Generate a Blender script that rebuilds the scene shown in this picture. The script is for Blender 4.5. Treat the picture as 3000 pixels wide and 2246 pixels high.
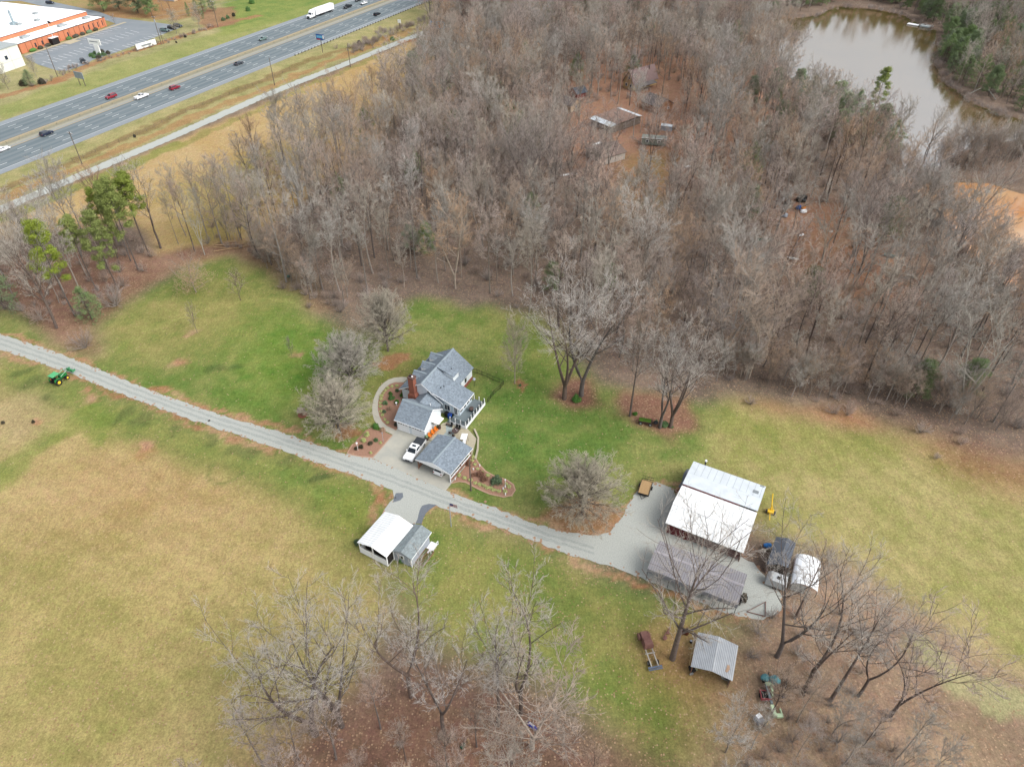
import bpy, math, random
import numpy as np
from mathutils import Vector
S = bpy.context.scene
for o in list(bpy.data.objects): bpy.data.objects.remove(o)
COL = S.collection
# ---------------------------------------------------------------- camera
CP = math.radians(40.4); CH = 98.0; CF = 2078.0
cam = bpy.data.cameras.new('camera'); co = bpy.data.objects.new('camera', cam); COL.objects.link(co)
co.location = (0, 0, CH); co.rotation_euler = (math.pi/2 - CP, 0, 0)
cam.sensor_width = 36; cam.lens = 36*CF/3000; cam.clip_start = 1; cam.clip_end = 8000
S.camera = co
S.render.resolution_x = 1024; S.render.resolution_y = 766
# ---------------------------------------------------------------- sky and sun (bright overcast)
SUN_EL, SUN_AZ = math.radians(46), math.radians(118)
w = bpy.data.worlds.new('World'); S.world = w; w.use_nodes = True
nt = w.node_tree; bg = nt.nodes['Background']
sky = nt.nodes.new('ShaderNodeTexSky'); sky.sky_type = 'NISHITA'; sky.sun_disc = False
sky.sun_elevation = SUN_EL; sky.sun_rotation = SUN_AZ; sky.dust_density = 4; sky.air_density = 1.2
hs = nt.nodes.new('ShaderNodeHueSaturation'); hs.inputs['Saturation'].default_value = 0.30
nt.links.new(sky.outputs[0], hs.inputs['Color']); nt.links.new(hs.outputs[0], bg.inputs[0])
bg.inputs[1].default_value = 0.15
sl = bpy.data.lights.new('sun', 'SUN'); sl.energy = 1.0; sl.angle = math.radians(38); sl.color = (1, .97, .92)
so = bpy.data.objects.new('sun', sl); COL.objects.link(so)
sd = Vector((math.sin(SUN_AZ)*math.cos(SUN_EL), math.cos(SUN_AZ)*math.cos(SUN_EL), math.sin(SUN_EL)))
so.rotation_euler = sd.to_track_quat('Z', 'Y').to_euler(); so.location = (0, -50, 200)
S.view_settings.view_transform = 'Standard'; S.view_settings.look = 'None'
S.view_settings.exposure = 0.80; S.view_settings.gamma = 1
# ---------------------------------------------------------------- helpers
def G(x, y, h=0.0):
    """survey: the point of the place at height h seen at photo pixel x, y"""
    v = (y-1123)/CF; u = (x-1500)/CF
    d = (CH-h)/(math.sin(CP)+v*math.cos(CP))
    return (u*d, d*(math.cos(CP)-v*math.sin(CP)))
def lin(c, k=1.0):
    f = lambda s: (s/12.92 if s <= .04045 else ((s+.055)/1.055)**2.4)
    return tuple(f(v/255.)*k for v in c)
K = 0.64
MATS = {}
def mat(name, rgb, rough=.8, satr=(.6, 1.25), var=.18, scale=1.5, metal=0., k=K, var2=None, bump=0., spec=.3, rnd=0., stretch=None):
    if name in MATS: return MATS[name]
    m = bpy.data.materials.new(name); m.use_nodes = True; MATS[name] = m
    t = m.node_tree; n = t.nodes; l = t.links; b = n['Principled BSDF']
    c = lin(rgb, k)
    b.inputs['Roughness'].default_value = rough; b.inputs['Metallic'].default_value = metal
    b.inputs['Specular IOR Level'].default_value = spec
    tc = n.new('ShaderNodeTexCoord'); noi = n.new('ShaderNodeTexNoise')
    noi.inputs['Scale'].default_value = scale; noi.inputs['Detail'].default_value = 6; noi.inputs['Roughness'].default_value = .65
    src = tc.outputs['Object']
    if stretch:
        mp = n.new('ShaderNodeMapping'); mp.inputs['Scale'].default_value = stretch; l.new(src, mp.inputs[0]); src = mp.outputs[0]
    l.new(src, noi.inputs['Vector'])
    r = n.new('ShaderNodeValToRGB'); l.new(noi.outputs['Fac'], r.inputs[0])
    e = r.color_ramp.elements
    e[0].position = .3; e[1].position = .7
    c2 = lin(var2, k) if var2 else tuple(min(v*(1+var), 1) for v in c)
    c1 = c if var2 else tuple(v*(1-var) for v in c)
    e[0].color = (*c1, 1); e[1].color = (*c2, 1)
    out = r.outputs[0]
    if rnd:
        oi = n.new('ShaderNodeObjectInfo'); h = n.new('ShaderNodeHueSaturation')
        mr = n.new('ShaderNodeMapRange'); mr.inputs[3].default_value = 1-rnd; mr.inputs[4].default_value = 1+rnd
        l.new(oi.outputs['Random'], mr.inputs[0]); l.new(mr.outputs[0], h.inputs['Value']); l.new(out, h.inputs['Color'])
        ms = n.new('ShaderNodeMath'); ms.operation = 'MULTIPLY'; ms.inputs[1].default_value = 7.31
        fr = n.new('ShaderNodeMath'); fr.operation = 'FRACT'; l.new(oi.outputs['Random'], ms.inputs[0]); l.new(ms.outputs[0], fr.inputs[0])
        mr2 = n.new('ShaderNodeMapRange'); mr2.inputs[3].default_value = satr[0]; mr2.inputs[4].default_value = satr[1]
        l.new(fr.outputs[0], mr2.inputs[0]); l.new(mr2.outputs[0], h.inputs['Saturation'])
        out = h.outputs[0]
    l.new(out, b.inputs['Base Color'])
    if bump:
        bp_ = n.new('ShaderNodeBump'); bp_.inputs['Strength'].default_value = bump; bp_.inputs['Distance'].default_value = .05
        l.new(noi.outputs['Fac'], bp_.inputs['Height']); l.new(bp_.outputs[0], b.inputs['Normal'])
    return m
def empty(name, loc, rz=0):
    o = bpy.data.objects.new(name, None); COL.objects.link(o); o.location = (loc[0], loc[1], loc[2] if len(loc) > 2 else 0)
    o.rotation_euler = (0, 0, rz); o.empty_display_size = .1; return o
def thing(name, label, cat, loc, rz=0, group=None):
    o = empty(name, loc, rz); o['label'] = label; o['category'] = cat
    if group: o['group'] = group
    return o
def tag(o, label=None, cat=None, group=None, kind=None):
    for k_, v_ in (('label', label), ('category', cat), ('group', group), ('kind', kind)):
        if v_: o[k_] = v_
    return o
class MB:
    def __init__(s): s.v = []; s.f = []
    def add(s, vs, fs):
        n = len(s.v); s.v += [tuple(p) for p in vs]; s.f += [tuple(i+n for i in f) for f in fs]; return s
    def box(s, c, sz, rz=0, top=1.0):
        cx, cy, cz = c; a, b, h = sz[0]/2, sz[1]/2, sz[2]/2; cs, sn = math.cos(rz), math.sin(rz)
        vs = []
        for z, k in ((-h, 1), (h, top)):
            for x, y in ((-a, -b), (a, -b), (a, b), (-a, b)):
                x *= k; y *= k; vs.append((cx+x*cs-y*sn, cy+x*sn+y*cs, cz+z))
        return s.add(vs, [(3, 2, 1, 0), (4, 5, 6, 7), (0, 1, 5, 4), (1, 2, 6, 5), (2, 3, 7, 6), (3, 0, 4, 7)])
    def bz(s, x0, x1, y0, y1, z0, z1): return s.box(((x0+x1)/2, (y0+y1)/2, (z0+z1)/2), (abs(x1-x0), abs(y1-y0), abs(z1-z0)))
    def prism(s, poly, z0, z1):
        n = len(poly)
        vs = [(x, y, z0) for x, y in poly]+[(x, y, z1) for x, y in poly]
        return s.add(vs, [tuple(range(n-1, -1, -1)), tuple(range(n, 2*n))]+[(i, (i+1) % n, n+(i+1) % n, n+i) for i in range(n)])
    def slab(s, pts, t):
        """a sheet through 3-D pts given thickness t downwards"""
        n = len(pts)
        vs = [(p[0], p[1], p[2]-t) for p in pts]+[tuple(p) for p in pts]
        return s.add(vs, [tuple(range(n-1, -1, -1)), tuple(range(n, 2*n))]+[(i, (i+1) % n, n+(i+1) % n, n+i) for i in range(n)])
    def profile(s, prof, y0, y1, inset=None):
        """side outline (x,z) extruded along y; inset narrows points above"""
        n = len(prof); vs = []
        for y, sg in ((y0, 1), (y1, -1)):
            for i, (x, z) in enumerate(prof):
                vs.append((x, y+(inset[i]*sg if inset else 0), z))
        return s.add(vs, [tuple(range(n)), tuple(range(2*n-1, n-1, -1))]+[(i, n+i, n+(i+1) % n, (i+1) % n) for i in range(n)])
    def cyl(s, p0, p1, r0, r1=None, n=8):
        r1 = r0 if r1 is None else r1
        a = Vector(p0); b = Vector(p1); d = (b-a).normalized()
        u = d.orthogonal().normalized(); v = d.cross(u)
        vs = [a+(u*math.cos(2*math.pi*i/n)+v*math.sin(2*math.pi*i/n))*r0 for i in range(n)]
        vs += [b+(u*math.cos(2*math.pi*i/n)+v*math.sin(2*math.pi*i/n))*r1 for i in range(n)]
        return s.add(vs, [tuple(range(n-1, -1, -1)), tuple(range(n, 2*n))]+[(i, (i+1) % n, n+(i+1) % n, n+i) for i in range(n)])
    def ball(s, c, r, n=8, m=5, jit=0, rng=random):
        vs = []; fs = []
        for j in range(m+1):
            th = math.pi*j/m
            for i in range(n):
                a = 2*math.pi*i/n; q = 1+rng.uniform(-jit, jit)
                vs.append((c[0]+r[0]*q*math.sin(th)*math.cos(a), c[1]+r[1]*q*math.sin(th)*math.sin(a), c[2]+r[2]*q*math.cos(th)))
        for j in range(m):
            for i in range(n): fs.append((j*n+i, (j+1)*n+i, (j+1)*n+(i+1) % n, j*n+(i+1) % n))
        return s.add(vs, fs)
    def build(s, name, m, parent=None, loc=None, rz=0, smooth=False, bevel=0):
        me = bpy.data.meshes.new(name); me.from_pydata(s.v, [], s.f); me.update()
        me.materials.append(m)
        if smooth: me.polygons.foreach_set('use_smooth', [True]*len(me.polygons))
        o = bpy.data.objects.new(name, me); COL.objects.link(o)
        if parent: o.parent = parent
        if loc: o.location = (loc[0], loc[1], loc[2] if len(loc) > 2 else 0); o.rotation_euler = (0, 0, rz)
        if bevel:
            b = o.modifiers.new('bevel', 'BEVEL'); b.width = bevel; b.segments = 2; b.limit_method = 'ANGLE'
        return o
def copy_tree(o, parent=None):
    c = o.copy(); COL.objects.link(c)
    if parent: c.parent = parent
    for ch in list(o.children): copy_tree(ch, c)
    return c
def np_mesh(name, verts, faces):
    me = bpy.data.meshes.new(name); nv = len(verts); nf, k = faces.shape
    me.vertices.add(nv); me.vertices.foreach_set('co', np.ascontiguousarray(verts, dtype=np.float32).ravel())
    me.loops.add(nf*k); me.loops.foreach_set('vertex_index', np.ascontiguousarray(faces, dtype=np.int32).ravel())
    me.polygons.add(nf); me.polygons.foreach_set('loop_start', np.arange(0, nf*k, k, dtype=np.int32))
    me.polygons.foreach_set('loop_total', np.full(nf, k, dtype=np.int32)); me.update(calc_edges=True); return me
# ---------------------------------------------------------------- ground
def P(*pts): return [G(x, y) for x, y in pts]
POND = P((2272,54),(2356,52),(2403,40),(2461,18),(2562,25),(2635,40),(2682,65),(2736,87),(2743,116),(2738,160),(2740,190),(2754,217),(2772,246),(2816,275),(2863,304),(2914,322),(2985,343),(3090,366),(3070,398),(2950,408),(2870,420),(2805,438),(2772,466),(2735,502),(2690,518),(2665,500),(2640,440),(2590,395),(2530,365),(2470,345),(2410,325),(2365,285),(2320,220),(2285,130))
MUD = P((2600,520),(2640,528),(2690,560),(2736,600),(2787,655),(2823,700),(2863,750),(2930,815),(3000,890),(3150,980),(3200,580),(3000,562),(2896,538),(2800,532),(2700,524))
def ragged(poly, amp, seed):
    r = random.Random(seed); out = []
    for (x0, y0), (x1, y1) in zip(poly, poly[1:]+poly[:1]):
        n_ = max(1, int(math.hypot(x1-x0, y1-y0)/5))
        for i in range(n_): out.append((x0+(x1-x0)*i/n_+r.uniform(-amp, amp), y0+(y1-y0)*i/n_+r.uniform(-amp, amp)))
    return out
MUD = ragged(MUD, 1.6, 4); POND = ragged(POND, 1.0, 5)
rs = np.random.RandomState(5)
step = .75
gx = np.concatenate([[-6000, -2000, -800, -420], np.arange(-345, 345, step), [420, 800, 2000, 6000]])
gy = np.concatenate([[-3000, -600, -60, 5], np.arange(24, 500, step), [560, 800, 2000, 7000]])
NX, NY = len(gx), len(gy)
XX, YY = np.meshgrid(gx, gy)
def vnoise(sx, seed):
    r = np.random.RandomState(seed); g = r.rand(256, 256)
    x = (XX/sx+1000) % 255; y = (YY/sx+1000) % 255
    xi = x.astype(int); yi = y.astype(int); fx = x-xi; fy = y-yi; fx = fx*fx*(3-2*fx); fy = fy*fy*(3-2*fy)
    x1 = (xi+1) % 256; y1 = (yi+1) % 256
    return g[yi, xi]*(1-fx)*(1-fy)+g[yi, x1]*fx*(1-fy)+g[y1, xi]*(1-fx)*fy+g[y1, x1]*fx*fy
def fbm(sx, seed, o=4):
    t = 0; a = 1; n = 0
    for i in range(o): t = t+a*vnoise(sx/2**i, seed+i); n += a; a *= .6
    return t/n
WX = XX+(fbm(6, 11)-.5)*7; WY = YY+(fbm(6, 21)-.5)*7
def inside(poly, X, Y):
    m = np.zeros(X.shape, bool); n = len(poly)
    for i in range(n):
        x0, y0 = poly[i]; x1, y1 = poly[(i+1) % n]
        if y0 == y1: continue
        c = ((Y >= y0) != (Y >= y1)) & (X < (x1-x0)*(Y-y0)/(y1-y0)+x0); m ^= c
    return m
def blur(a, r):
    if r < 1: return a
    for _ in range(2):
        for ax in (0, 1):
            p = np.pad(a, [(r+1, r) if k == ax else (0, 0) for k in (0, 1)], mode='edge'); c = np.cumsum(p, axis=ax)
            n = a.shape[ax]
            a = ((c[2*r+1:] - c[:-2*r-1]) if ax == 0 else (c[:, 2*r+1:]-c[:, :-2*r-1]))/(2*r+1)
    return a
def mask(poly, r=3, warp=True):
    return blur(inside(poly, WX if warp else XX, WY if warp else YY).astype(float), r)
def path_mask(pts, width, r=1):
    d = np.full(XX.shape, 1e9)
    for (x0, y0), (x1, y1) in zip(pts[:-1], pts[1:]):
        vx, vy = x1-x0, y1-y0; t = np.clip(((WX-x0)*vx+(WY-y0)*vy)/(vx*vx+vy*vy), 0, 1)
        d = np.minimum(d, np.hypot(WX-x0-t*vx, WY-y0-t*vy))
    return np.clip((width-d)/max(width*.5, .5)+.5, 0, 1)
n1 = fbm(14, 1); n2 = fbm(5, 31); n3 = fbm(30, 41); n4 = fbm(2.6, 51)
nn = np.clip((n1*.35+n2*.35+n4*.3-.5)*3.2+.5, 0, 1)
C = np.zeros((NY, NX, 3)); LEAF = np.zeros((NY, NX))
def paint(m, ca, cb, leaf=None, bias=0, amt=1):
    global C, LEAF
    t = np.clip(nn+bias, 0, 1)[..., None]
    c = np.array(lin(ca, K))*(1-t)+np.array(lin(cb, K))*t
    mm = (m*amt)[..., None]; C = C*(1-mm)+c*mm
    if leaf is not None: LEAF = LEAF*(1-m*amt)+leaf*m*amt
ONE = np.ones((NY, NX))
paint(ONE, (116, 102, 92), (146, 128, 114), .8)
paint(mask(P((-900,-200),(1300,-200),(1280,70),(0,610),(-900,900)), 2), (150,150,100), (186,176,130), .1)
paint(mask(P((640,110),(1000,20),(1000,-60),(700,-60),(640,40)), 2), (112,140,72), (150,160,88), 0)
paint(mask(P((0,352),(780,95),(1050,-5),(1000,-10),(700,75),(300,200),(0,310)), 1), (142,154,86), (166,168,100), 0, amt=.7)
for q in ([(0,285),(170,235),(300,175),(480,122),(620,80),(760,45)],):
    paint(path_mask(P(*q), 2.6), (172,112,78), (176,142,104), .5, amt=.85)
paint(mask(P((0,514),(750,217),(1215,32),(1250,60),(1240,90),(750,270),(0,590)), 1), (152,152,98), (188,176,126), .1)
paint(path_mask(P((0,560),(250,455),(500,345),(750,243),(900,180),(1060,130),(1230,80)), 2.4), (128,112,72), (158,128,88), .5, amt=.75)
paint(path_mask(P((0,585),(250,482),(500,372),(750,270),(1000,165),(1200,95)), 2.2), (166,124,86), (186,152,104), .4, amt=.8)
paint(mask(P((0,630),(1250,102),(1292,150),(1230,250),(1100,420),(930,540),(760,700),(640,770),(480,770),(380,640),(0,700)), 2), (190,160,106), (202,176,130), .25)
paint(mask(P((480,560),(760,440),(900,420),(800,560),(700,700),(540,740)), 6), (160,152,84), (190,168,106), .2, amt=.8)
paint(path_mask(P((0,640),(200,560),(420,468),(520,425)), 3.2), (118,136,66), (156,156,84), 0, amt=.8)
paint(path_mask(P((520,425),(800,300),(1100,170)), 1.5), (138,138,80), (166,156,90), 0, amt=.7)
# woodland floor of the left clump
paint(mask(P((0,850),(0,760),(300,740),(480,740),(700,700),(800,760),(820,830),(1000,900),(900,930),(760,800),(700,745),(560,770),(420,850),(300,930),(262,985),(310,1040),(255,1062),(150,1010),(60,940)), 2), (136,104,88), (162,130,110), .9)
# lawns round the house
LAWN = P((-40,960),(0,890),(90,950),(170,1010),(262,1058),(312,1036),(275,960),(330,915),(430,855),(570,780),(700,748),(770,800),(870,880),(960,960),(1060,990),(1180,905),(1250,860),(1330,890),(1450,900),(1560,930),(1640,1000),(1720,1090),(1800,1130),(1960,1180),(2140,1170),(2250,1400),(2000,1440),(1900,1560),(1700,1640),(1300,1500),(1000,1400),(400,1180),(0,1045),(-100,1000))
paint(mask(LAWN, 2), (108,132,64), (160,156,98), .12, bias=-.12)
paint(mask(P((270,960),(430,860),(700,750),(860,880),(800,960),(560,1060),(420,1080),(300,1050)), 9), (138,142,78), (172,158,102), .15, amt=.75)
paint(mask(P((760,930),(960,980),(960,1120),(800,1240),(700,1180),(720,1020)), 9), (98,140,48), (134,154,72), 0, amt=.8)
paint(mask(P((1380,1080),(1500,1120),(1640,1290),(1900,1340),(1900,1400),(1700,1330),(1600,1480),(1480,1380),(1420,1250)), 7), (88,124,54), (130,148,76), .05, amt=.75)
paint(mask(P((1240,920),(1640,940),(1700,1130),(1560,1120),(1440,1000)), 6), (92,128,48), (144,152,80), .1, amt=.6)
paint(mask(P((1150,1060),(1010,1240),(920,1280),(1100,1160),(1210,1120),(1170,1010)), 3), (150,112,76), (140,132,76), .6, amt=.6)
# left field
FIELD = P((-400,1060),(-100,1050),(0,1040),(400,1185),(800,1325),(1140,1448),(1110,1600),(1130,1720),(1120,1950),(960,2100),(800,2260),(650,2400),(-700,2500))
paint(mask(FIELD, 2), (162,152,96), (192,172,120), .3)
paint(mask(P((0,1480),(250,1300),(450,1260),(650,1360),(780,1500),(760,1650),(500,1660),(300,1560),(0,1600)), 12), (190,152,110), (200,168,126), .3, amt=.7)
paint(mask(P((0,1650),(300,1600),(700,1680),(1000,1620),(900,1760),(640,1860),(620,2000),(500,2240),(300,2246),(200,2000),(0,1900)), 14), (148,146,78), (184,166,108), .4, amt=.75)
paint(mask(P((0,1030),(0,1125),(200,1210),(420,1295),(800,1430),(1090,1590),(1150,1446),(800,1322),(400,1182)), 3), (104,130,60), (142,148,80), .1, amt=.9)
paint(path_mask(P((-20,1410),(90,1310),(170,1250),(250,1215),(300,1260)), 3.2), (106,138,54), (150,154,84), 0, amt=.6)
paint(mask(P((-40,1150),(130,1140),(170,1200),(60,1300),(-40,1340)), 4), (176,158,116), (192,172,132), .1, amt=.8)
paint(mask(P((1000,1440),(1160,1450),(1130,1560),(1050,1640),(960,1560)), 5), (108,128,54), (160,156,78), .1, amt=.8)
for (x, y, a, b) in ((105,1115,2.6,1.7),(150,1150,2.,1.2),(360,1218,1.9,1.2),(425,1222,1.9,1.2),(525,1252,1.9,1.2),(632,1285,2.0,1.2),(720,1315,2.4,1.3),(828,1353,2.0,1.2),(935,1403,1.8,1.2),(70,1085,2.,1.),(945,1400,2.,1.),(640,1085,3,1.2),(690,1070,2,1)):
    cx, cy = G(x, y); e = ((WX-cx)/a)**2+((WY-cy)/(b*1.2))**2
    paint(np.clip(1.3-e, 0, 1), (70,88,50), (92,104,64), 0, amt=.5)  # shadow blotches along the drive, painted into the ground colour
for (x, y, a) in ((510,1062,1.9),(270,1168,1.2),(240,1160,.8),(110,1234,.7),(10,1238,.5),(437,1320,1.6),(1460,1595,1.3),(855,1042,1.2),(578,975,.8),(1323,1545,1.2),(640,1205,.7)):
    cx, cy = G(x, y); e = np.hypot(WX-cx, WY-cy)/a
    paint(np.clip(1.6-e, 0, 1), (182,128,96), (196,164,140), .3, amt=.85)
# right field
paint(mask(P((2120,1175),(2400,1215),(2620,1270),(2800,1330),(3200,1420),(3400,2150),(3000,2080),(2850,1960),(2700,1830),(2500,1660),(2300,1580),(2150,1500),(2080,1400),(2030,1300)), 3), (152,152,88), (184,170,118), .12)
paint(mask(P((2100,1180),(2400,1215),(2640,1290),(2500,1330),(2200,1260)), 6), (120,138,58), (160,152,84), .1, amt=.6)
paint(mask(P((2560,1240),(2720,1280),(3200,1400),(3200,1500),(2900,1430),(2700,1340)), 5), (146,106,78), (170,134,100), .7, amt=.9)
paint(mask(P((2180,1170),(2500,1200),(2600,1245),(2560,1262),(2400,1218),(2180,1192)), 2), (168,126,92), (186,146,110), .7)
# lower lawn, lower woods and the leafy ground on the right
paint(mask(P((1130,1470),(1290,1480),(1450,1545),(1900,1700),(2150,1800),(2280,1850),(2150,2050),(2150,2300),(1900,2300),(1750,2100),(1500,1960),(1260,1900),(1130,1760)), 3), (106,132,60), (156,154,90), .35)
paint(mask(P((640,2300),(740,2220),(880,2150),(1000,2050),(1130,1990),(1300,1950),(1480,2010),(1660,2140),(1900,2190),(2050,2300),(2500,3200),(-200,3200)), 5), (122,94,80), (152,118,98), 1.)
paint(mask(P((2230,1800),(2450,1640),(2560,1700),(2700,1800),(2860,1930),(3300,2100),(3300,2900),(2100,2900),(2080,2200),(2120,1950),(2100,1860)), 4), (154,130,110), (182,156,130), 1.)
paint(mask(P((1860,1850),(1960,1830),(2080,1860),(2140,1950),(2140,2080),(2000,2030),(1880,1980)), 4), (166,118,86), (182,140,104), .9, amt=.9)
paint(mask(P((1900,2050),(2150,2010),(2120,2246),(1960,2246)), 8), (122,128,56), (172,142,92), .7, amt=.8)
paint(mask(P((2750,2110),(2880,2090),(2950,2180),(2850,2240)), 6), (112,116,58), (160,136,88), .7, amt=.7)
paint(path_mask(P((2680,1890),(2800,1990),(2900,2050),(3050,2110)), 2.4), (168,166,120), (190,178,136), .2, amt=.9)
# mulch rings and bare patches in the woods
for (x, y, a, b) in ((1704,1524,7.4,4.6),(1010,1262,2.6,1.9),(1140,1050,3.6,2.6),(1516,1125,1.9,1.5)):
    cx, cy = G(x, y); e = ((WX-cx)/a)**2+((WY-cy)/b)**2
    paint(np.clip((1.25-e)*3, 0, 1), (156,110,80), (170,130,98), .8, amt=.9)
paint(mask(P((1610,1150),(1640,1110),(1740,1105),(1770,1180),(1700,1200),(1640,1195)), 1), (128,96,78), (150,114,96), 1)
paint(mask(P((1800,1180),(1840,1150),(2020,1160),(2020,1250),(1950,1290),(1840,1245)), 1), (132,98,80), (156,120,100), 1)
paint(mask(P((1700,120),(2300,160),(2350,360),(2200,470),(1900,560),(1650,480),(1600,260)), 10), (164,122,98), (182,140,114), .6, amt=.8)
paint(mask(P((2280,560),(2480,600),(2700,760),(2640,900),(2400,880),(2300,760)), 8), (168,122,94), (186,142,112), .8, amt=.8)
paint(mask(P((1820,460),(1960,440),(1950,620),(1830,640)), 5), (138,128,74), (178,132,92), .4, amt=.7)
for pl in (P((-300,-120),(1000,-120),(1000,-30),(600,0),(280,100),(180,40),(-300,30)),):
    paint(mask(pl, 3), (160,150,92), (176,140,98), .3, amt=.6)
paint(mask(P((250,0),(420,-40),(560,10),(640,30),(520,60),(300,50)), 2), (170,112,80), (176,140,100), .6, amt=.7)
paint(mask(P((560,30),(680,20),(700,70),(600,85)), 1), (150,110,88), (170,128,100), .6, amt=.8)
DREDGE = [((-160,928),(0,975),(200,1043),(398,1125),(600,1198),(800,1256),(1000,1325),(1092,1340)),((1304,1438),(1450,1488),(1552,1527),(1653,1557),(1738,1569),(1785,1557),(1815,1525),(1840,1483),(1857,1449),(1874,1422),(1925,1408),(1972,1426)),((-160,972),(0,1026),(200,1094),(398,1172),(600,1245),(800,1311),(1000,1382),(1148,1438),(1118,1500)),((1245,1492),(1264,1480),(1290,1487),(1450,1542),(1552,1581),(1653,1621),(1755,1655),(1894,1698),(1995,1741),(2131,1800),(2240,1816),(2300,1790))]
for q in DREDGE: paint(path_mask(P(*q), .62), (176,124,92), (200,166,132), .5, amt=.85)
# mowing passes and wheel tracks
ax, ay = G(0, 1000); bx_, by_ = G(1092, 1400); dl = math.hypot(bx_-ax, by_-ay); ux, uy = (bx_-ax)/dl, (by_-ay)/dl
PER = -(WX*.25+XX*.75)*uy+(WY*.25+YY*.75)*ux
st = np.sin(PER*2*math.pi/3.4)*.55+np.sin(PER*2*math.pi/7.9+1)*.45
fm = mask(FIELD, 4)*np.clip(fbm(25, 81)*2.4-.5, 0, 1)+mask(LAWN, 4)*.6*np.clip(fbm(20, 91)*2.6-.6, 0, 1)
C *= (1+.075*st*fm)[..., None]
PR2 = (WX*.2+XX*.8)*.80+(WY*.2+YY*.8)*.6
C *= (1+.07*np.sin(PR2*2*math.pi/4.4)*mask(P((2120,1175),(2400,1215),(2800,1330),(3200,1420),(3400,2150),(2700,1830),(2300,1580),(2030,1300)), 4)*np.clip(fbm(22, 71)*2.4-.5, 0, 1))[..., None]
for q, wd in ((P((300,1040),(420,960),(600,905),(760,870),(900,900)), .5), (P((310,1048),(430,968),(610,913),(770,878),(905,908)), .5), (P((1960,1400),(2060,1300),(2150,1210),(2180,1150)), .6), (P((2000,1400),(2095,1300),(2180,1215),(2205,1160)), .6), (P((860,1330),(1000,1400),(1110,1500),(1130,1600)), .5), (P((650,1270),(760,1340),(1000,1490),(1060,1600)), .5)):
    C *= (1+.13*path_mask(q, wd))[..., None]
cx, cy = G(660, 1378); e = np.abs(np.hypot(XX-cx, YY-cy)-3.1)
paint(np.clip(1.2-e/.5, 0, 1)*(YY < cy+1.6), (96,116,60), (110,128,66), 0, amt=.5)
Z = (fbm(9, 61, 3)-.5)*.10
pm = np.maximum(blur(inside(POND, XX, YY).astype(float), 2), blur(inside(MUD, XX, YY).astype(float), 3))
Z = np.where((np.abs(XX) < 340) & (YY > 30) & (YY < 495), Z*(1-pm)-2.2*pm, 0) - .06
paint(np.clip(pm*3, 0, 1)*(pm < .95), (120,104,84), (150,128,104), .2, amt=.8)
gv = np.stack([XX, YY, Z], -1).reshape(-1, 3)
ii = (np.arange(NY-1)[:, None]*NX+np.arange(NX-1)[None]).ravel()
gme = np_mesh('ground', gv, np.stack([ii, ii+1, ii+NX+1, ii+NX], 1))
ca = gme.attributes.new('tint', 'FLOAT_COLOR', 'POINT')
ca.data.foreach_set('color', np.concatenate([C, np.ones((NY, NX, 1))], -1).astype(np.float32).ravel())
la = gme.attributes.new('leaf', 'FLOAT', 'POINT'); la.data.foreach_set('value', LEAF.astype(np.float32).ravel())
gme.polygons.foreach_set('use_smooth', np.ones(len(gme.polygons), bool))
gm = bpy.data.materials.new('ground_cover'); gm.use_nodes = True
t = gm.node_tree; n = t.nodes; l = t.links; b = n['Principled BSDF']; b.inputs['Roughness'].default_value = .95; b.inputs['Specular IOR Level'].default_value = .1
at = n.new('ShaderNodeAttribute'); at.attribute_name = 'tint'; al = n.new('ShaderNodeAttribute'); al.attribute_name = 'leaf'
tc = n.new('ShaderNodeTexCoord')
def noise(sc, det=5, ro=.7, stretch=None):
    x = n.new('ShaderNodeTexNoise'); x.inputs['Scale'].default_value = sc; x.inputs['Detail'].default_value = det; x.inputs['Roughness'].default_value = ro
    if stretch:
        mp = n.new('ShaderNodeMapping'); mp.inputs['Scale'].default_value = stretch; mp.inputs['Rotation'].default_value = (0, 0, .5); l.new(tc.outputs['Object'], mp.inputs[0]); l.new(mp.outputs[0], x.inputs['Vector'])
    else: l.new(tc.outputs['Object'], x.inputs['Vector'])
    return x
def mapr(src, a0, a1, b0, b1):
    m = n.new('ShaderNodeMapRange'); m.inputs[1].default_value = a0; m.inputs[2].default_value = a1; m.inputs[3].default_value = b0; m.inputs[4].default_value = b1
    l.new(src, m.inputs[0]); return m.outputs[0]
def mul(a, b_):
    m = n.new('ShaderNodeMath'); m.operation = 'MULTIPLY'; l.new(a, m.inputs[0])
    if isinstance(b_, float): m.inputs[1].default_value = b_
    else: l.new(b_, m.inputs[1])
    return m.outputs[0]
f1 = mapr(noise(1.1, 8, .75).outputs['Fac'], .25, .75, .70, 1.28)
f2 = mapr(noise(.9, 4, .6, (3.0, .5, 1)).outputs['Fac'], .3, .7, .90, 1.10)
f3 = mapr(noise(3.4, 5, .9).outputs['Fac'], .3, .7, .55, 1.45)
hv = n.new('ShaderNodeHueSaturation'); l.new(at.outputs['Color'], hv.inputs['Color']); l.new(mul(mul(f1, f2), f3), hv.inputs['Value'])
l.new(mapr(noise(.5, 5).outputs['Fac'], .3, .7, .485, .515), hv.inputs['Hue'])
vo = n.new('ShaderNodeTexVoronoi'); vo.inputs['Scale'].default_value = 3.2; l.new(tc.outputs['Object'], vo.inputs['Vector'])
sp = n.new('ShaderNodeSeparateColor'); l.new(vo.outputs['Color'], sp.inputs[0])
th = n.new('ShaderNodeMath'); th.operation = 'LESS_THAN'; l.new(sp.outputs[0], th.inputs[0]); l.new(mul(al.outputs['Fac'], .34), th.inputs[1])
ds = n.new('ShaderNodeMath'); ds.operation = 'LESS_THAN'; l.new(vo.outputs['Distance'], ds.inputs[0]); ds.inputs[1].default_value = .42
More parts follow.
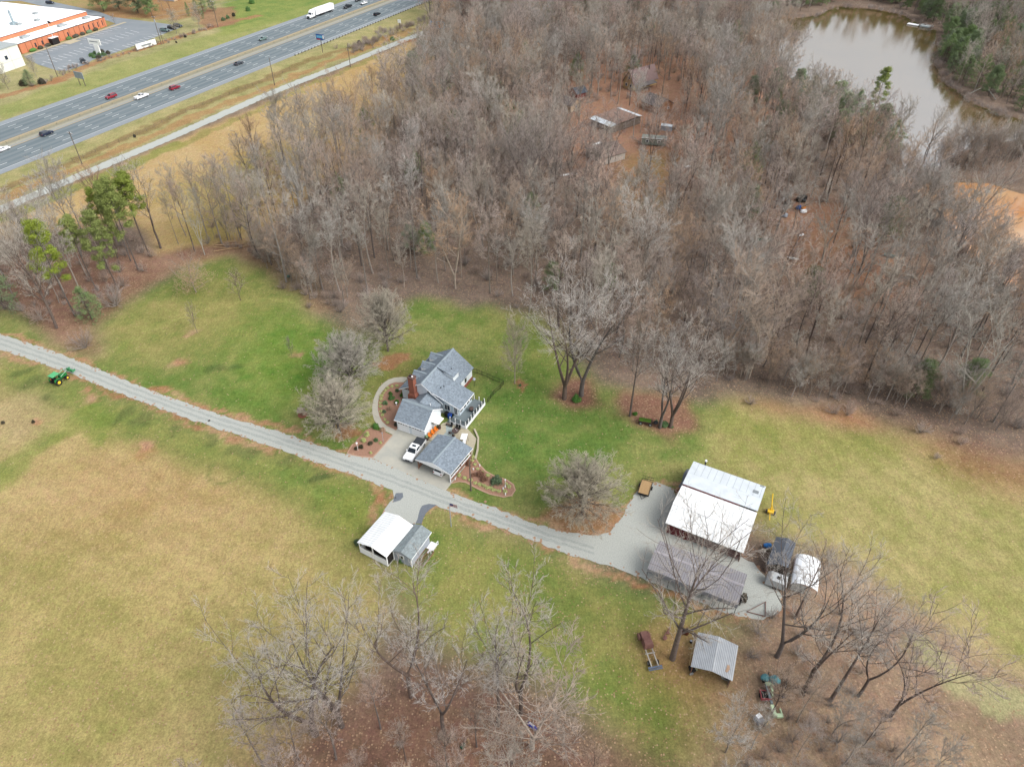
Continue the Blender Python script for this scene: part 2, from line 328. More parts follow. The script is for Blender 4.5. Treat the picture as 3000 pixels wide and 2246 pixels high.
mx = n.new('ShaderNodeMix'); mx.data_type = 'RGBA'; l.new(mul(mul(th.outputs[0], ds.outputs[0]), .75), mx.inputs[0]); l.new(hv.outputs[0], mx.inputs[6])
lr = n.new('ShaderNodeValToRGB'); l.new(sp.outputs[1], lr.inputs[0])
lr.color_ramp.elements[0].color = (*lin((150,108,84), K), 1); lr.color_ramp.elements[1].color = (*lin((212,182,150), K), 1)
l.new(lr.outputs[0], mx.inputs[7]); l.new(mx.outputs[2], b.inputs['Base Color'])
bu = n.new('ShaderNodeBump'); bu.inputs['Strength'].default_value = .6; bu.inputs['Distance'].default_value = .15; l.new(f3.node.inputs[0].links[0].from_socket, bu.inputs['Height']); l.new(bu.outputs[0], b.inputs['Normal'])
gme.materials.append(gm)
go = bpy.data.objects.new('ground', gme); COL.objects.link(go); go['kind'] = 'structure'
# ---------------------------------------------------------------- water
def water(name, poly, c1, c2, rough, ior=3.4):
    cx = sum(p[0] for p in poly)/len(poly); cy = sum(p[1] for p in poly)/len(poly)
    m = mat(name+'_surface', c1, rough=rough, var2=c2, scale=.04, spec=.8)
    nb = m.node_tree; bb = nb.nodes['Principled BSDF']; bb.inputs['IOR'].default_value = ior
    no = nb.nodes.new('ShaderNodeTexNoise'); no.inputs['Scale'].default_value = 1.6; no.inputs['Detail'].default_value = 3
    tcn = nb.nodes.new('ShaderNodeTexCoord'); nb.links.new(tcn.outputs['Object'], no.inputs['Vector'])
    bpn = nb.nodes.new('ShaderNodeBump'); bpn.inputs['Strength'].default_value = .25; bpn.inputs['Distance'].default_value = .06
    nb.links.new(no.outputs['Fac'], bpn.inputs['Height']); nb.links.new(bpn.outputs[0], bb.inputs['Normal'])
    big = [(cx+(x-cx)*1.03, cy+(y-cy)*1.03) for x, y in poly]
    o = MB().add([(x, y, -.55) for x, y in big], [tuple(range(len(big)))[::-1]]).build(name, m)
    if o.data.polygons[0].normal.z < 0: o.data.flip_normals()
    o['kind'] = 'structure'; return o
water('pond_water', POND, (112,90,52), (128,104,64), .07)
water('muddy_pond_water', MUD, (198,120,38), (220,184,138), .08, 1.6)
# ---------------------------------------------------------------- roads, drives, markings
def ribbon(pts, halfw, z, name, m, rag=0, seed=1, kind='structure'):
    rng = random.Random(seed); L = []; R = []
    # resample
    q = []
    for (x0, y0), (x1, y1) in zip(pts[:-1], pts[1:]):
        n_ = max(1, int(math.hypot(x1-x0, y1-y0)/(1.0 if rag else 30)))
        for i in range(n_): q.append((x0+(x1-x0)*i/n_, y0+(y1-y0)*i/n_))
    q.append(pts[-1])
    for i, (x, y) in enumerate(q):
        a = q[max(i-1, 0)]; b_ = q[min(i+1, len(q)-1)]; dx, dy = b_[0]-a[0], b_[1]-a[1]; d = math.hypot(dx, dy)
        nx, ny = -dy/d, dx/d; r1 = halfw+rng.uniform(-rag, rag); r2 = halfw+rng.uniform(-rag, rag)
        L.append((x+nx*r1, y+ny*r1, z)); R.append((x-nx*r2, y-ny*r2, z))
    n_ = len(q); o = MB().add(L+R, [(i, n_+i, n_+i+1, i+1) for i in range(n_-1)]).build(name, m)
    if kind: o['kind'] = kind
    return o
def sheet(poly, z, name, m, rag=0, seed=2, kind='structure'):
    rng = random.Random(seed); q = []
    for (x0, y0), (x1, y1) in zip(poly, poly[1:]+poly[:1]):
        d = math.hypot(x1-x0, y1-y0); n_ = max(1, int(d/.8)) if rag else 1
        for i in range(n_):
            q.append((x0+(x1-x0)*i/n_+rng.uniform(-rag, rag), y0+(y1-y0)*i/n_+rng.uniform(-rag, rag)))
    o = MB().add([(x, y, z) for x, y in q], [tuple(range(len(q)))]).build(name, m)
    if o.data.polygons[0].normal.z < 0: o.data.flip_normals()
    if kind: o['kind'] = kind
    return o
TH = .463; HU = (math.sin(TH), math.cos(TH)); HW = (math.cos(TH), -math.sin(TH)); HO = (-171.5, 242.4)
def HP(s_, o_): return (HO[0]+HU[0]*s_+HW[0]*o_, HO[1]+HU[1]*s_+HW[1]*o_)
asph = mat('asphalt', (124,136,142), var=.10, scale=.35, stretch=(.6,.6,1))
gt = asph.node_tree
def streaky(name, rgb, rgb2, offs0, period):
    """asphalt with tyre-worn lanes running along the carriageway"""
    m = mat(name, rgb, var=.06, scale=1.2); t_ = m.node_tree; N_ = t_.nodes; b_ = N_['Principled BSDF']
    tc_ = N_.new('ShaderNodeTexCoord'); mp = N_.new('ShaderNodeMapping'); mp.inputs['Rotation'].default_value = (0, 0, TH)
    t_.links.new(tc_.outputs['Object'], mp.inputs[0]); sx = N_.new('ShaderNodeSeparateXYZ'); t_.links.new(mp.outputs[0], sx.inputs[0])
    a = N_.new('ShaderNodeMath'); a.operation = 'MULTIPLY'; a.inputs[1].default_value = 2*math.pi/period; t_.links.new(sx.outputs[0], a.inputs[0])
    c_ = N_.new('ShaderNodeMath'); c_.operation = 'COSINE'; t_.links.new(a.outputs[0], c_.inputs[0])
    mp2 = N_.new('ShaderNodeMapping'); mp2.inputs['Scale'].default_value = (1.4, .03, 1); t_.links.new(mp.outputs[0], mp2.inputs[0])
    no = N_.new('ShaderNodeTexNoise'); no.inputs['Scale'].default_value = 1; no.inputs['Detail'].default_value = 5; t_.links.new(mp2.outputs[0], no.inputs['Vector'])
    s1 = N_.new('ShaderNodeMath'); s1.operation = 'MULTIPLY_ADD'; s1.inputs[1].default_value = .16; t_.links.new(c_.outputs[0], s1.inputs[0]); t_.links.new(no.outputs['Fac'], s1.inputs[2])
    r_ = N_.new('ShaderNodeValToRGB'); r_.color_ramp.elements[0].position = .3; r_.color_ramp.elements[1].position = .75
    r_.color_ramp.elements[0].color = (*lin(rgb, K), 1); r_.color_ramp.elements[1].color = (*lin(rgb2, K), 1)
    t_.links.new(s1.outputs[0], r_.inputs[0]); t_.links.new(r_.outputs[0], b_.inputs['Base Color']); return m
hwm = streaky('highway_asphalt', (112,126,132), (140,150,154), 0, 3.66)
shm = mat('shoulder_asphalt', (156,164,170), var=.08, scale=.8)
def strip(o0, o1, z, name, m, s0=-120, s1=420):
    return sheet([HP(s0, o0), HP(s0, o1), HP(s1, o1), HP(s1, o0)], z, name, m)
strip(-29.6, -10.0, .004, 'highway', shm); strip(-4.9, 14.2, .004, 'highway', shm)
strip(-25.9, -11.1, .010, 'highway', hwm); strip(-3.7, 11.0, .010, 'highway', hwm)
strip(-10.0, -8.9, .002, 'highway_median', mat('median_dirt', (168,160,128), var=.2, scale=1.0, var2=(190,176,136)))
strip(-8.9, -6.9, .003, 'highway_median', mat('median_gravel', (142,140,124), var=.2, scale=1.0, var2=(170,164,138)))
strip(-6.9, -4.9, .002, 'highway_median', mat('median_concrete', (176,174,158), var=.12, scale=.8))
wl = mat('road_paint_white', (236,238,236), var=.05); yl = mat('road_paint_yellow', (226,188,110), var=.08)
mk = MB()
for o_ in (-25.9, 11.0): mk.add([(*HP(-120, o_-.12), .016), (*HP(-120, o_+.12), .016), (*HP(420, o_+.12), .016), (*HP(420, o_-.12), .016)], [(0, 1, 2, 3)])
for base, ph in ((0, 0), (-22.2, 12.03)):
    for k in range(3):
        for i in range(-8, 30):
            s_ = i*12.19+ph+(0.9*k*0)-1.6; o_ = base+3.66*k
            mk.add([(*HP(s_, o_-.15), .016), (*HP(s_, o_+.15), .016), (*HP(s_+3.2, o_+.15), .016), (*HP(s_+3.2, o_-.15), .016)], [(0, 1, 2, 3)])
mk.build('road_marking', wl)['kind'] = 'structure'
mk = MB()
for o_ in (-11.0, -10.3, -3.8): mk.add([(*HP(-120, o_-.15), .016), (*HP(-120, o_+.15), .016), (*HP(420, o_+.15), .016), (*HP(420, o_-.15), .016)], [(0, 1, 2, 3)])
mk.build('road_marking', yl)['kind'] = 'structure'
# gravel frontage road and drive
grv = mat('pale_gravel', (178,184,180), var=.3, var2=(214,216,208), scale=6, bump=.4)
grv2 = mat('drive_gravel', (172,177,172), var=.3, var2=(208,210,202), scale=5, bump=.4)
lit = mat('leafy_edge', (170,128,100), var2=(196,164,136), scale=3)
FR = P((-120,668),(0,614),(125,561),(250,508),(375,455),(500,403),(625,347),(750,291),(875,240),(1000,193),(1100,152),(1180,120),(1250,93))
ribbon(FR, 2.3, .006, 'gravel_frontage_road', grv, .35, 3)
ribbon(P((1225,103),(1290,108),(1340,128),(1400,148),(1480,175),(1560,215)), 1.5, .004, 'gravel_track', grv, .4, 4)
DR = P((-140,930),(0,977),(100,1010),(200,1045),(300,1086),(398,1127),(500,1165),(600,1200),(700,1230),(800,1258),(900,1292),(1000,1327),(1092,1340),(1304,1436),(1375,1462),(1450,1488),(1552,1527),(1653,1557),(1738,1569),(1785,1557),(1815,1525),(1840,1483),(1857,1449),(1874,1424),(1921,1412),(1972,1430),(2010,1500),(2160,1620),(2210,1650),(2250,1700),(2290,1740),(2290,1790),(2230,1812),(2131,1797),(1995,1738),(1894,1696),(1800,1659),(1755,1652),(1653,1618),(1552,1578),(1450,1540),(1375,1512),(1290,1485),(1262,1480),(1244,1494),(1232,1520),(1212,1540),(1165,1520),(1120,1504),(1134,1482),(1152,1462),(1150,1436),(1080,1408),(1000,1380),(900,1345),(800,1309),(700,1276),(600,1243),(500,1208),(398,1170),(300,1132),(200,1092),(100,1056),(0,1024),(-160,970))
sheet(DR, .008, 'gravel_drive', grv2, .22, 5)
edge = MB(); rng = random.Random(8)
for i in range(len(DR)):
    (x0, y0), (x1, y1) = DR[i], DR[(i+1) % len(DR)]
    d = math.hypot(x1-x0, y1-y0)
    if d > 30 and i in (len(DR)-1,): continue
    for k in range(int(d*1.6)):
        t_ = rng.random(); x = x0+(x1-x0)*t_+rng.gauss(0, .38); y = y0+(y1-y0)*t_+rng.gauss(0, .38); a = rng.uniform(0, 6.28)
        r_ = rng.uniform(.08, .3)
        edge.add([(x+r_*math.cos(a+j*2*math.pi/5)*rng.uniform(.6, 1.3), y+r_*math.sin(a+j*2*math.pi/5), .012+.001*(k % 5)) for j in range(5)], [(0, 1, 2, 3, 4)])
e_ = edge.build('leaf_litter', lit); e_['kind'] = 'stuff'
# darker gravel patches near the pavilion and beside the barn
dk = mat('dark_gravel', (104,112,122), var2=(136,142,150), scale=4)
sheet(P((1158,1445),(1180,1442),(1184,1456),(1172,1466),(1152,1472)), .014, 'gravel_patch', dk, .15, 6)
sheet(P((1219,1530),(1226,1505),(1240,1480),(1260,1473),(1280,1480),(1262,1490),(1246,1506),(1232,1532)), .014, 'gravel_patch', dk, .2, 7)
sheet(P((1984,1440),(2003,1388),(2016,1372),(2024,1375),(2010,1410),(1994,1452)), .014, 'gravel_patch', dk, .12, 8)
# tyre ruts on the drive
rut = mat('rut_gravel', (158,164,160), var2=(192,196,190), scale=3)
for dy in (-8, 7):
    ribbon(P((0,1000+dy),(200,1068+dy),(398,1148+dy),(600,1221+dy),(800,1284+dy),(1000,1353+dy*.9),(1150,1404+dy),(1300,1462+dy),(1450,1516+dy),(1600,1572+dy),(1740,1612+dy)), .28, .013, 'drive_rut', rut, .16, 10+dy)
# concrete apron, patio, walk
conc = mat('concrete', (204,200,186), var=.08, var2=(180,182,174), scale=.45)
stone = mat('patio_stone', (186,176,150), var2=(206,198,176), scale=2.4)
brk = mat('bluestone', (160,176,178), var2=(182,194,192), scale=2)
U_ = (.896, -.444); V_ = (.444, .896); HO_ = (-23, 110)
def HL(u, v): return (HO_[0]+U_[0]*u+V_[0]*v, HO_[1]+U_[1]*u+V_[1]*v)
sheet([(-22.7,101.4),(-26.4,93.3),(-12.0,85.2),(-7.8,93.0),(-14.5,97.3),(-17,98.4)], .020, 'concrete_apron', conc)
sheet([(-16.4,98.3),(-14.3,97.3),(-7.7,93.6),(-6.9,98.5),(-8.9,101.4),(-12.3,103.6),(-13.9,102.9)], .022, 'patio', stone)
sheet([(-14.6,97.6),(-13.2,96.8),(-11.4,99.6),(-12.2,102.8),(-13.2,102.4),(-13.0,100.4)], .027, 'patio', brk)
walk_o = [(-2.4,6.8),(-3.9,6.2),(-5.2,5.3),(-6.0,4.2),(-6.3,2.8),(-6.3,1.2),(-5.9,-.5),(-5.2,-2.5),(-4.2,-4.4),(-2.9,-6.2),(-1.5,-7.6),(0,-8.6),(1.5,-9.2),(4.3,-9.5)]
walk_i = [(4.2,-8.2),(1.7,-7.9),(.2,-7.3),(-1.2,-6.2),(-2.6,-4.7),(-3.8,-2.9),(-4.6,-1.2),(-5.0,.3),(-5.1,1.8),(-4.9,3.1),(-4.2,4.1),(-2.5,4.9)]
sheet([HL(*p) for p in walk_o+walk_i], .030, 'walk', mat('walk_concrete', (196,192,178), var=.08, scale=1.2))
mulch = mat('mulch', (154,116,98), var2=(188,148,124), scale=5, bump=.5)
sheet([HL(*p) for p in walk_i]+[HL(0,4.2),HL(0,0),HL(3.6,-3),HL(4.1,-8)], .012, 'mulch_bed', mulch)
BEDL = [(1000+a/3.523, 980+b/3.523) for a, b in ((318,958),(380,985),(440,1000),(526,1038),(420,1160),(322,1268),(210,1258),(110,1240),(62,1222),(120,1130),(200,1040),(250,985))]
sheet(P(*BEDL), .012, 'mulch_bed', mulch, .1)
BEDR = [(1320+a/10.35, 1300+b/10.35) for a, b in ((640,330),(720,350),(820,550),(1050,820),(1300,960),(1680,1080),(1900,1230),(1960,1400),(1850,1560),(1600,1610),(1200,1520),(800,1350),(450,1160),(250,1140),(50,1190),(20,1150),(300,900),(540,450))]
sheet(P(*BEDR), .012, 'mulch_bed', mulch, .08)
edb = mat('bed_edging_brick', (186,146,122), var2=(208,176,152), scale=6)
ribbon(P(*(BEDR[1:16])), .13, .045, 'bed_edging', edb, .03, 21); ribbon(P(*(BEDL[3:10])), .13, .045, 'bed_edging', edb, .03, 22)
# parking lot, side road and pavement
lotm = mat('lot_asphalt', (138,148,156), var=.10, scale=.12, var2=(160,166,170))
LOT = [(x/2.949, y/2.949) for x, y in ((205,490),(330,560),(500,612),(575,612),(740,560),(800,520),(1000,455),(1190,385),(1400,300),(1500,262),(1560,240),(1540,222),(1380,200),(1100,165),(900,140),(840,120),(840,150),(1000,205),(700,330),(430,420))]
sheet(P(*LOT), .006, 'parking_lot', lotm)
sheet(P((-200,-30),(60,-40),(150,5),(290,35),(330,50),(320,58),(150,25),(60,3),(-200,12)), .005, 'side_road', lotm)
side = mat('pavement_concrete', (206,196,170), var=.08)
FC = (.345, .939); FN = (.939, -.345)   # along the brick front, and out towards the lot
def BF(s_, o_): return (-229.4+FC[0]*s_+FN[0]*o_, 353.2+FC[1]*s_+FN[1]*o_)
sheet([BF(-2, 2.6), BF(-2, 4.4), BF(62, 4.4), BF(62, 2.6)], .10, 'pavement', side)
sheet([BF(20, 4.4), BF(20, 8.4), BF(27, 8.4), BF(27, 4.4)], .10, 'pavement', side)
pk = MB()
def pline(a, b_, wd=.14):
    dx, dy = b_[0]-a[0], b_[1]-a[1]; d = math.hypot(dx, dy); nx, ny = -dy/d*wd, dx/d*wd
    pk.add([(a[0]+nx, a[1]+ny, .014), (a[0]-nx, a[1]-ny, .014), (b_[0]-nx, b_[1]-ny, .014), (b_[0]+nx, b_[1]+ny, .014)], [(0, 1, 2, 3)])
for s_ in np.arange(3, 54, 2.9):
    if not 19 < s_ < 28: pline(BF(s_, 4.8), BF(s_, 9.2))
def rowpx(a, b_, c_, d_, n_):
    """bay lines between the near ends a-b and the far ends c-d of a row"""
    for i in range(n_):
        t_ = i/(n_-1); pline(G(a[0]+(b_[0]-a[0])*t_, a[1]+(b_[1]-a[1])*t_), G(c_[0]+(d_[0]-c_[0])*t_, c_[1]+(d_[1]-c_[1])*t_))
z5 = 5.52
rowpx((695/z5,995/z5),(2110/z5,495/z5),(840/z5,1030/z5),(2250/z5,530/z5),18)
rowpx((935/z5,1100/z5),(1170/z5,1015/z5),(1060/z5,1135/z5),(1290/z5,1045/z5),4)
rowpx((350+50/z5,740/z5),(350+600/z5,540/z5),(350+175/z5,770/z5),(350+720/z5,570/z5),9)
rowpx((1770/z5,815/z5),(1840/z5,790/z5),(1890/z5,850/z5),(1965/z5,820/z5),2)
for x, y in ((695,1040),(785,900),(1130,980),(1310,715)): pline(G(x/z5-4, y/z5+.6), G(x/z5+4, y/z5-.6), .3)
for x, y in ((1735,328),(2030,468),(1820,298)): pline(G(x/z5-3, y/z5+.6), G(x/z5+3, y/z5-.6), .25)
pk.build('parking_line', wl)['kind'] = 'structure'
# ---------------------------------------------------------------- trees
def bez(p0, d, L, r0, r1, rng, bend=.2, up=.15):
    """arrays of curved branches: start p0, direction d, length L -> control points"""
    N = len(p0); j = rng.normal(0, 1, (N, 3)); j -= (j*d).sum(1)[:, None]*d
    pm_ = p0+d*L[:, None]*.5+j*L[:, None]*bend*.35
    p2 = p0+d*L[:, None]+j*L[:, None]*bend*-.2+np.array([0, 0, 1.])*L[:, None]*up
    return dict(a=p0, b=pm_, c=p2, r0=r0, r1=r1, L=L)
def bat(B, idx, t):
    t = t[:, None]; return B['a'][idx]*(1-t)**2+2*B['b'][idx]*t*(1-t)+B['c'][idx]*t*t
def bdir(B, idx, t):
    t = t[:, None]; d = 2*(1-t)*(B['b'][idx]-B['a'][idx])+2*t*(B['c'][idx]-B['b'][idx]); return d/np.linalg.norm(d, axis=1)[:, None]
def tubes(B, K_, S_):
    N = len(B['a']); ts = np.linspace(0, 1, K_); V = np.zeros((N, K_, S_, 3)); idx = np.arange(N)
    for k, tt in enumerate(ts):
        t = np.full(N, tt); p = bat(B, idx, t); d = bdir(B, idx, t)
        ref = np.where(np.abs(d[:, 2:3]) < .9, np.array([[0, 0, 1.]]), np.array([[1., 0, 0]]))
        u = np.cross(d, ref); u /= np.linalg.norm(u, axis=1)[:, None]; v = np.cross(d, u)
        r = (B['r0']*(1-tt)+B['r1']*tt)[:, None]
        for s in range(S_):
            a = 2*math.pi*s/S_; V[:, k, s] = p+r*(u*math.cos(a)+v*math.sin(a))
    n0 = np.arange(N)[:, None, None]*K_*S_; kk = np.arange(K_-1)[None, :, None]*S_; ss = np.arange(S_)[None, None, :]; s2 = (ss+1) % S_
    F = np.stack([n0+kk+ss, n0+kk+s2, n0+kk+S_+s2, n0+kk+S_+ss], -1).reshape(-1, 4)
    return V.reshape(-1, 3), F
def merge(parts):
    vs = []; fs = []; n = 0
    for v, f in parts: vs.append(v); fs.append(f+n); n += len(v)
    return np.concatenate(vs), np.concatenate(fs)
def kids(B, n, rng, t0, t1, ang, frac, rk, up=.1, lmin=.3, taper=True, bias=0):
    N = len(B['a']); idx = np.repeat(np.arange(N), n); t = np.tile((np.arange(n)+.5)/n, N)+rng.uniform(-.4, .4, N*n)/n
    t = t0+(t1-t0)*np.clip(t, 0, 1); p = bat(B, idx, t); d = bdir(B, idx, t)
    j = rng.normal(0, 1, (len(idx), 3)); j -= (j*d).sum(1)[:, None]*d; j /= np.linalg.norm(j, axis=1)[:, None]
    a = np.radians(rng.uniform(ang[0], ang[1], len(idx)))[:, None]
    nd = d*np.cos(a)+j*np.sin(a); nd[:, 2] += bias; nd /= np.linalg.norm(nd, axis=1)[:, None]
    L = B['L'][idx]*frac*(1.15-.6*t if taper else 1)*rng.uniform(.6, 1.25, len(idx)); L = np.maximum(L, lmin)
    r0 = (B['r0'][idx]*(1-t)+B['r1'][idx]*t)*rk
    return bez(p, nd, L, r0, r0*.35, rng, .35, up)
def hardwood(seed, H, clear=.45, r0=.28, width=8, n1=12, n2=7, n3=7, n4=4, ang=(30, 60), twig=.022, lean=0, fork=1, upk=.18, tw_len=.42):
    rng = np.random.RandomState(seed); parts = []; cr = []
    T = []
    d0 = np.array([[math.sin(lean), 0, math.cos(lean)]])
    if fork == 1:
        T = bez(np.zeros((1, 3)), d0, np.array([H*.93]), np.array([r0]), np.array([r0*.18]), rng, .10, 0)
        parts.append(tubes(T, 8, 8))
    else:
        st = bez(np.zeros((1, 3)), d0, np.array([H*clear*.5]), np.array([r0]), np.array([r0*.85]), rng, .05, 0); parts.append(tubes(st, 4, 8))
        p = np.repeat(st['c'], fork, 0); az = rng.uniform(0, 6.28)+np.arange(fork)*2*math.pi/fork; s_ = math.radians(16)
        d = np.stack([np.cos(az)*math.sin(s_), np.sin(az)*math.sin(s_), np.full(fork, math.cos(s_))], 1)
        T = bez(p, d, np.full(fork, H*(.93-clear*.5))*rng.uniform(.85, 1.05, fork), np.full(fork, r0*.7), np.full(fork, r0*.14), rng, .22, .0); parts.append(tubes(T, 8, 7))
    N = len(T['a']); m = n1//N; idx = np.repeat(np.arange(N), m); c0 = clear if fork == 1 else .25
    t = c0+(.97-c0)*((np.tile(np.arange(m), N)+rng.uniform(.1, .9, N*m))/m)
    az = np.tile(np.arange(m)*2.4, N)+rng.uniform(-.5, .5, N*m); el = np.radians(ang[1]-(ang[1]-ang[0])*(t-c0)/(1-c0)+rng.uniform(-8, 8, N*m))
    nd = np.stack([np.cos(az)*np.sin(el), np.sin(az)*np.sin(el), np.cos(el)], 1)
    f = (t-c0)/(1-c0); env = width/2*np.sqrt(np.clip(1.05-(f*1.15-.25)**2*1.1, .06, 1))
    L = env/np.maximum(np.sin(el), .45)*rng.uniform(.75, 1.1, len(t)); rr = (T['r0'][idx]*(1-t)+T['r1'][idx]*t)
    B1 = bez(bat(T, idx, t), nd, L, rr*.5, rr*.10+.012, rng, .30, upk); parts.append(tubes(B1, 5, 5))
    B2 = kids(B1, n2, rng, .18, 1.0, (25, 58), .52, .62, .12); B2['r0'] = np.maximum(B2['r0'], .032); B2['r1'] = B2['r0']*.35; parts.append(tubes(B2, 4, 4))
    B3 = kids(B2, n3, rng, .12, 1.0, (22, 55), .5, .6, .12, .4); B3['r0'] = np.maximum(B3['r0'], twig*1.25); B3['r1'] = B3['r0']*.5; cr.append(tubes(B3, 3, 3))
    if n4:
        B4 = kids(B3, n4, rng, .15, 1.0, (20, 50), tw_len/.5*.62, .6, .10, .35); B4['r0'] = np.full(len(B4['a']), twig); B4['r1'] = B4['r0']*.45; cr.append(tubes(B4, 2, 3))
    return merge(parts), merge(cr)
def leafball(rng, cs, rad, n, size, flat=1.0):
    """n small leaf quads round each centre"""
    N = len(cs)*n; c = np.repeat(cs, n, 0); r = np.repeat(rad, n)
    d = rng.normal(0, 1, (N, 3)); d /= np.linalg.norm(d, axis=1)[:, None]; p = c+d*(r*rng.uniform(.35, 1, N)**.6)[:, None]*np.array([1, 1, flat])
    a = rng.normal(0, 1, (N, 3)); a /= np.linalg.norm(a, axis=1)[:, None]; b_ = np.cross(a, d); b_ /= (np.linalg.norm(b_, axis=1)[:, None]+1e-6)
    s = (size*rng.uniform(.5, 1.3, N))[:, None]
    V = np.stack([p-a*s*.9, p-b_*s*.35, p+a*s*.9, p+b_*s*.35], 1).reshape(-1, 3); F = np.arange(N*4).reshape(-1, 4); return V, F
def pine(seed, H, clear=.45, r0=.2, width=5, nb=26, tuft=70, leaf=.2):
    rng = np.random.RandomState(seed)
    T = bez(np.zeros((1, 3)), np.array([[0, 0, 1.]]), np.array([H*.97]), np.array([r0]), np.array([.04]), rng, .06, 0); tr = [tubes(T, 8, 7)]
    t = clear+(1-clear)*((np.arange(nb)+rng.uniform(0, 1, nb))/nb)**.8; az = np.arange(nb)*2.4+rng.uniform(-.6, .6, nb)
    f = (t-clear)/(1-clear); el = np.radians(92-45*f); nd = np.stack([np.cos(az)*np.sin(el), np.sin(az)*np.sin(el), np.cos(el)], 1)
    L = width/2*np.sqrt(np.clip(1.02-(f*1.1-.12)**2, .08, 1))*rng.uniform(.6, 1.15, nb)
    B = bez(bat(T, np.zeros(nb, int), t), nd, L, np.full(nb, .06), np.full(nb, .02), rng, .3, .12); tr.append(tubes(B, 4, 4))
    K2 = kids(B, 4, rng, .4, 1, (25, 60), .45, .6, .15, .5); tr.append(tubes(K2, 3, 3))
    cs = np.concatenate([B['c'], K2['c'], bat(B, np.arange(nb), np.full(nb, .75)), T['c']])
    rad = rng.uniform(.5, .95, len(cs))*width/5
    return merge(tr), leafball(rng, cs, rad, tuft, leaf, .7)
def cedar(seed, H, width, n=5200, leaf=.16, low=.04):
    rng = np.random.RandomState(seed)
    T = bez(np.zeros((1, 3)), np.array([[0, 0, 1.]]), np.array([H*.96]), np.array([.16]), np.array([.03]), rng, .04, 0)
    m = 150; z = low+(1-low)*rng.uniform(0, 1, m)**.85; az = rng.uniform(0, 6.28, m); R = width/2*np.clip((1-z)*1.45, .04, .62)/.62*rng.uniform(.55, 1.08, m)
    cs = np.stack([np.cos(az)*R, np.sin(az)*R, z*H], 1)
    B = dict(a=np.stack([cs[:, 0]*0, cs[:, 1]*0, cs[:, 2]*.93], 1), b=cs*np.array([.5, .5, .96]), c=cs, r0=np.full(m, .04), r1=np.full(m, .015), L=R)
    return merge([tubes(T, 5, 6), tubes(B, 3, 3)]), leafball(rng, cs, rng.uniform(.35, .75, m)*width/4.5, n//m, leaf, .8)
def shrub(seed, w_, h_, stems=22, n2=6, n3=5, twig=.010):
    rng = np.random.RandomState(seed); az = rng.uniform(0, 6.28, stems); el = np.radians(rng.uniform(5, 72, stems))
    d = np.stack([np.cos(az)*np.sin(el), np.sin(az)*np.sin(el), np.cos(el)], 1)
    L = 1/np.sqrt((np.sin(el)/(w_/2))**2+(np.cos(el)/h_)**2)*rng.uniform(.6, 1, stems)
    B = bez(rng.uniform(-.1, .1, (stems, 3))*np.array([1, 1, 0]), d, L, np.full(stems, .035), np.full(stems, .012), rng, .35, .08)
    B2 = kids(B, n2, rng, .25, 1, (20, 50), .45, .6, .1, .2); B3 = kids(B2, n3, rng, .2, 1, (20, 55), .55, .7, .1, .15)
    for q in (B2, B3): q['r0'] = np.maximum(q['r0'], twig); q['r1'] = q['r0']*.5
    return tubes(B, 4, 4), merge([tubes(B2, 3, 3), tubes(B3, 2, 3)])
bark = mat('bark_grey_brown', (144,134,124), var=.25, scale=2.5, rnd=.34, k=.85)
bark_d = mat('bark_dark', (104,92,86), var=.3, scale=2.5, rnd=.2, k=.8)
bark_p = mat('bark_pale', (172,168,158), var=.2, scale=1.5, k=.8)
tw = mat('twig_mauve', (164,148,138), var=.12, scale=.6, rnd=.2, k=1.0)
tw_g = mat('twig_grey', (164,158,148), var=.12, scale=.6, rnd=.16, k=1.0)
tw_o = mat('twig_lawn', (160,153,137), var=.10, scale=.6, rnd=.06, k=1.15)
tw_f = mat('twig_foreground', (164,159,152), var=.12, scale=.6, rnd=.12, k=1.15)
tw_t = mat('twig_tan', (166,144,124), var=.12, scale=.6, rnd=.12, k=1.0)
needle = mat('pine_needle', (118,136,56), scale=.9, var2=(146,158,74), k=.82, rnd=.12, satr=(.85, 1.1))
needle_d = mat('cedar_leaf', (88,114,62), var2=(118,140,78), scale=.9, k=1.0, rnd=.18, satr=(.55, .9))
beech = mat('dry_leaf_tan', (186,152,126), var2=(206,178,150), scale=1.5)
boxl = mat('evergreen_shrub_leaf', (84,124,70), var2=(110,146,84), scale=2, k=.7, rnd=.15)
boxd = mat('dark_shrub_leaf', (64,74,52), var2=(96,82,68), scale=2, k=.7, rnd=.2)
def proto(kind, tr, cr, mt, mc, crn='crown', smooth=True):
    a = np_mesh(kind+'_trunk', *tr); a.materials.append(mt); b_ = np_mesh(kind+'_crown', *cr); b_.materials.append(mc)
    if smooth: a.polygons.foreach_set('use_smooth', np.ones(len(a.polygons), bool))
    return (a, b_, crn)
PR = {}
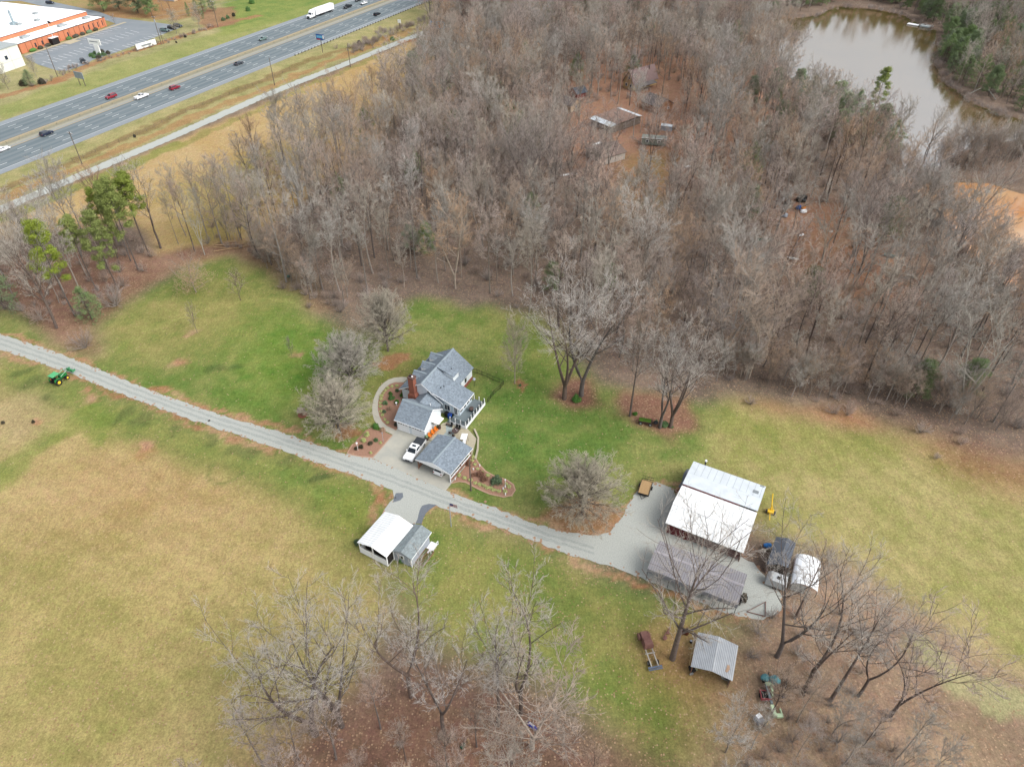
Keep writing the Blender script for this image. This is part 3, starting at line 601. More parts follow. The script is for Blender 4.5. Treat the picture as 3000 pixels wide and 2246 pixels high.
def dome(seed, H, W, n1=56, n2=8, n3=8, n4=5, twig=.0145):
    rng = np.random.RandomState(seed)
    T = bez(np.zeros((1, 3)), np.array([[0, 0, 1.]]), np.array([H*.8]), np.array([.27]), np.array([.05]), rng, .05, 0); parts = [tubes(T, 7, 8)]; cr = []
    t = .2+.45*(np.arange(n1)/n1)+rng.uniform(-.02, .02, n1); az = np.arange(n1)*2.4; el = np.radians(76-66*(np.arange(n1)/n1)**.8+rng.uniform(-7, 7, n1))
    nd = np.stack([np.cos(az)*np.sin(el), np.sin(az)*np.sin(el), np.cos(el)], 1); p = bat(T, np.zeros(n1, int), t)
    A = np.array([W/2, W/2, H*.42]); c0 = np.array([0, 0, H*.57]); a_ = (p-c0)/A; d_ = nd/A
    qa = (d_*d_).sum(1); qb = (a_*d_).sum(1); qc = (a_*a_).sum(1)-1; L = (-qb+np.sqrt(np.maximum(qb*qb-qa*qc, .01)))/qa*rng.uniform(.80, .92, n1)
    B1 = bez(p, nd, L, np.full(n1, .09), np.full(n1, .02), rng, .12, .0); parts.append(tubes(B1, 5, 5))
    B2 = kids(B1, n2, rng, .15, 1, (16, 52), .42, .6, .02, taper=True); B2['r0'] = np.maximum(B2['r0'], .028); B2['r1'] = B2['r0']*.4; parts.append(tubes(B2, 3, 3))
    B3 = kids(B2, n3, rng, .15, 1, (22, 60), .55, .6, .02, .45); B3['r0'] = np.full(len(B3['a']), twig*1.2); B3['r1'] = B3['r0']*.5; cr.append(tubes(B3, 3, 3))
    B4 = kids(B3, n4, rng, .2, 1, (18, 45), .6, .6, .05, .3); B4['r0'] = np.full(len(B4['a']), twig); B4['r1'] = B4['r0']*.4; cr.append(tubes(B4, 2, 3))
    return merge(parts), merge(cr)
for i in range(8):
    PR['f%d' % i] = proto('hardwood', *hardwood(100+i, 20, clear=(.55,.45,.62,.5,.4,.58,.5,.36)[i], r0=.17+.03*(i % 4), width=(5.5,6.5,4.8,6,7.5,5.2,6.8,8)[i], n1=(12,14,10,12,14,11,13,15)[i], n2=6, n3=7, n4=4, ang=((12,40),(16,50),(10,36),(14,44),(20,60),(12,40),(16,52),(20,62))[i], twig=.017, upk=.26), (bark, bark_d, bark, bark_d, bark, bark_d, bark, bark)[i], (tw_g, tw, tw_g, tw_t, tw, tw, tw_g, tw_t)[i])
for i in range(3):
    PR['m%d' % i] = proto('hardwood', *hardwood(140+i, 16, clear=.36, r0=.2, width=8.5, n1=14, n2=7, n3=7, n4=4, ang=(16, 58), fork=(2, 3, 2)[i], twig=.017, upk=.26), (bark_d, bark, bark)[i], (tw, tw_t, tw_g)[i])
for i in range(2):
    PR['r%d' % i] = proto('lawn_tree', *dome(180+i, 12.5, 14), bark_d, tw_o)
for i in range(3):
    PR['b%d' % i] = proto('big_tree', *hardwood(220+i, 23, clear=.32, r0=.48, width=13, n1=(15,15,14)[i], n2=7, n3=7, n4=5, ang=(16, 54), fork=(1, 3, 2)[i], twig=.014, upk=.24), bark_d, tw_f)
PR['t0'] = proto('tall_tree', *hardwood(260, 24, clear=.55, r0=.30, width=7.5, n1=11, n2=7, n3=7, n4=4, ang=(14, 44), twig=.014, upk=.26), bark_d, tw_f)
PR['t1'] = proto('tall_tree', *hardwood(261, 24, clear=.5, r0=.32, width=8.5, n1=12, n2=7, n3=7, n4=4, ang=(14, 44), fork=2, twig=.014, upk=.26), bark_d, tw_f)
PR['s0'] = proto('sapling', *hardwood(280, 5, clear=.2, r0=.06, width=3.2, n1=12, n2=5, n3=4, n4=0, ang=(14, 42), twig=.012), bark_d, tw)
PR['v0'] = proto('slender_tree', *hardwood(290, 10, clear=.22, r0=.13, width=5.5, n1=20, n2=8, n3=6, n4=3, ang=(10, 60), twig=.014), bark, tw_o)
PR['w0'] = proto('white_tree', *hardwood(300, 16, clear=.35, r0=.26, width=10, n1=14, n2=7, n3=6, n4=2, ang=(22, 58), fork=3, twig=.022), bark_p, bark_p)
for i in range(3): PR['p%d' % i] = proto('pine', *pine(320+i, 24-i, clear=(.42, .55, .3)[i], width=6.2-.4*i, nb=32), bark_d, needle)
for i in range(2): PR['c%d' % i] = proto('cedar', *cedar(340+i, 9, 5.5), bark_d, needle_d)
PR['q0'] = proto('pine', *pine(350, 16, clear=.14, width=8.5, nb=44, tuft=60, leaf=.24), bark_d, needle_d)
for i in range(2): PR['h%d' % i] = proto('shrub', *shrub(360+i, 4.6, 2.8), bark, tw)
PR['n0'] = proto('beech', hardwood(370, 8, clear=.12, r0=.14, width=8, n1=16, n2=6, n3=5, n4=0)[0], leafball(np.random.RandomState(4), np.random.RandomState(3).normal(0, 1, (150, 3))*np.array([1.9, 1.9, 1.4])+np.array([0, 0, 4.2]), np.full(150, .8), 22, .14), bark, beech)
BASEH = dict(f=20, m=16, r=12.5, b=23, t=24, s=5, v=10, w=16, p=23, c=9, q=16, h=2.8, n=7.5)
NT = [0]
def tree(k, name, label, cat, loc, h, rot=None, wide=1., group=None, rng=random.Random(77)):
    a, b_, crn = PR[k]; r = thing(name, label, cat, (loc[0], loc[1], -.1), rng.uniform(0, 6.28) if rot is None else rot, group)
    s = h/BASEH[k[0]]; r.scale = (s*wide, s*wide, s)
    for nm, me in (('trunk', a), (crn, b_)):
        o = bpy.data.objects.new(nm, me); COL.objects.link(o); o.parent = r
    NT[0] += 1; return r
# ---------------------------------------------------------------- single trees one can point to
TL = [ # proto, name, label, px base, height, rot, wide
('r0','lawn_tree','round grey bare tree beside the curved walk, nearest the gravel drive',(995,1266),12.5,0.3,1.06),
('r1','lawn_tree','round bare tree just behind the one nearest the drive, half hidden by it',(1030,1135),13.5,1.9,1.06),
('r0','lawn_tree','round grey-green bare tree at the wood edge north of the house',(1137,1028),16,3.9,.72),
('r1','lawn_tree','large round bare tree alone in the bend of the gravel drive',(1704,1508),13.2,2.5,1.1),
('v0','slender_tree','slender pale bare tree in a mulch ring beside the black fence',(1508,1122),13,1.0,.8),
('s0','sapling','small bare fan-shaped tree in a mulch ring on the front lawn',(855,1042),4,0.,.7),
('s0','sapling','bare sapling on the lawn below the log pile, highest of the three',(705,880),6.5,1.,1.),
('s0','sapling','thin sapling in the middle of the upper left lawn',(578,975),6,2.,.6),
('n0','beech','small beech holding dry tan leaves at the upper lawn edge',(575,855),8.2,0,1.),
('h0','shrub','round bare grey shrub in brown leaves beside the gravel drive',(250,1018),4.6,0,1.),
('h1','shrub','wide tangled bare shrub at the foot of the drooping pine',(340,895),5.6,0,1.2),
('h0','shrub','low bare thicket under the leaning trunks by the drive',(120,935),4.4,2,1.3),
('b1','big_tree','big many-limbed grey tree standing over the leafy mound on the lawn',(1653,1168),22,.6,1.1),
('b2','big_tree','big forked tree beside the green bush on the leafy mound',(1703,1158),24,2.4,1.05),
('t0','tall_tree','slim dark tree at the left end of the island with the old planter wagon',(1845,1218),19,0.,1.0),
('b2','big_tree','pale rough-barked tree right of the green planter wagon',(1933,1252),19,1.3,.9),
('b1','leaning_tree','dark tree leaning right at the wood edge above the lawn corner',(1964,1250),20,.9,1.0),
('b0','big_tree','thick tree with a long limb reaching over the small metal shed',(1970,1928),24,.2,.95),
('b2','big_tree','big tree leaning left over the tan field at the lower left',(925,2150),22,3.4,1.05),
('b1','big_tree','many-limbed tree below the white-roofed pavilion',(1002,2126),22,.9,.85),
('t1','tall_tree','tall single-stem tree just below the grey pavilion shed',(1205,2040),25,.5,1.0),
('t1','hardwood','double-trunk tree in the lower woods right of the tall single stem',(1300,2145),22,2.2,1.0),
('t0','tall_tree','tall pale-topped tree at lower centre, left of a pair',(1460,2124),24,1.8,1.0),
('t1','tall_tree','tall dark forked tree at lower centre, right of a pair',(1525,2090),25,4.2,1.0),
('m1','hardwood','broad tan-twigged tree spreading over the lower lawn',(1560,2190),17,.4,1.5),
('m2','hardwood','pale starburst crown at the bottom edge of the lower woods',(1490,2285),11,.8,1.2),
('b2','big_tree','tree with many upright limbs right of the white arched canopy',(2276,1922),22,5.2,.85),
('t1','tall_tree','long bare trunk rising right of the small metal shed',(2352,2025),24,3.9,1.0),
('t0','tall_tree','thin leaning trunk at lower right between two forked trees',(2433,2050),22,1.6,1.0),
('t1','tall_tree','dark slim forked tree at lower right, left of the wide V tree',(2515,2037),18,2.9,.95),
('m0','forked_tree','wide V-shaped dark tree furthest right by the leafy track',(2608,2097),17,1.55,1.15),
('w0','white_tree','white-limbed sycamore beside the scattered rubbish in the wood',(2405,770),17,2.,1.1),
('w0','white_tree','pale smooth-limbed tree at the right end of the wood above the field',(2800,1210),20,3.,1.),
('w0','white_tree','pale-trunked birch among the row left of the log pile',(600,746),15,1.4,.55),
('b1','big_tree','big forked dark tree on the bank of the muddy pond',(2820,705),18,2.2,.8),
('t1','tall_tree','tall dark tree standing against the pond water, nearest the bank',(2690,515),19,.8,1.),
('p0','pine','tall leaning-looking pine furthest left in the green clump',(220,925),24,.2,1.0),
('p1','pine','pine with a bushy top, second from the left in the clump',(283,848),20,1.6,1.0),
('p2','pine','drooping pine with yellow-green boughs hanging low over the leaves',(348,850),23,.5,1.0),
('p1','pine','tallest pine at the right end of the green clump',(439,748),23,2.2,1.1),
('p0','pine','pine with a thick crown in the right half of the clump',(405,790),24,2.9,1.0),
('p2','pine','dense green pine behind the clump, partly screened by bare limbs',(345,755),21,3.1,.9),
('p1','pine','narrow pine rising just left of the tallest one',(383,764),22,4.2,1.0),
('c0','cedar','dark low evergreen under the pines near the drive',(270,935),9,.2,1.),
('c1','cedar','yellow-green pine bough mass cut by the left edge of the photo',(15,905),12,.2,1.1),
('b0','big_tree','thick-trunked leaning bare tree at the left end near the gravel drive',(166,960),21,2.4,.8),
('m2','hardwood','bare tree behind the left pines with grey upright twigs',(100,870),17,.4,1.),
('t1','tall_tree','tall forked bare tree just right of the green pines',(471,727),22,5.1,1.0),
('f0','hardwood','tall bare tree right of the forked one, over the beech',(545,690),18,1.1,1.1),
('p0','pine','tall pine on the bank standing out against the pond',(2545,372),20,1.1,1.),
('c0','cedar','bright green leaning evergreen on the pond bank left of the tall pine',(2500,350),11,1.1,1.),
('q0','pine','dark green evergreen at the edge of the tan field near the gravel road',(1215,272),15,.4,.8),
('c1','cedar','lone yellow-green evergreen among bare trees near the billboard',(1335,215),10,2.,.8),
('q0','pine','broad grey-green evergreen behind the one at the tan field edge',(1240,215),13,2.4,1.),
]
for k, nm, lb, px, h, rot, wd in TL:
    o = tree(k, nm, lb, nm.replace('_', ' ') if nm not in ('hardwood', 'beech', 'cedar', 'pine', 'sapling', 'shrub') else ('shrub' if nm == 'shrub' else 'tree'), G(*px), h, rot, wd)
# ---------------------------------------------------------------- the woods
def pin(p, poly):
    x, y = p; c = False; n_ = len(poly)
    for i in range(n_):
        x0, y0 = poly[i]; x1, y1 = poly[(i+1) % n_]
        if (y0 > y) != (y1 > y) and x < (x1-x0)*(y-y0)/(y1-y0)+x0: c = not c
    return c
WOOD = P((470,735),(560,700),(640,650),(720,590),(800,520),(900,450),(980,395),(1060,380),(1140,320),(1200,300),(1270,180),(1300,110),(1240,60),(1300,-40),(2260,-40),(2200,30),(2270,150),(2290,240),(2370,330),(2480,385),(2600,450),(2650,540),(2700,640),(2790,740),(2880,830),(3000,930),(3150,1010),(3300,1360),(3000,1262),(2800,1205),(2600,1160),(2450,1160),(2250,1130),(2090,1120),(1960,1090),(1800,1100),(1680,1010),(1600,960),(1460,870),(1350,850),(1250,820),(1190,850),(1080,880),(1000,915),(880,880),(790,780),(700,722),(620,735))
CLUMP = P((-60,900),(-60,700),(60,760),(250,700),(420,700),(460,760),(380,830),(300,870),(230,930),(160,930))
FAR = P((2200,-40),(2265,40),(2350,38),(2470,0),(2580,8),(2700,50),(2770,90),(2765,180),(2790,240),(2850,270),(2950,310),(3150,370),(3250,-60),(2800,-60))
STRIP = P((2740,526),(2800,492),(2880,460),(3000,436),(3250,420),(3250,575),(3000,552),(2890,525),(2800,515))
LOW = P((560,2340),(660,2260),(800,2210),(950,2170),(1100,2120),(1250,2080),(1400,2180),(1560,2200),(1700,2240),(1800,2330),(1600,2900),(300,2900))
LOWR = P((2120,2200),(2240,2090),(2400,2095),(2560,2130),(2650,2200),(2720,2320),(2600,2700),(2100,2600))
LOWM = P((2230,1800),(2420,1760),(2600,1900),(2560,2010),(2400,2080),(2280,2060),(2190,1930))
CLEAR = [P((1640,330),(1760,330),(1770,430),(1640,430)), P((1700,330),(1880,360),(1860,420),(1720,420)), P((1790,400),(1960,420),(1960,640),(1800,640)), P((2270,590),(2480,600),(2480,800),(2300,860)), P((1790,220),(2000,240),(2010,400),(1880,330))]
HOUSES = [P((1810,290),(2000,280),(2000,250),(1810,250)), P((1870,370),(1990,370),(1990,300),(1870,300)), P((1640,330),(1720,330),(1720,270),(1640,270)), P((1720,400),(1860,400),(1860,310),(1720,310)), P((1690,500),(1830,500),(1830,410),(1690,410))]
def scatter(poly, spacing, seed, avoid=()):
    r = random.Random(seed); xs = [p[0] for p in poly]; ys = [p[1] for p in poly]; cell = {}; out = []
    A = (max(xs)-min(xs))*(max(ys)-min(ys)); n_ = int(A/spacing**2*7)
    for _ in range(n_):
        p = (r.uniform(min(xs), max(xs)), r.uniform(min(ys), max(ys)))
        if not pin(p, poly) or any(pin(p, q) for q in avoid): continue
        k = (int(p[0]//spacing), int(p[1]//spacing))
        if any(math.hypot(p[0]-q[0], p[1]-q[1]) < spacing for i in (-1, 0, 1) for j in (-1, 0, 1) for q in cell.get((k[0]+i, k[1]+j), [])): continue
        cell.setdefault(k, []).append(p); out.append(p)
    return out
for i, (x, y, h) in enumerate(((2330,285,8),(2365,325,10),(2400,345,9),(2432,362,11),(2465,378,10),(2520,398,9),(2560,420,10),(2600,452,9),(2350,345,8),(2450,410,8),(2500,430,9))):
    tree(('q0','c0','c1')[i % 3], 'evergreen_tree', 'dark green evergreen in the belt along the near pond bank', 'tree', G(x, y), h*1.3, None, 1.15, 'evergreens along the near pond bank')
fixed = [G(*q[3]) for q in TL]
cand = [(p, 'wood') for p in scatter(WOOD, 4.8, 1, HOUSES)]
# thin the clearing around the hidden houses
rr = random.Random(9)
cand = [c for c in cand if not any(pin(c[0], q) for q in CLEAR) or rr.random() < .26]
BANK = P((2290,230),(2370,300),(2500,340),(2640,420),(2720,540),(2640,560),(2560,470),(2400,430),(2280,330))
cand = [c for c in cand if not pin(c[0], BANK) or rr.random() < .4]
cand += [(p, 'clump') for p in scatter(CLUMP, 5.0, 2)]+[(p, 'far') for p in scatter(FAR, 4.6, 3)]+[(p, 'strip') for p in scatter(STRIP, 4.6, 4)]
cand += [(p, 'low') for p in scatter(LOW, 4.5, 5)]+[(p, 'lowr') for p in scatter(LOWR, 3.4, 6)]+[(p, 'lowm') for p in scatter(LOWM, 9.0, 7)]
cand += [(G(x+rr.uniform(-14,14), y+rr.uniform(-12,12)), 'wood') for x, y in [(2610+ (i*9.5), 545+(i*9.2)) for i in range(44)] if rr.random() < .5]
cand = [c for c in cand if all(math.hypot(c[0][0]-f[0], c[0][1]-f[1]) > 3.2 for f in fixed)]
def px(p, h=0):
    d = p[1]*math.cos(CP)-(h-CH)*math.sin(CP); return 1500+CF*p[0]/d, 1123+CF*(-((h-CH)*math.cos(CP)+p[1]*math.sin(CP)))/d
def vis(p):
    a = px(p, 0); b_ = px(p, 17); return min(a[1], b_[1]) < 2290 and max(a[0], b_[0]) > -60 and min(a[0], b_[0]) < 3060 and a[1] > -60
cand = [c for c in cand if vis(c[0])]
def hides(p):
    x, y = px(p, 9)
    return (1630 < x < 2020 and 225 < y < 500) or (2270 < x < 2460 and 560 < y < 780)
rh = random.Random(12); cand = [c for c in cand if not hides(c[0]) or rh.random() < .48]
cand.sort(key=lambda c: c[0][1]**2+c[0][0]**2)
NIND = 300-len([1 for q in TL if q[1] not in ('shrub',)])
REG = {'clump': ('bare tree in the clump round the green pines at the left', 'bare trees of the left clump'),
 'far': ('tree on the far shore of the pond', 'trees on the far pond shore'),
 'low': ('bare tree in the dark leafy wood along the bottom edge', 'bare trees of the bottom wood'),
 'lowr': ('pale bare tree in the thicket at the lower right corner of the yard', 'bare trees of the lower right thicket'),
 'lowm': ('bare tree in the leafy ground beside the white canopy', 'bare trees beside the white canopy')}
def region(p):
    x, y = px(p)
    if y > 800:
        if x < 1250: return ('behind the round lawn trees left of the house', 'wood behind the left lawn')
        if x < 1700: return ('in the front rows of the wood straight behind the house', 'wood behind the house')
        if x < 2250: return ('at the wood edge above the metal barn', 'wood above the barn')
        return ('in the wood bordering the right-hand field', 'wood above the right field')
    if x < 1100: return ('in the wood between the left lawn and the tan field', 'wood below the tan field')
    if x < 1700: return ('deep in the wood between the house and the highway', 'deep wood behind the house')
    if x < 2250: return ('in the wood below the hidden houses', 'wood below the hidden houses')
    return ('in the wood between the rubbish clearing and the ponds', 'wood by the ponds')
KN = {'f5': 'slim mauve-twigged', 'f6': 'mid-height grey', 'f7': 'wide tan-twigged', 'f0': 'tall grey-twigged', 'f1': 'tall mauve-twigged', 'f2': 'high-crowned grey', 'f3': 'brown-twigged', 'f4': 'broad-topped grey', 'm0': 'forked mauve-twigged', 'm1': 'forked tan-twigged', 'm2': 'forked grey-twigged'}
r3 = random.Random(31); stuffpts = []
for i, (p, reg) in enumerate(cand):
    k = r3.choice(['f0', 'f1', 'f2', 'f3', 'f4', 'f5', 'f6', 'f7', 'm0', 'm1', 'm2', 'f2', 'f0'])
    ever = r3.random() < (.5 if reg == 'far' else .03 if reg == 'wood' else 0)
    h = r3.choice([r3.uniform(9, 14), r3.uniform(16, 21), r3.uniform(18, 23)])
    qx, qy = px(p)
    if reg == 'wood' and ((2560 < qx and 520 < qy < 1010 and qx > 2560+(qy-520)*.75) or pin(p, BANK)): h *= .66
    if reg in ('low', 'lowm'): k = r3.choice(['f1', 'f3', 'f5', 'm0', 'f1'])
    if reg == 'lowr': h = r3.uniform(8, 14)
    if reg == 'low': h = r3.uniform(9, 15)
    if reg == 'lowm': h = r3.uniform(12, 18)
    if reg == 'strip': h *= .7
    if NT[0] < 300 and reg not in ('far', 'strip'):
        if ever and any(pin(p, q) for q in CLEAR): ever = False
        if ever: k = 'q0'; h = r3.uniform(7, 10)
        if reg == 'wood':
            a, b_ = region(p); lb = ('dark evergreen ' if ever else 'bare %s tree ' % KN[k])+a; g = b_+(', evergreens' if ever else ', %s' % KN[k])
        else:
            lb, g = REG[reg]; lb = KN[k]+' '+lb; g = g+', '+KN[k]
        tree(k, 'evergreen_tree' if ever else 'bare_tree', lb, 'tree', p, h, None, r3.uniform(.85, 1.15), g)
    else:
        stuffpts.append((p[0], p[1], r3.uniform(8, 14) if ever else h*(.8 if reg == 'far' else 1), (['q0', 'q0', 'c0', 'c1'][r3.randrange(4)] if ever else k)))
def edgetrees(line, n_, wd, h0, h1):
    for _ in range(n_):
        i = r3.randrange(len(line)-1); t_ = r3.random(); x = line[i][0]+(line[i+1][0]-line[i][0])*t_; y = line[i][1]+(line[i+1][1]-line[i][1])*t_; q = G(x, y)
        stuffpts.append((q[0]+r3.gauss(0, wd), q[1]+abs(r3.gauss(0, wd)), r3.uniform(h0, h1), r3.choice(['m0', 'm1', 'm2', 'f7', 'f4'])))
edgetrees([(2090,1105),(2250,1135),(2450,1165),(2620,1185),(2800,1235),(3010,1300)], 75, 3.0, 5, 10)
edgetrees([(1040,880),(900,865),(800,780),(720,715),(640,700)], 34, 2.5, 5, 10)
edgetrees([(2620,528),(2690,590),(2760,660),(2840,745),(2920,830),(3010,915)], 40, 1.6, 5, 10)
edgetrees([(2750,526),(2830,500),(2920,480),(3030,465),(3120,470)], 60, 3.5, 6, 12)
print('TREES individual', NT[0], 'rest', len(stuffpts), 'cand', len(cand))
def instancer(name, label, cat, pts, keys, base, zoff=-.1, seed=1):
    """one object of many copies: pts = (x, y, height, key)"""
    r = random.Random(seed); me = bpy.data.meshes.new(name); me.from_pydata([(p[0], p[1], zoff) for p in pts], [], [])
    a = me.attributes.new('pick', 'INT', 'POINT'); a.data.foreach_set('value', [keys.index(p[3]) for p in pts])
    a = me.attributes.new('size', 'FLOAT', 'POINT'); a.data.foreach_set('value', [p[2]/BASEH[p[3][0]] for p in pts])
    a = me.attributes.new('turn', 'FLOAT', 'POINT'); a.data.foreach_set('value', [r.uniform(0, 6.28) for p in pts])
    o = bpy.data.objects.new(name, me); COL.objects.link(o); o['kind'] = 'stuff'; o['label'] = label; o['category'] = cat
    ng = bpy.data.node_groups.new(name, 'GeometryNodeTree')
    ng.interface.new_socket('Geometry', in_out='INPUT', socket_type='NodeSocketGeometry'); ng.interface.new_socket('Geometry', in_out='OUTPUT', socket_type='NodeSocketGeometry')
    N_ = ng.nodes; L_ = ng.links; gi = N_.new('NodeGroupInput'); gout = N_.new('NodeGroupOutput')
    iop = N_.new('GeometryNodeInstanceOnPoints'); join = N_.new('GeometryNodeJoinGeometry'); nodes_ = []
    for k in keys:
        me1, me2, _ = PR[k]; src = None
        for ob in bpy.data.objects:
            if ob.type == 'EMPTY' and len(ob.children) == 2 and ob.children[0].data in (me1, me2) and ob.children[1].data in (me1, me2): src = ob; break
        j2 = N_.new('GeometryNodeJoinGeometry')
        for ch in src.children:
            oi = N_.new('GeometryNodeObjectInfo'); oi.transform_space = 'ORIGINAL'; oi.inputs['Object'].default_value = ch; L_.new(oi.outputs['Geometry'], j2.inputs[0])
        gti = N_.new('GeometryNodeGeometryToInstance'); L_.new(j2.outputs[0], gti.inputs[0]); nodes_.append(gti)
    for gti in reversed(nodes_): L_.new(gti.outputs[0], join.inputs[0])
    L_.new(gi.outputs[0], iop.inputs['Points']); L_.new(join.outputs[0], iop.inputs['Instance']); iop.inputs['Pick Instance'].default_value = True
    def na(nm, dt):
        q = N_.new('GeometryNodeInputNamedAttribute'); q.data_type = dt; q.inputs['Name'].default_value = nm; return q.outputs['Attribute']
    L_.new(na('pick', 'INT'), iop.inputs['Instance Index']); L_.new(na('size', 'FLOAT'), iop.inputs['Scale'])
    cx = N_.new('ShaderNodeCombineXYZ'); L_.new(na('turn', 'FLOAT'), cx.inputs[2]); L_.new(cx.outputs[0], iop.inputs['Rotation'])
    L_.new(iop.outputs[0], gout.inputs[0]); md = o.modifiers.new('copies', 'NODES'); md.node_group = ng; return o
instancer('far_woodland', 'far bare woodland running back to the highway and round the pond', 'woodland', stuffpts, ['f0', 'f1', 'f2', 'f3', 'f4', 'f5', 'f6', 'f7', 'm0', 'm1', 'm2', 'q0', 'c0', 'c1'], None)
# understory: tangled brush along the wood floor
br = []
r4 = random.Random(44)
for poly, sp, pr_, sd_ in ((WOOD, 3.6, .55, 11), (CLUMP, 3.0, .7, 12), (FAR, 4.5, .6, 13), (LOW, 3.4, .35, 14), (LOWR, 2.4, .9, 15), (LOWM, 2.8, .8, 16)):
    for p in scatter(poly, sp, sd_, HOUSES+CLEAR if poly is WOOD else ()):
        if vis(p) and r4.random() < pr_: br.append((p[0], p[1], r4.uniform(1.2, 3.2), r4.choice(['h0', 'h1'])))
def band(a, b_, n_, wd, h0, h1):
    for _ in range(n_):
        i = r4.randrange(len(a)-1); t_ = r4.random(); x = a[i][0]+(a[i+1][0]-a[i][0])*t_; y = a[i][1]+(a[i+1][1]-a[i][1])*t_
        q = G(x, y); br.append((q[0]+r4.gauss(0, wd), q[1]+r4.gauss(0, wd), r4.uniform(h0, h1), r4.choice(['h0', 'h1'])))
band([(90,255),(170,228),(215,200),(300,178),(400,150),(470,128),(560,100),(620,80)], 0, 90, 1.2, .8, 1.8)
band([(1030,150),(1080,125),(1150,90),(1200,75),(1260,60)], 0, 90, 3.5, 1.2, 3.0)
band([(1020,895),(900,870),(800,770),(720,710),(640,700)], 0, 30, 3.0, 1.2, 2.6)
band([(2225,150),(2300,160),(2356,56),(2403,44),(2461,22),(2562,28),(2635,42),(2682,68),(2730,90)], 0, 70, 1.2, 1.2, 2.6)
band([(2748,120),(2742,160),(2746,195),(2760,220),(2780,250),(2820,278),(2866,308),(2918,326),(2945,345)], 0, 110, 1.0, 1.0, 2.4)
band([(2600,535),(2660,575),(2720,630),(2780,690),(2850,760),(2920,835),(3000,905)], 0, 130, 1.3, 1.0, 2.4)
band([(2200,1150),(2400,1185),(2600,1215),(2800,1270),(3000,1330)], 0, 16, 3.5, .6, 3.0)
instancer('brush', 'tangled bare brush and saplings covering the wood floor and ditches', 'undergrowth', br, ['h0', 'h1'], None, 0, 3)
print('brush', len(br))
# ---------------------------------------------------------------- buildings
def shingles(name, rgb, rgb2):
    m = mat(name, rgb, var2=rgb2, scale=5, rough=.9); t_ = m.node_tree; N_ = t_.nodes; b_ = N_['Principled BSDF']
    tc_ = N_.new('ShaderNodeTexCoord'); mp = N_.new('ShaderNodeMapping'); mp.inputs['Scale'].default_value = (2.2, 2.2, 6); t_.links.new(tc_.outputs['Object'], mp.inputs[0])
    v = N_.new('ShaderNodeTexVoronoi'); v.inputs['Scale'].default_value = 1.3; t_.links.new(mp.outputs[0], v.inputs['Vector'])
    s_ = N_.new('ShaderNodeSeparateColor'); t_.links.new(v.outputs['Color'], s_.inputs[0])
    mr_ = N_.new('ShaderNodeMapRange'); mr_.inputs[3].default_value = .80; mr_.inputs[4].default_value = 1.2; t_.links.new(s_.outputs[0], mr_.inputs[0])
    h_ = N_.new('ShaderNodeHueSaturation'); t_.links.new(mr_.outputs[0], h_.inputs['Value']); t_.links.new(b_.inputs['Base Color'].links[0].from_socket, h_.inputs['Color']); t_.links.new(h_.outputs[0], b_.inputs['Base Color']); return m
roof_g = shingles('shingle_blue_grey', (130,143,155), (150,162,173))
roof_cap = mat('ridge_cap', (158,172,180), var=.08, scale=3)
roof_s = shingles('shingle_grey', (134,146,150), (156,166,168))
siding = mat('white_siding', (226,234,240), var=.04, scale=.8, k=.78)
trim = mat('white_trim', (240,242,244), var=.03, k=.85)
sid_g = mat('grey_siding', (176,184,196), var=.05, scale=1)
sid_b = mat('pale_blue_siding', (196,212,222), var=.04, scale=1, k=.75)
glass = mat('window_glass', (52,62,72), rough=.08, var=.1, spec=.8, k=.7)
dark = mat('dark_interior', (44,40,40), var=.1)
brick = mat('red_brick', (150,92,76), var=.25, scale=3, var2=(172,110,90))
wood_b = mat('brown_wood', (150,112,92), var=.2, scale=4)
wmetal = mat('white_metal_roof', (240,242,242), var=.13, scale=1.1, rough=.5, k=.82, stretch=(3,.35,1))
wrib = mat('white_rib', (214,220,224), var=.05, k=.8)
gmetal = mat('grey_metal_roof', (212,220,226), var=.10, scale=.6, rough=.5, stretch=(1,1,1), k=.78)
galv = mat('galvanised_roof', (214,218,222), var=.14, scale=1.2, rough=.45)
pmetal = mat('purple_grey_roof', (168,166,170), var=.10, scale=.6, rough=.6)
def part(nm, m, parent, *fs, **kw):
    mb = MB()
    for f in fs: f(mb)
    return mb.build(nm, m, parent, **kw)
def win(parent, c, w_, h_, axis, nm='window', proud=.05, frame=trim, div=1):
    """window on a wall: axis 'x' = wall runs along local x (faces +-y), sign by proud"""
    x, y, z = c; a = MB(); g = MB()
    if axis == 'x':
        a.bz(x-w_/2-.09, x+w_/2+.09, y-abs(proud), y+abs(proud), z-h_/2-.09, z+h_/2+.09)
        fr = a.build(nm, frame, parent)
        for i in range(div):
            x0 = x-w_/2+w_*i/div+.04; x1 = x-w_/2+w_*(i+1)/div-.04; g.bz(x0, x1, y-abs(proud)-.02, y+abs(proud)+.02, z-h_/2, z+h_/2)
    else:
        a.bz(x-abs(proud), x+abs(proud), y-w_/2-.09, y+w_/2+.09, z-h_/2-.09, z+h_/2+.09)
        fr = a.build(nm, frame, parent)
        for i in range(div):
            y0 = y-w_/2+w_*i/div+.04; y1 = y-w_/2+w_*(i+1)/div-.04; g.bz(x-abs(proud)-.02, x+abs(proud)+.02, y0, y1, z-h_/2, z+h_/2)
    g.build('pane', glass, fr); return fr
RZ = math.atan2(U_[1], U_[0])
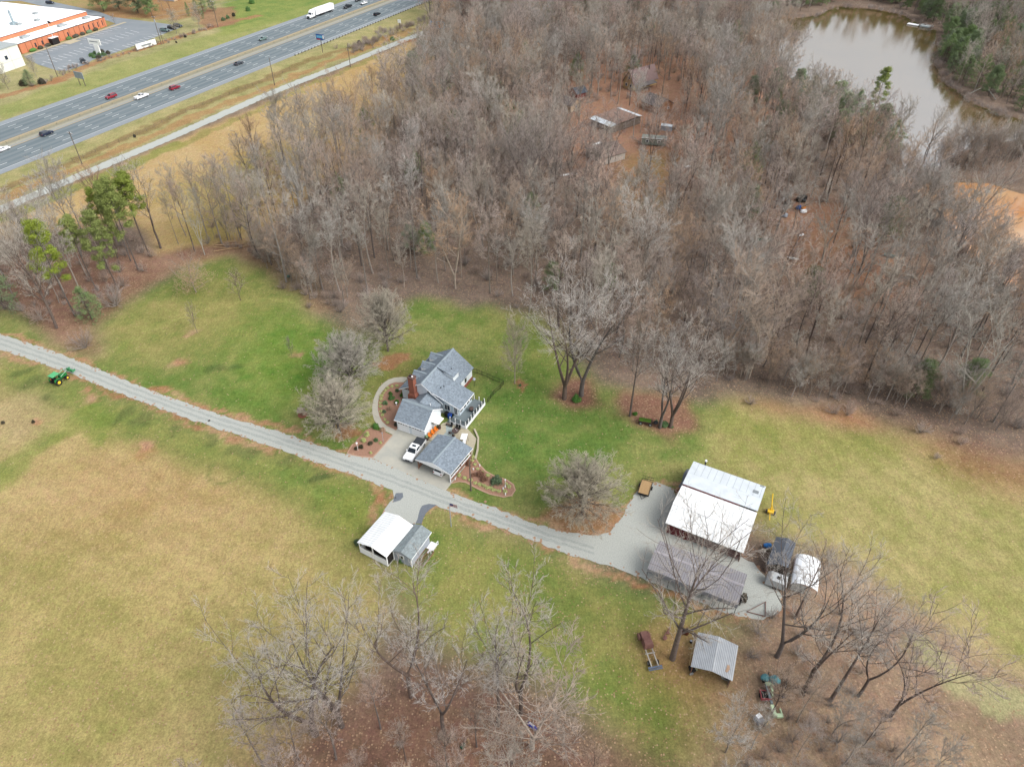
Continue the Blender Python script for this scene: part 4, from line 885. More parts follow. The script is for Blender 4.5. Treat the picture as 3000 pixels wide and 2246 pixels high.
# --- the main house: local x to the right-hand (east) side, local y away from the camera
H = thing('house', 'white house with blue-grey shingle roofs and a tall brick chimney behind the carport', 'house', (HO_[0], HO_[1], 0), RZ)
LH = 12.7
part('wall', siding, H, lambda b: b.bz(.4, 2.2, .3, .42, .5, 2.95).add([(0,0,0)],[]) and None or b,
     lambda b: b.profile([(2.2, 0), (10.0, 0), (10.0, 2.95), (5.5, 6.32), (2.2, 3.95)], .35, LH-.3))
part('foundation', brick, H, lambda b: b.bz(10.0, 10.12, 5.8, LH-.28, 0, .75))
# porch under the west roof
pp = part('porch', mat('porch_floor', (150,158,164)), H, lambda b: b.bz(.3, 2.18, .3, LH-.3, 0, .5))
for y in (.35, 3.4, 6.4, 9.4, LH-.4): part('post', trim, pp, lambda b, y=y: b.bz(.3, .5, y, y+.2, .5, 2.85))
part('railing', trim, pp, lambda b: [b.bz(.52, 2.15, .33, .41, 1.3, 1.4)]+[b.bz(.6+.22*i, .65+.22*i, .34, .40, .5, 1.3) for i in range(7)], lambda b: b.bz(.33, .41, .6, LH-.6, 1.3, 1.4))
def roofpoly(nm, parent, m, *polys, t_=.16): return part(nm, m, parent, *[lambda b, p=p: b.slab(p, t_) for p in polys])
rf = roofpoly('roof', H, roof_g, [(-.15,-.1,2.95),(5.5,-.1,6.55),(5.5,LH,6.55),(-.15,LH,2.95)], [(5.52,-.1,6.55),(10.3,-.1,3.0),(10.3,LH,3.0),(5.52,LH,6.55)])
part('ridge_cap', roof_cap, rf, lambda b: b.slab([(5.25,-.12,6.46),(5.51,-.12,6.63),(5.51,LH+.02,6.63),(5.25,LH+.02,6.46)], .03), lambda b: b.slab([(5.53,-.12,6.63),(5.8,-.12,6.46),(5.8,LH+.02,6.46),(5.53,LH+.02,6.63)], .03))
part('gable_trim', trim, rf, lambda b: b.slab([(-.15,-.16,2.9),(5.51,-.16,6.5),(5.51,-.11,6.5),(-.15,-.11,2.9)], .2), lambda b: b.slab([(5.52,-.16,6.5),(10.3,-.16,2.95),(10.3,-.11,2.95),(5.52,-.11,6.5)], .2), lambda b: b.bz(-.2, -.15, -.1, LH, 2.76, 2.9))
# three gabled dormers on the front slope
for y in (10.2, 6.9, 3.6):
    dm = part('dormer', siding, H, lambda b, y=y: b.add([(1.75,y-1,4.0),(1.75,y+1,4.0),(1.75,y+1,4.9),(1.75,y,5.65),(1.75,y-1,4.9),(3.2,y-1,4.95),(3.2,y+1,4.95),(4.2,y,5.65)], [(0,4,3,2,1),(0,5,4),(1,2,6),(4,5,7,3),(3,7,6,2)]))
    roofpoly('dormer_roof', dm, roof_g, [(1.45,y-1.05,4.95),(3.3,y-1.05,5.05),(4.55,y,5.86),(1.45,y,5.86)], [(1.45,y+.01,5.86),(4.55,y+.01,5.86),(3.0,y+1.3,4.95),(1.45,y+1.3,4.72)], t_=.08)
    part('ridge_cap', roof_cap, dm, lambda b, y=y: b.slab([(1.43,y-.16,5.85),(4.6,y-.16,5.92),(4.6,y+.16,5.92),(1.43,y+.16,5.85)], .04))
    win(dm, (1.74, y, 4.5), .7, .8, 'y')
    part('cheek', trim, dm, lambda b, y=y: b.add([(1.7,y-1.02,3.92),(1.7,y-1.02,4.86),(3.3,y-1.02,4.98),(1.7,y-1.08,3.92),(1.7,y-1.08,4.86),(3.3,y-1.08,4.98)], [(0,1,2),(3,5,4),(0,3,4,1),(1,4,5,2),(2,5,3,0)]))
# shed dormer on the back slope
sdm = part('shed_dormer', siding, H, lambda b: b.add([(6.2,5.9,5.6),(9.3,5.9,5.25),(9.3,5.9,3.55),(6.2,8.1,5.6),(9.3,8.1,5.25),(9.3,8.1,3.55)], [(0,1,2),(3,5,4),(0,3,4,1),(1,4,5,2)]))
roofpoly('roof', sdm, roof_g, [(5.7,5.7,6.62),(9.6,5.7,5.35),(9.6,8.3,5.35),(5.7,8.3,6.62)], t_=.1)
part('vent_pipe', dark, sdm, lambda b: b.cyl((8.2,7.2,5.7),(8.2,7.2,6.15),.07))
# sunroom
sr = part('sunroom', sid_b, H, lambda b: b.profile([(9.6, .7), (13.8, .7), (13.8, 2.85), (9.6, 4.1)], .35, 5.4), lambda b: b.add([(7.9,.3,4.2),(13.8,.3,2.7),(13.8,.36,2.7),(7.9,.36,4.2),(10.0,.3,2.6),(10.0,.36,2.6)], [(0,1,4),(3,5,2),(0,3,2,1)]))
roofpoly('roof', sr, roof_g, [(7.7,.0,4.98),(14.2,.0,2.88),(14.2,5.75,2.88),(7.7,5.75,4.98)], t_=.14)
part('trim', trim, sr, lambda b: b.slab([(8.0,-.06,4.86),(14.2,-.06,2.84),(14.2,-.005,2.84),(8.0,-.005,4.86)], .2), lambda b: b.bz(14.2, 14.26, 0, 5.75, 2.66, 2.84))
for y in (1.0, 2.4, 3.7, 4.9): win(sr, (13.82, y, 2.0), .95, 1.0, 'y', div=2)
win(sr, (11.0, .34, 2.0), 1.25, 1.25, 'x', div=2)
dr_ = part('door', trim, sr, lambda b: b.bz(12.5, 13.5, .27, .40, .8, 2.8)); part('pane', glass, dr_, lambda b: [b.bz(12.68, 12.96, .24, .3, 1.0+.58*i, 1.5+.58*i) for i in range(3)]+[b.bz(13.04, 13.32, .24, .3, 1.0+.58*i, 1.5+.58*i) for i in range(3)])
for x, y in ((8.6, 2.2), (8.9, 2.9)): part('vent_pipe', dark, sr, lambda b, x=x, y=y: b.cyl((x, y, 4.6), (x, y, 5.05), .07))
win(H, (6.9, .34, 4.2), .75, 1.2, 'x', div=1)
win(H, (10.02, 9.5, 1.8), .9, 1.2, 'y'); win(H, (10.02, 7.2, 1.8), .9, 1.2, 'y')
# chimney
chn = part('chimney', brick, H, lambda b: b.bz(2.5, 4.4, -.9, .3, 0, 3.0), lambda b: b.add([(2.5,-.9,3.0),(4.4,-.9,3.0),(4.4,.3,3.0),(2.5,.3,3.0),(2.85,-.75,3.6),(4.1,-.75,3.6),(4.1,.3,3.6),(2.85,.3,3.6)], [(0,1,5,4),(1,2,6,5),(2,3,7,6),(3,0,4,7)]), lambda b: b.bz(2.85, 4.1, -.75, .3, 3.6, 7.4))
part('cap', mat('chimney_cap', (110,84,78)), chn, lambda b: b.bz(2.75, 4.2, -.85, .4, 7.4, 7.65)); part('flue', trim, chn, lambda b: b.bz(3.55, 3.8, -.4, -.15, 7.65, 7.85)); part('flue', dark, chn, lambda b: b.bz(3.0, 3.35, -.45, -.05, 7.65, 7.85))
# link roof and garage
lk = part('link', sid_g, H, lambda b: b.bz(4.6, 9.6, -2.2, .35, 0, 2.5))
roofpoly('roof', lk, roof_g, [(6.7,.32,4.3),(6.7,-2.9,4.25),(4.4,-2.3,2.7),(4.4,.32,2.75)], [(6.72,.32,4.3),(9.9,.32,2.65),(9.9,-1.6,2.65),(6.72,-2.9,4.25)], t_=.12)
part('vent_pipe', trim, lk, lambda b: b.cyl((8.6,-2.0,2.6),(8.6,-2.0,3.9),.09))
gr = part('garage', siding, H, lambda b: b.add([(4.2,-7.7,0),(10.6,-7.7,0),(10.6,-1.6,0),(4.2,-1.6,0),(4.2,-7.7,2.7),(10.6,-7.7,2.7),(10.6,-1.6,2.7),(4.2,-1.6,2.7),(4.2,-4.5,5.1),(10.6,-4.5,5.1)], [(0,1,5,4),(2,3,7,6),(1,2,6,9,5),(3,0,4,8,7)]))
roofpoly('roof', gr, roof_g, [(3.9,-8.1,2.72),(10.85,-8.1,2.72),(10.85,-4.5,5.32),(3.9,-4.5,5.32)], [(3.9,-4.48,5.32),(10.85,-4.48,5.32),(10.85,-1.2,2.75),(3.9,-1.2,2.75)])
part('ridge_cap', roof_cap, gr, lambda b: b.slab([(3.9,-4.8,5.18),(10.87,-4.8,5.18),(10.87,-4.49,5.4),(3.9,-4.49,5.4)], .03), lambda b: b.slab([(3.9,-4.48,5.4),(10.87,-4.48,5.4),(10.87,-4.1,5.16),(3.9,-4.1,5.16)], .03))
part('gable_trim', trim, gr, lambda b: b.slab([(10.86,-8.1,2.72),(10.92,-8.1,2.72),(10.92,-4.5,5.32),(10.86,-4.5,5.32)], .2), lambda b: b.slab([(10.86,-4.48,5.32),(10.92,-4.48,5.32),(10.92,-1.2,2.75),(10.86,-1.2,2.75)], .2), lambda b: b.bz(3.9, 10.9, -8.16, -8.1, 2.55, 2.72))
for x in (5.7, 9.0):
    gd = part('garage_door', trim, gr, lambda b, x=x: b.bz(x-1.3, x+1.3, -7.76, -7.68, .05, 2.3))
    part('pane', glass, gd, lambda b, x=x: [b.bz(x-1.1+.55*i, x-.75+.55*i, -7.79, -7.75, 1.85, 2.05) for i in range(4)])
    part('panel_line', sid_g, gd, lambda b, x=x: [b.bz(x-1.28, x+1.28, -7.775, -7.755, .6*i+.02, .6*i+.05) for i in range(1, 4)])
part('wall_lamp', dark, gr, lambda b: b.bz(7.28, 7.42, -7.86, -7.7, 1.9, 2.2))
sd_ = part('door', trim, gr, lambda b: b.bz(10.58, 10.68, -4.6, -3.7, 0, 2.1))
part('awning', mat('white_awning', (246,244,240), var=.03, k=.85), gr, lambda b: b.slab([(10.62,-5.3,2.75),(12.2,-5.0,2.3),(12.2,-3.0,2.3),(10.62,-3.2,2.75)], .07)); part('bracket', dark, gr, lambda b: [b.cyl((10.6, y, 1.9), (11.9, y+.1, 2.3), .035, n=5) for y in (-5.1, -3.3)])
# deck
dk_ = part('deck', mat('deck_boards', (126,138,142), var=.08, scale=3, stretch=(.4,8,1)), H, lambda b: b.prism([(13.8,6.2),(13.8,.35),(12.7,.35),(12.7,-1.8),(16.4,-1.8),(16.4,6.2)][::-1], .62, .80))
part('skirt', trim, dk_, lambda b: b.bz(16.4, 16.46, -1.8, 6.2, .1, .8), lambda b: b.bz(12.7, 16.4, -1.86, -1.8, .1, .8))
pts_ = [(12.8,-1.7)]+[(12.8+1.18*i, -1.7) for i in range(1, 3)]+[(16.3, -1.7+1.12*i) for i in range(8)]+[(15.1,6.1),(13.95,6.1)]
for x, y in pts_: part('rail_post', trim, dk_, lambda b, x=x, y=y: b.bz(x-.07, x+.07, y-.07, y+.07, .8, 1.85))
blk = mat('black_metal', (36,38,40), var=.1, rough=.5)
part('railing', blk, dk_, lambda b: [b.bz(16.26, 16.34, -1.6, 6.0, 1.64, 1.72), b.bz(12.9, 16.2, -1.74, -1.66, 1.64, 1.72)]+[b.bz(16.28, 16.32, -1.6+.16*i, -1.57+.16*i, .85, 1.65) for i in range(48)]+[b.bz(12.9+.16*i, 12.93+.16*i, -1.72, -1.68, .85, 1.65) for i in range(21)])
part('steps', mat('deck_boards', (126,138,142)), dk_, lambda b: [b.bz(12.0+.25*i, 12.7, -1.7, -.5, .2*i, .2*i+.19) for i in range(3)])
# --- carport
def rect_frame(p0, p1):  # local frame from p0 along p1
    a = math.atan2(p1[1]-p0[1], p1[0]-p0[0]); return a
CA = (-17.9, 90.6); cz = math.atan2(86.8-90.6, -11.1+17.9)
CPt = thing('carport', 'open double carport with a blue-grey shingle gable roof beside the white pickup', 'carport', CA, cz)
rf = roofpoly('roof', CPt, roof_g, [(0,0,2.55),(3.9,0,3.6),(3.9,7.6,3.6),(0,7.6,2.55)], [(3.92,0,3.6),(7.8,0,2.55),(7.8,7.6,2.55),(3.92,7.6,3.6)])
part('ridge_cap', roof_cap, rf, lambda b: b.slab([(3.68,-.02,3.60),(3.91,-.02,3.68),(3.91,7.62,3.68),(3.68,7.62,3.60)], .03), lambda b: b.slab([(3.92,-.02,3.68),(4.16,-.02,3.60),(4.16,7.62,3.60),(3.92,7.62,3.68)], .03))
part('fascia', trim, rf, lambda b: b.add([(0,-.05,2.4),(7.8,-.05,2.4),(7.8,-.05,2.53),(3.9,-.05,3.58),(0,-.05,2.53),(0,-.01,2.4),(7.8,-.01,2.4),(7.8,-.01,2.53),(3.9,-.01,3.58),(0,-.01,2.53)], [(0,1,2,3,4),(9,8,7,6,5),(0,5,6,1),(4,3,8,9),(3,2,7,8)]), lambda b: b.bz(7.8, 7.85, 0, 7.6, 2.36, 2.5))
for x, y in ((.45,.25),(7.5,.25),(.45,3.8),(7.5,3.8),(.45,7.3),(7.5,7.3)): part('post', trim if (x > 1 and y < 1) else wood_b, CPt, lambda b, x=x, y=y: b.bz(x-.08, x+.08, y-.08, y+.08, 0, 2.5))
part('side_wall', wood_b, CPt, lambda b: b.bz(7.46, 7.54, .4, 7.2, .15, 1.0), lambda b: b.bz(.41, .49, .4, 7.2, .15, 1.0))
part('rail_cap', trim, CPt, lambda b: b.bz(7.42, 7.6, .4, 7.2, 1.0, 1.05))
# --- pavilion with white metal roof and the grey shed joined to it
PA = (-25.3, 71.8); pz = math.atan2(68.9-71.8, -20.2+25.3)
pv = thing('pavilion', 'open pavilion under a bright white metal roof with a white rail, south of the drive', 'pavilion', PA, pz)
rf = roofpoly('roof', pv, wmetal, [(-.1,-.1,2.7),(2.9,-.1,3.55),(2.9,7.3,3.55),(-.1,7.3,2.7)], [(2.92,-.1,3.55),(5.9,-.1,2.7),(5.9,7.3,2.7),(2.92,7.3,3.55)], t_=.08)
part('roof_rib', wrib, rf, lambda b: [b.slab([(-.1, y, 2.735), (2.9, y, 3.585), (2.9, y+.05, 3.585), (-.1, y+.05, 2.735)], .03) for y in np.arange(.1, 7.2, .45)], lambda b: [b.slab([(2.92, y, 3.585), (5.9, y, 2.735), (5.9, y+.05, 2.735), (2.92, y+.05, 3.585)], .03) for y in np.arange(.1, 7.2, .45)])
for x in (.1, 2.9, 5.7):
    for y in (.1, 3.6, 7.1): part('post', trim, pv, lambda b, x=x, y=y: b.bz(x-.07, x+.07, y-.07, y+.07, 0, 2.66 if x != 2.9 else 3.4))
part('rail_wall', trim, pv, lambda b: b.bz(.1, 5.7, .02, .10, .1, 1.45), lambda b: b.bz(.02, .1, .2, 7.0, .1, 1.2))
part('floor', conc, pv, lambda b: b.bz(0, 5.8, 0, 7.2, .03, .1)); part('inner_shade', dark, pv, lambda b: b.bz(.5, 5.3, 1.0, 3.0, .1, 1.5), lambda b: b.bz(5.6, 5.68, .3, 7, .1, 2.4))  # dark blocks stand in for the shade inside the pavilion
sh = thing('garden_shed', 'grey shed with grey shingle roof and railed side porch, joined to the white pavilion', 'shed', (-19.5, 70.3), math.atan2(68.6-70.3, -16.1+19.5))
part('wall', sid_g, sh, lambda b: b.add([(.1,.1,0),(3.5,.1,0),(3.5,5.6,0),(.1,5.6,0),(.1,.1,2.4),(3.5,.1,2.4),(3.5,5.6,2.4),(.1,5.6,2.4),(1.8,.1,3.1),(1.8,5.6,3.1)], [(0,1,5,8,4),(2,3,7,9,6),(1,2,6,5),(3,0,4,7)]))
roofpoly('roof', sh, roof_s, [(-.1,-.1,2.45),(1.8,-.1,3.25),(1.8,6.1,3.25),(-.1,6.1,2.45)], [(1.82,-.1,3.25),(3.75,-.1,2.45),(3.75,6.1,2.45),(1.82,6.1,3.25)], t_=.1)
part('corner_trim', trim, sh, lambda b: b.bz(3.46, 3.58, .03, .15, 0, 2.35), lambda b: b.bz(.02, .14, .02, .14, 0, 2.35), lambda b: b.bz(3.75, 3.8, -.1, 6.1, 2.3, 2.44))
win(sh, (1.75, .08, 1.7), .55, .7, 'x')
part('porch_rail', trim, sh, lambda b: b.bz(4.9, 4.98, 3.6, 5.9, .85, .95), lambda b: [b.bz(4.9, 4.98, y, y+.08, 0, .9) for y in (3.6, 4.4, 5.1, 5.9)], lambda b: b.bz(3.6, 4.9, 3.6, 5.9, .05, .12))
gb = thing('raised_garden_bed', 'two long timber garden beds beside the grey shed', 'garden bed', (-15.3, 69.4), math.atan2(.89, .46))
for y in (0, -1.0):
    fb = part('frame', wood_b, gb, lambda b, y=y: b.bz(0, 3.2, y, y+.06, 0, .25).bz(0, 3.2, y+.6, y+.66, 0, .25).bz(0, .06, y, y+.66, 0, .25).bz(3.14, 3.2, y, y+.66, 0, .25)); part('soil', mat('soil_green', (96,104,64), var=.3, scale=4), gb, lambda b, y=y: b.bz(.06, 3.14, y+.06, y+.6, .0, .18))
# --- barn
BA = (25.9, 75.6); bz_ = math.atan2(69.5-75.6, 37.4-25.9); BL = 13.0
bn = thing('barn', 'large metal barn with bright white and pale grey roof sections and maroon walls', 'barn', BA, bz_)
mar = mat('maroon_siding', (116,52,56), var=.2, scale=2, stretch=(1,1,4))
part('wall', mar, bn, lambda b: b.bz(.25, .35, .5, 15.6, 0, 3.0), lambda b: b.bz(BL-.35, BL-.25, .5, 15.6, 0, 2.95), lambda b: b.bz(.36, 4.2, .5, .6, 0, 2.8), lambda b: b.bz(.36, BL-.36, 15.5, 15.6, 0, 2.9), lambda b: b.bz(4.2, BL-.4, 3.0, 3.1, 0, 3.4))
for i in range(5): part('post', wood_b, bn, lambda b, i=i: b.bz(.3+3.1*i-.08, .3+3.1*i+.08, .35, .5, 0, 2.9))
part('slat_rail', mat('weathered_rail', (150,96,88)), bn, lambda b: [b.bz(4.3, BL-.4, .38, .44, .5+.45*i, .6+.45*i) for i in range(4)])
rf = roofpoly('roof', bn, wmetal, [(-.1,-.1,3.0),(BL,-.1,3.0),(BL,3.4,4.7),(-.1,3.4,4.7)], [(-.1,3.42,4.7),(BL,3.42,4.7),(BL,8.6,3.75),(-.1,8.6,3.75)], t_=.07)
part('ridge_cap', trim, rf, lambda b: b.slab([(-.1,3.0,4.62),(BL,3.0,4.62),(BL,3.42,4.76),(-.1,3.42,4.76)], .03), lambda b: b.slab([(-.1,3.43,4.76),(BL,3.43,4.76),(BL,3.9,4.66),(-.1,3.9,4.66)], .03))
part('roof_rib', wrib, rf, lambda b: [b.slab([(x, -.1, 3.04), (x+.06, -.1, 3.04), (x+.06, 3.4, 4.74), (x, 3.4, 4.74)], .03) for x in np.arange(.2, BL, .62)], lambda b: [b.slab([(x, 3.42, 4.74), (x+.06, 3.42, 4.74), (x+.06, 8.6, 3.79), (x, 8.6, 3.79)], .03) for x in np.arange(.2, BL, .62)])
ra = roofpoly('grey_roof', bn, gmetal, [(-.1,8.75,4.02),(BL,8.75,4.02),(BL,12.2,3.65),(-.1,12.2,3.65)], [(-.1,12.22,3.65),(BL,12.22,3.65),(BL,16.0,2.9),(-.1,16.0,2.9)], t_=.08)
part('sheet_seam', mat('seam_grey', (170,180,188)), ra, lambda b: [b.slab([(x, 12.22, 3.67), (x+.05, 12.22, 3.67), (x+.05, 16.0, 2.92), (x, 16.0, 2.92)], .02) for x in np.arange(1.0, BL, 1.15)])
part('patch', mat('roof_patch', (150,158,162), var=.2), ra, lambda b: b.slab([(11.2,13.0,3.53),(12.2,13.0,3.53),(12.2,13.9,3.35),(11.2,13.9,3.35)], .02), lambda b: b.slab([(12.0,15.5,3.03),(12.8,15.5,3.03),(12.8,15.9,2.96),(12.0,15.9,2.96)], .02))
part('clerestory', mar, bn, lambda b: b.bz(0, BL-3, 8.62, 8.72, 3.6, 3.98)); fl = part('flue', dark, bn, lambda b: b.cyl((2.0,16.1,2.0),(2.0,16.1,3.9),.12)); part('cap', trim, fl, lambda b: b.cyl((2.0,16.1,3.9),(2.0,16.1,4.15),.24,.16))
# --- long open shed with ribbed purple-grey roof
GA = (21.5, 66.6); gz_ = math.atan2(60.1-66.6, 34.2-21.5); GL = 14.3
gs = thing('pole_shed', 'long open pole shed with a ribbed purple-grey metal roof on gravel below the barn', 'shed', GA, gz_)
rf = roofpoly('roof', gs, pmetal, [(0,-.1,3.0),(GL,-.1,3.0),(GL,3.1,3.7),(0,3.1,3.7)], [(0,3.12,3.7),(GL,3.12,3.7),(GL,6.0,3.0),(0,6.0,3.0)], t_=.07)
rib = mat('rib_dark', (140,134,140))
part('roof_rib', rib, rf, lambda b: [b.slab([(x, -.1, 3.04), (x+.07, -.1, 3.04), (x+.07, 3.1, 3.74), (x, 3.1, 3.74)], .03) for x in np.arange(.15, GL, .36)], lambda b: [b.slab([(x, 3.12, 3.74), (x+.07, 3.12, 3.74), (x+.07, 6.0, 3.04), (x, 6.0, 3.04)], .03) for x in np.arange(.15, GL, .36)])
part('ridge_cap', mat('ridge_light', (186,182,188)), rf, lambda b: b.slab([(0,2.9,3.72),(GL,2.9,3.72),(GL,3.11,3.78),(0,3.11,3.78)], .03), lambda b: b.slab([(0,3.12,3.78),(GL,3.12,3.78),(GL,3.33,3.72),(0,3.33,3.72)], .03))
part('side_panel', mat('grey_panel', (150,152,160), var=.1, scale=2), gs, lambda b: [b.bz(0, GL, -.14+.02*(i % 2), -.11+.02*(i % 2), 2.1+.14*i, 2.23+.14*i) for i in range(6)])
for i in range(9): part('post', blk, gs, lambda b, i=i: b.bz(.1+1.76*i-.04, .1+1.76*i+.04, -.06, .02, 0, 2.1))
for i in range(5): part('post', blk, gs, lambda b, i=i: b.bz(.1+3.5*i-.05, .1+3.5*i+.05, 5.8, 5.9, 0, 2.95))
junk = mat('mixed_junk', (96,84,78), var=.4, scale=2, var2=(150,120,100))
# --- small shed with corrugated roof
SA = (25.3, 50.5); sz_ = math.atan2(48.4-50.5, 30.6-25.3)
ss = thing('small_shed', 'small open shed with a weathered corrugated metal gable roof beside the big tree', 'shed', SA, sz_)
rf = roofpoly('roof', ss, galv, [(0,0,2.5),(2.9,0,3.15),(2.9,5.7,3.15),(0,5.7,2.5)], [(2.92,0,3.15),(5.8,0,2.5),(5.8,5.7,2.5),(2.92,5.7,3.15)], t_=.05)
part('corrugation', mat('galv_dark', (172,178,184)), rf, lambda b: [b.slab([(x, 0, 2.53+.65*x/2.9), (x+.09, 0, 2.53+.65*(x+.09)/2.9), (x+.09, 5.7, 2.53+.65*(x+.09)/2.9), (x, 5.7, 2.53+.65*x/2.9)], .04) for x in np.arange(.1, 2.8, .24)], lambda b: [b.slab([(x, 0, 3.18-.65*(x-2.92)/2.88), (x+.09, 0, 3.18-.65*(x-2.83)/2.88), (x+.09, 5.7, 3.18-.65*(x-2.83)/2.88), (x, 5.7, 3.18-.65*(x-2.92)/2.88)], .04) for x in np.arange(3.1, 5.7, .24)])
part('leaf_pile', beech, rf, lambda b: [b.slab([(4.6+.1*i, .9+.2*i, 2.82-.01*i), (4.9+.1*i, .8+.2*i, 2.79-.03*i), (5.0+.03*i, 1.3+.25*i, 2.77-.02*i), (4.7, 1.4+.2*i, 2.82)], .03) for i in range(4)])
for x in (.25, 5.55):
    for y in (.3, 2.8, 5.3): part('post', wood_b, ss, lambda b, x=x, y=y: b.bz(x-.06, x+.06, y-.06, y+.06, 0, 2.45))
part('side_wall', mat('weathered_grey_board', (120,116,110)), ss, lambda b: b.bz(5.5, 5.6, .6, 5.4, 0, 1.6)); 
# --- dark shed, grey camper and white canopy
ds_ = thing('dark_shed', 'dark-roofed lean-to shed half hidden by twigs above the white canopy', 'shed', (40.7, 67.6), math.atan2(-.6, 3.0))
darkroof = mat('dark_grey_roof', (92,98,108), var=.15, scale=1)
roofpoly('roof', ds_, darkroof, [(0,0,2.6),(1.7,0,3.1),(3.6,5.6,3.1),(1.9,5.9,2.6)], [(1.72,0,3.1),(3.3,0,2.6),(5.0,5.2,2.6),(3.62,5.6,3.1)], t_=.08)
part('wall', mat('dark_red_board', (96,58,56)), ds_, lambda b: b.prism([(.3,.2),(.42,.2),(2.1,5.3),(2.0,5.3)], 0, 2.5), lambda b: b.prism([(3.0,.2),(3.1,.2),(4.8,5.0),(4.7,5.0)], 0, 2.5))
cv = thing('camper_trailer', 'small pale grey camper trailer parked below the dark shed', 'camper', (40.6, 66.2), math.atan2(-.45, .9))
cgm = mat('camper_shell', (196,200,202), var=.06)
part('body', cgm, cv, lambda b: b.profile([(0,.5),(3.1,.5),(3.2,1.2),(3.0,2.0),(.5,2.1),(.05,1.6)], -.9, .9), bevel=.06); part('roof_vent', dark, cv, lambda b: b.bz(1.5, 2.0, -.3, .2, 2.05, 2.2))
for y in (-.92, .92): part('wheel', blk, cv, lambda b, y=y: b.cyl((1.6, y-.08, .33), (1.6, y+.08, .33), .33, n=14))
wc = thing('arched_canopy', 'white arched metal canopy over stored goods at the edge of the right field', 'canopy', (43.9, 64.6), math.atan2(-1.75, 4.0))
def arch(b, y0, y1, hw=2.0, z0=1.6, hh=.95, cx=2.0):
    n_ = 9; vs = []
    for y in (y0, y1):
        for i in range(n_+1):
            a = math.pi*i/n_; vs.append((cx-hw*math.cos(a), y, z0+hh*math.sin(a)))
    b.add(vs, [(i, i+1, n_+2+i, n_+1+i) for i in range(n_)]); b.add([(v[0], v[1], v[2]-.04) for v in vs], [(i, n_+1+i, n_+2+i, i+1) for i in range(n_)])
part('cover', mat('white_cover', (236,240,244), var=.05, k=.85), wc, lambda b: arch(b, 0, 6.0)); part('end_panel', mat('grey_panel2', (176,180,178)), wc, lambda b: b.bz(.2, 2.2, -.08, -.02, .3, 2.2))
for x in (.05, 3.95):
    for y in (.1, 3, 5.9): part('post', blk, wc, lambda b, x=x, y=y: b.bz(x-.04, x+.04, y-.04, y+.04, 0, 1.65))
# --- brick plant across the highway
bk = thing('brick_building', 'long orange brick building with a huge flat white roof by the parking lot', 'factory', (-229.4, 353.2), math.atan2(FC[1], FC[0]))
orb = mat('orange_brick', (200,122,88), scale=.6, var2=(210,138,104), k=.8); wroof = mat('white_membrane', (250,250,250), var=.03, scale=.1, k=.95)
part('wall', orb, bk, lambda b: b.bz(0, 52.6, 0, 11, 0, 4.2), lambda b: b.bz(-3, 52.6, 11.0, 70, 0, 6.0))
part('roof', wroof, bk, lambda b: b.bz(.3, 52.3, .3, 11, 4.2, 4.3), lambda b: b.bz(-3, 52.7, 10.9, 70, 6.0, 6.15))
part('roof_edge', dark, bk, lambda b: b.bz(-.1, 52.7, -.1, .2, 4.2, 4.42), lambda b: b.bz(52.5, 52.75, .2, 10.9, 4.2, 4.42), lambda b: b.bz(34.8, 35.1, .2, 10.9, 4.3, 4.42), lambda b: b.bz(-3, 52.7, 10.8, 10.88, 5.95, 6.1))
part('pilaster', mat('brick_joint', (160,104,80)), bk, lambda b: [b.bz(3.2*i, 3.2*i+.25, -.06, -.01, 0, 4.2) for i in range(1, 17)]); 
for i in (38, 41, 44, 47, 50): part('window', glass, bk, lambda b, i=i: b.bz(i, i+.5, -.05, .0, .8, 3.2))
for i in (8, 12, 27.5): part('window', glass, bk, lambda b, i=i: b.bz(i, i+.8, -.05, .0, 1, 2.8))
cn = part('entrance_canopy', dark, bk, lambda b: b.bz(16, 20, -2.3, -.02, 0, 2.9)); part('roof', trim, cn, lambda b: b.bz(15.8, 20.2, -2.5, -.02, 2.95, 3.1))
acm = mat('hvac_grey', (176,184,186), var=.1)
for x, y, z, sx in ((7,5,4.3,3.5),(29,5,4.3,3.5),(45,5,4.3,3.0)): part('rooftop_unit', acm, bk, lambda b, x=x, y=y, z=z, sx=sx: b.bz(x, x+sx, y, y+2, z, z+1.1).bz(x+sx, x+sx+1.5, y+.4, y+1.2, z, z+.6), bevel=.05)
for x, y in ((19,20),(8,25),(38,30),(28,18),(3,35)): part('roof_hatch', acm, bk, lambda b, x=x, y=y: b.bz(x, x+2.4, y, y+1.8, 6.15, 7.0))
part('roof_stack', mat('stack_grey', (170,188,196)), bk, lambda b: b.cyl((20,24,6.2),(20,24,12.5),.55,n=10).bz(18.6, 21.4, 22.8, 25.2, 6.15, 7.2))
for i in range(8): part('shrub', boxd if i % 3 else boxl, bk, lambda b, i=i: b.ball((5+(i if i < 3 else i+2)*4.3, -1.3, .6), (1.5 if i % 2 else 1.9, .9, .85), 9, 6, .12), smooth=False)
wb = thing('white_warehouse', 'white block warehouse with a grey roof cut by the left edge of the photo', 'warehouse', (-218.9, 335.9), math.atan2(FC[1], FC[0]))
part('wall', mat('cream_block', (232,234,222), var=.03, scale=.3, k=.8), wb, lambda b: b.bz(-18, 0, 0, 22, 0, 8.8)); part('roof', mat('grey_roof', (184,192,192)), wb, lambda b: b.bz(-18.3, .3, -.3, 22, 8.8, 9.1)); win(wb, (-7.5, -.02, 5.2), 1.5, 1.6, 'x')
part('panel_joint', sid_g, wb, lambda b: [b.bz(x, x+.1, -.04, -.01, 0, 8.8) for x in (-5.5, -11)]+[b.bz(-18, 0, -.035, -.01, 3.4, 3.5)])
ow = thing('pale_building', 'pale low building cut by the top edge behind dark conical shrubs', 'building', G(510, 5), math.atan2(FC[1], FC[0]))
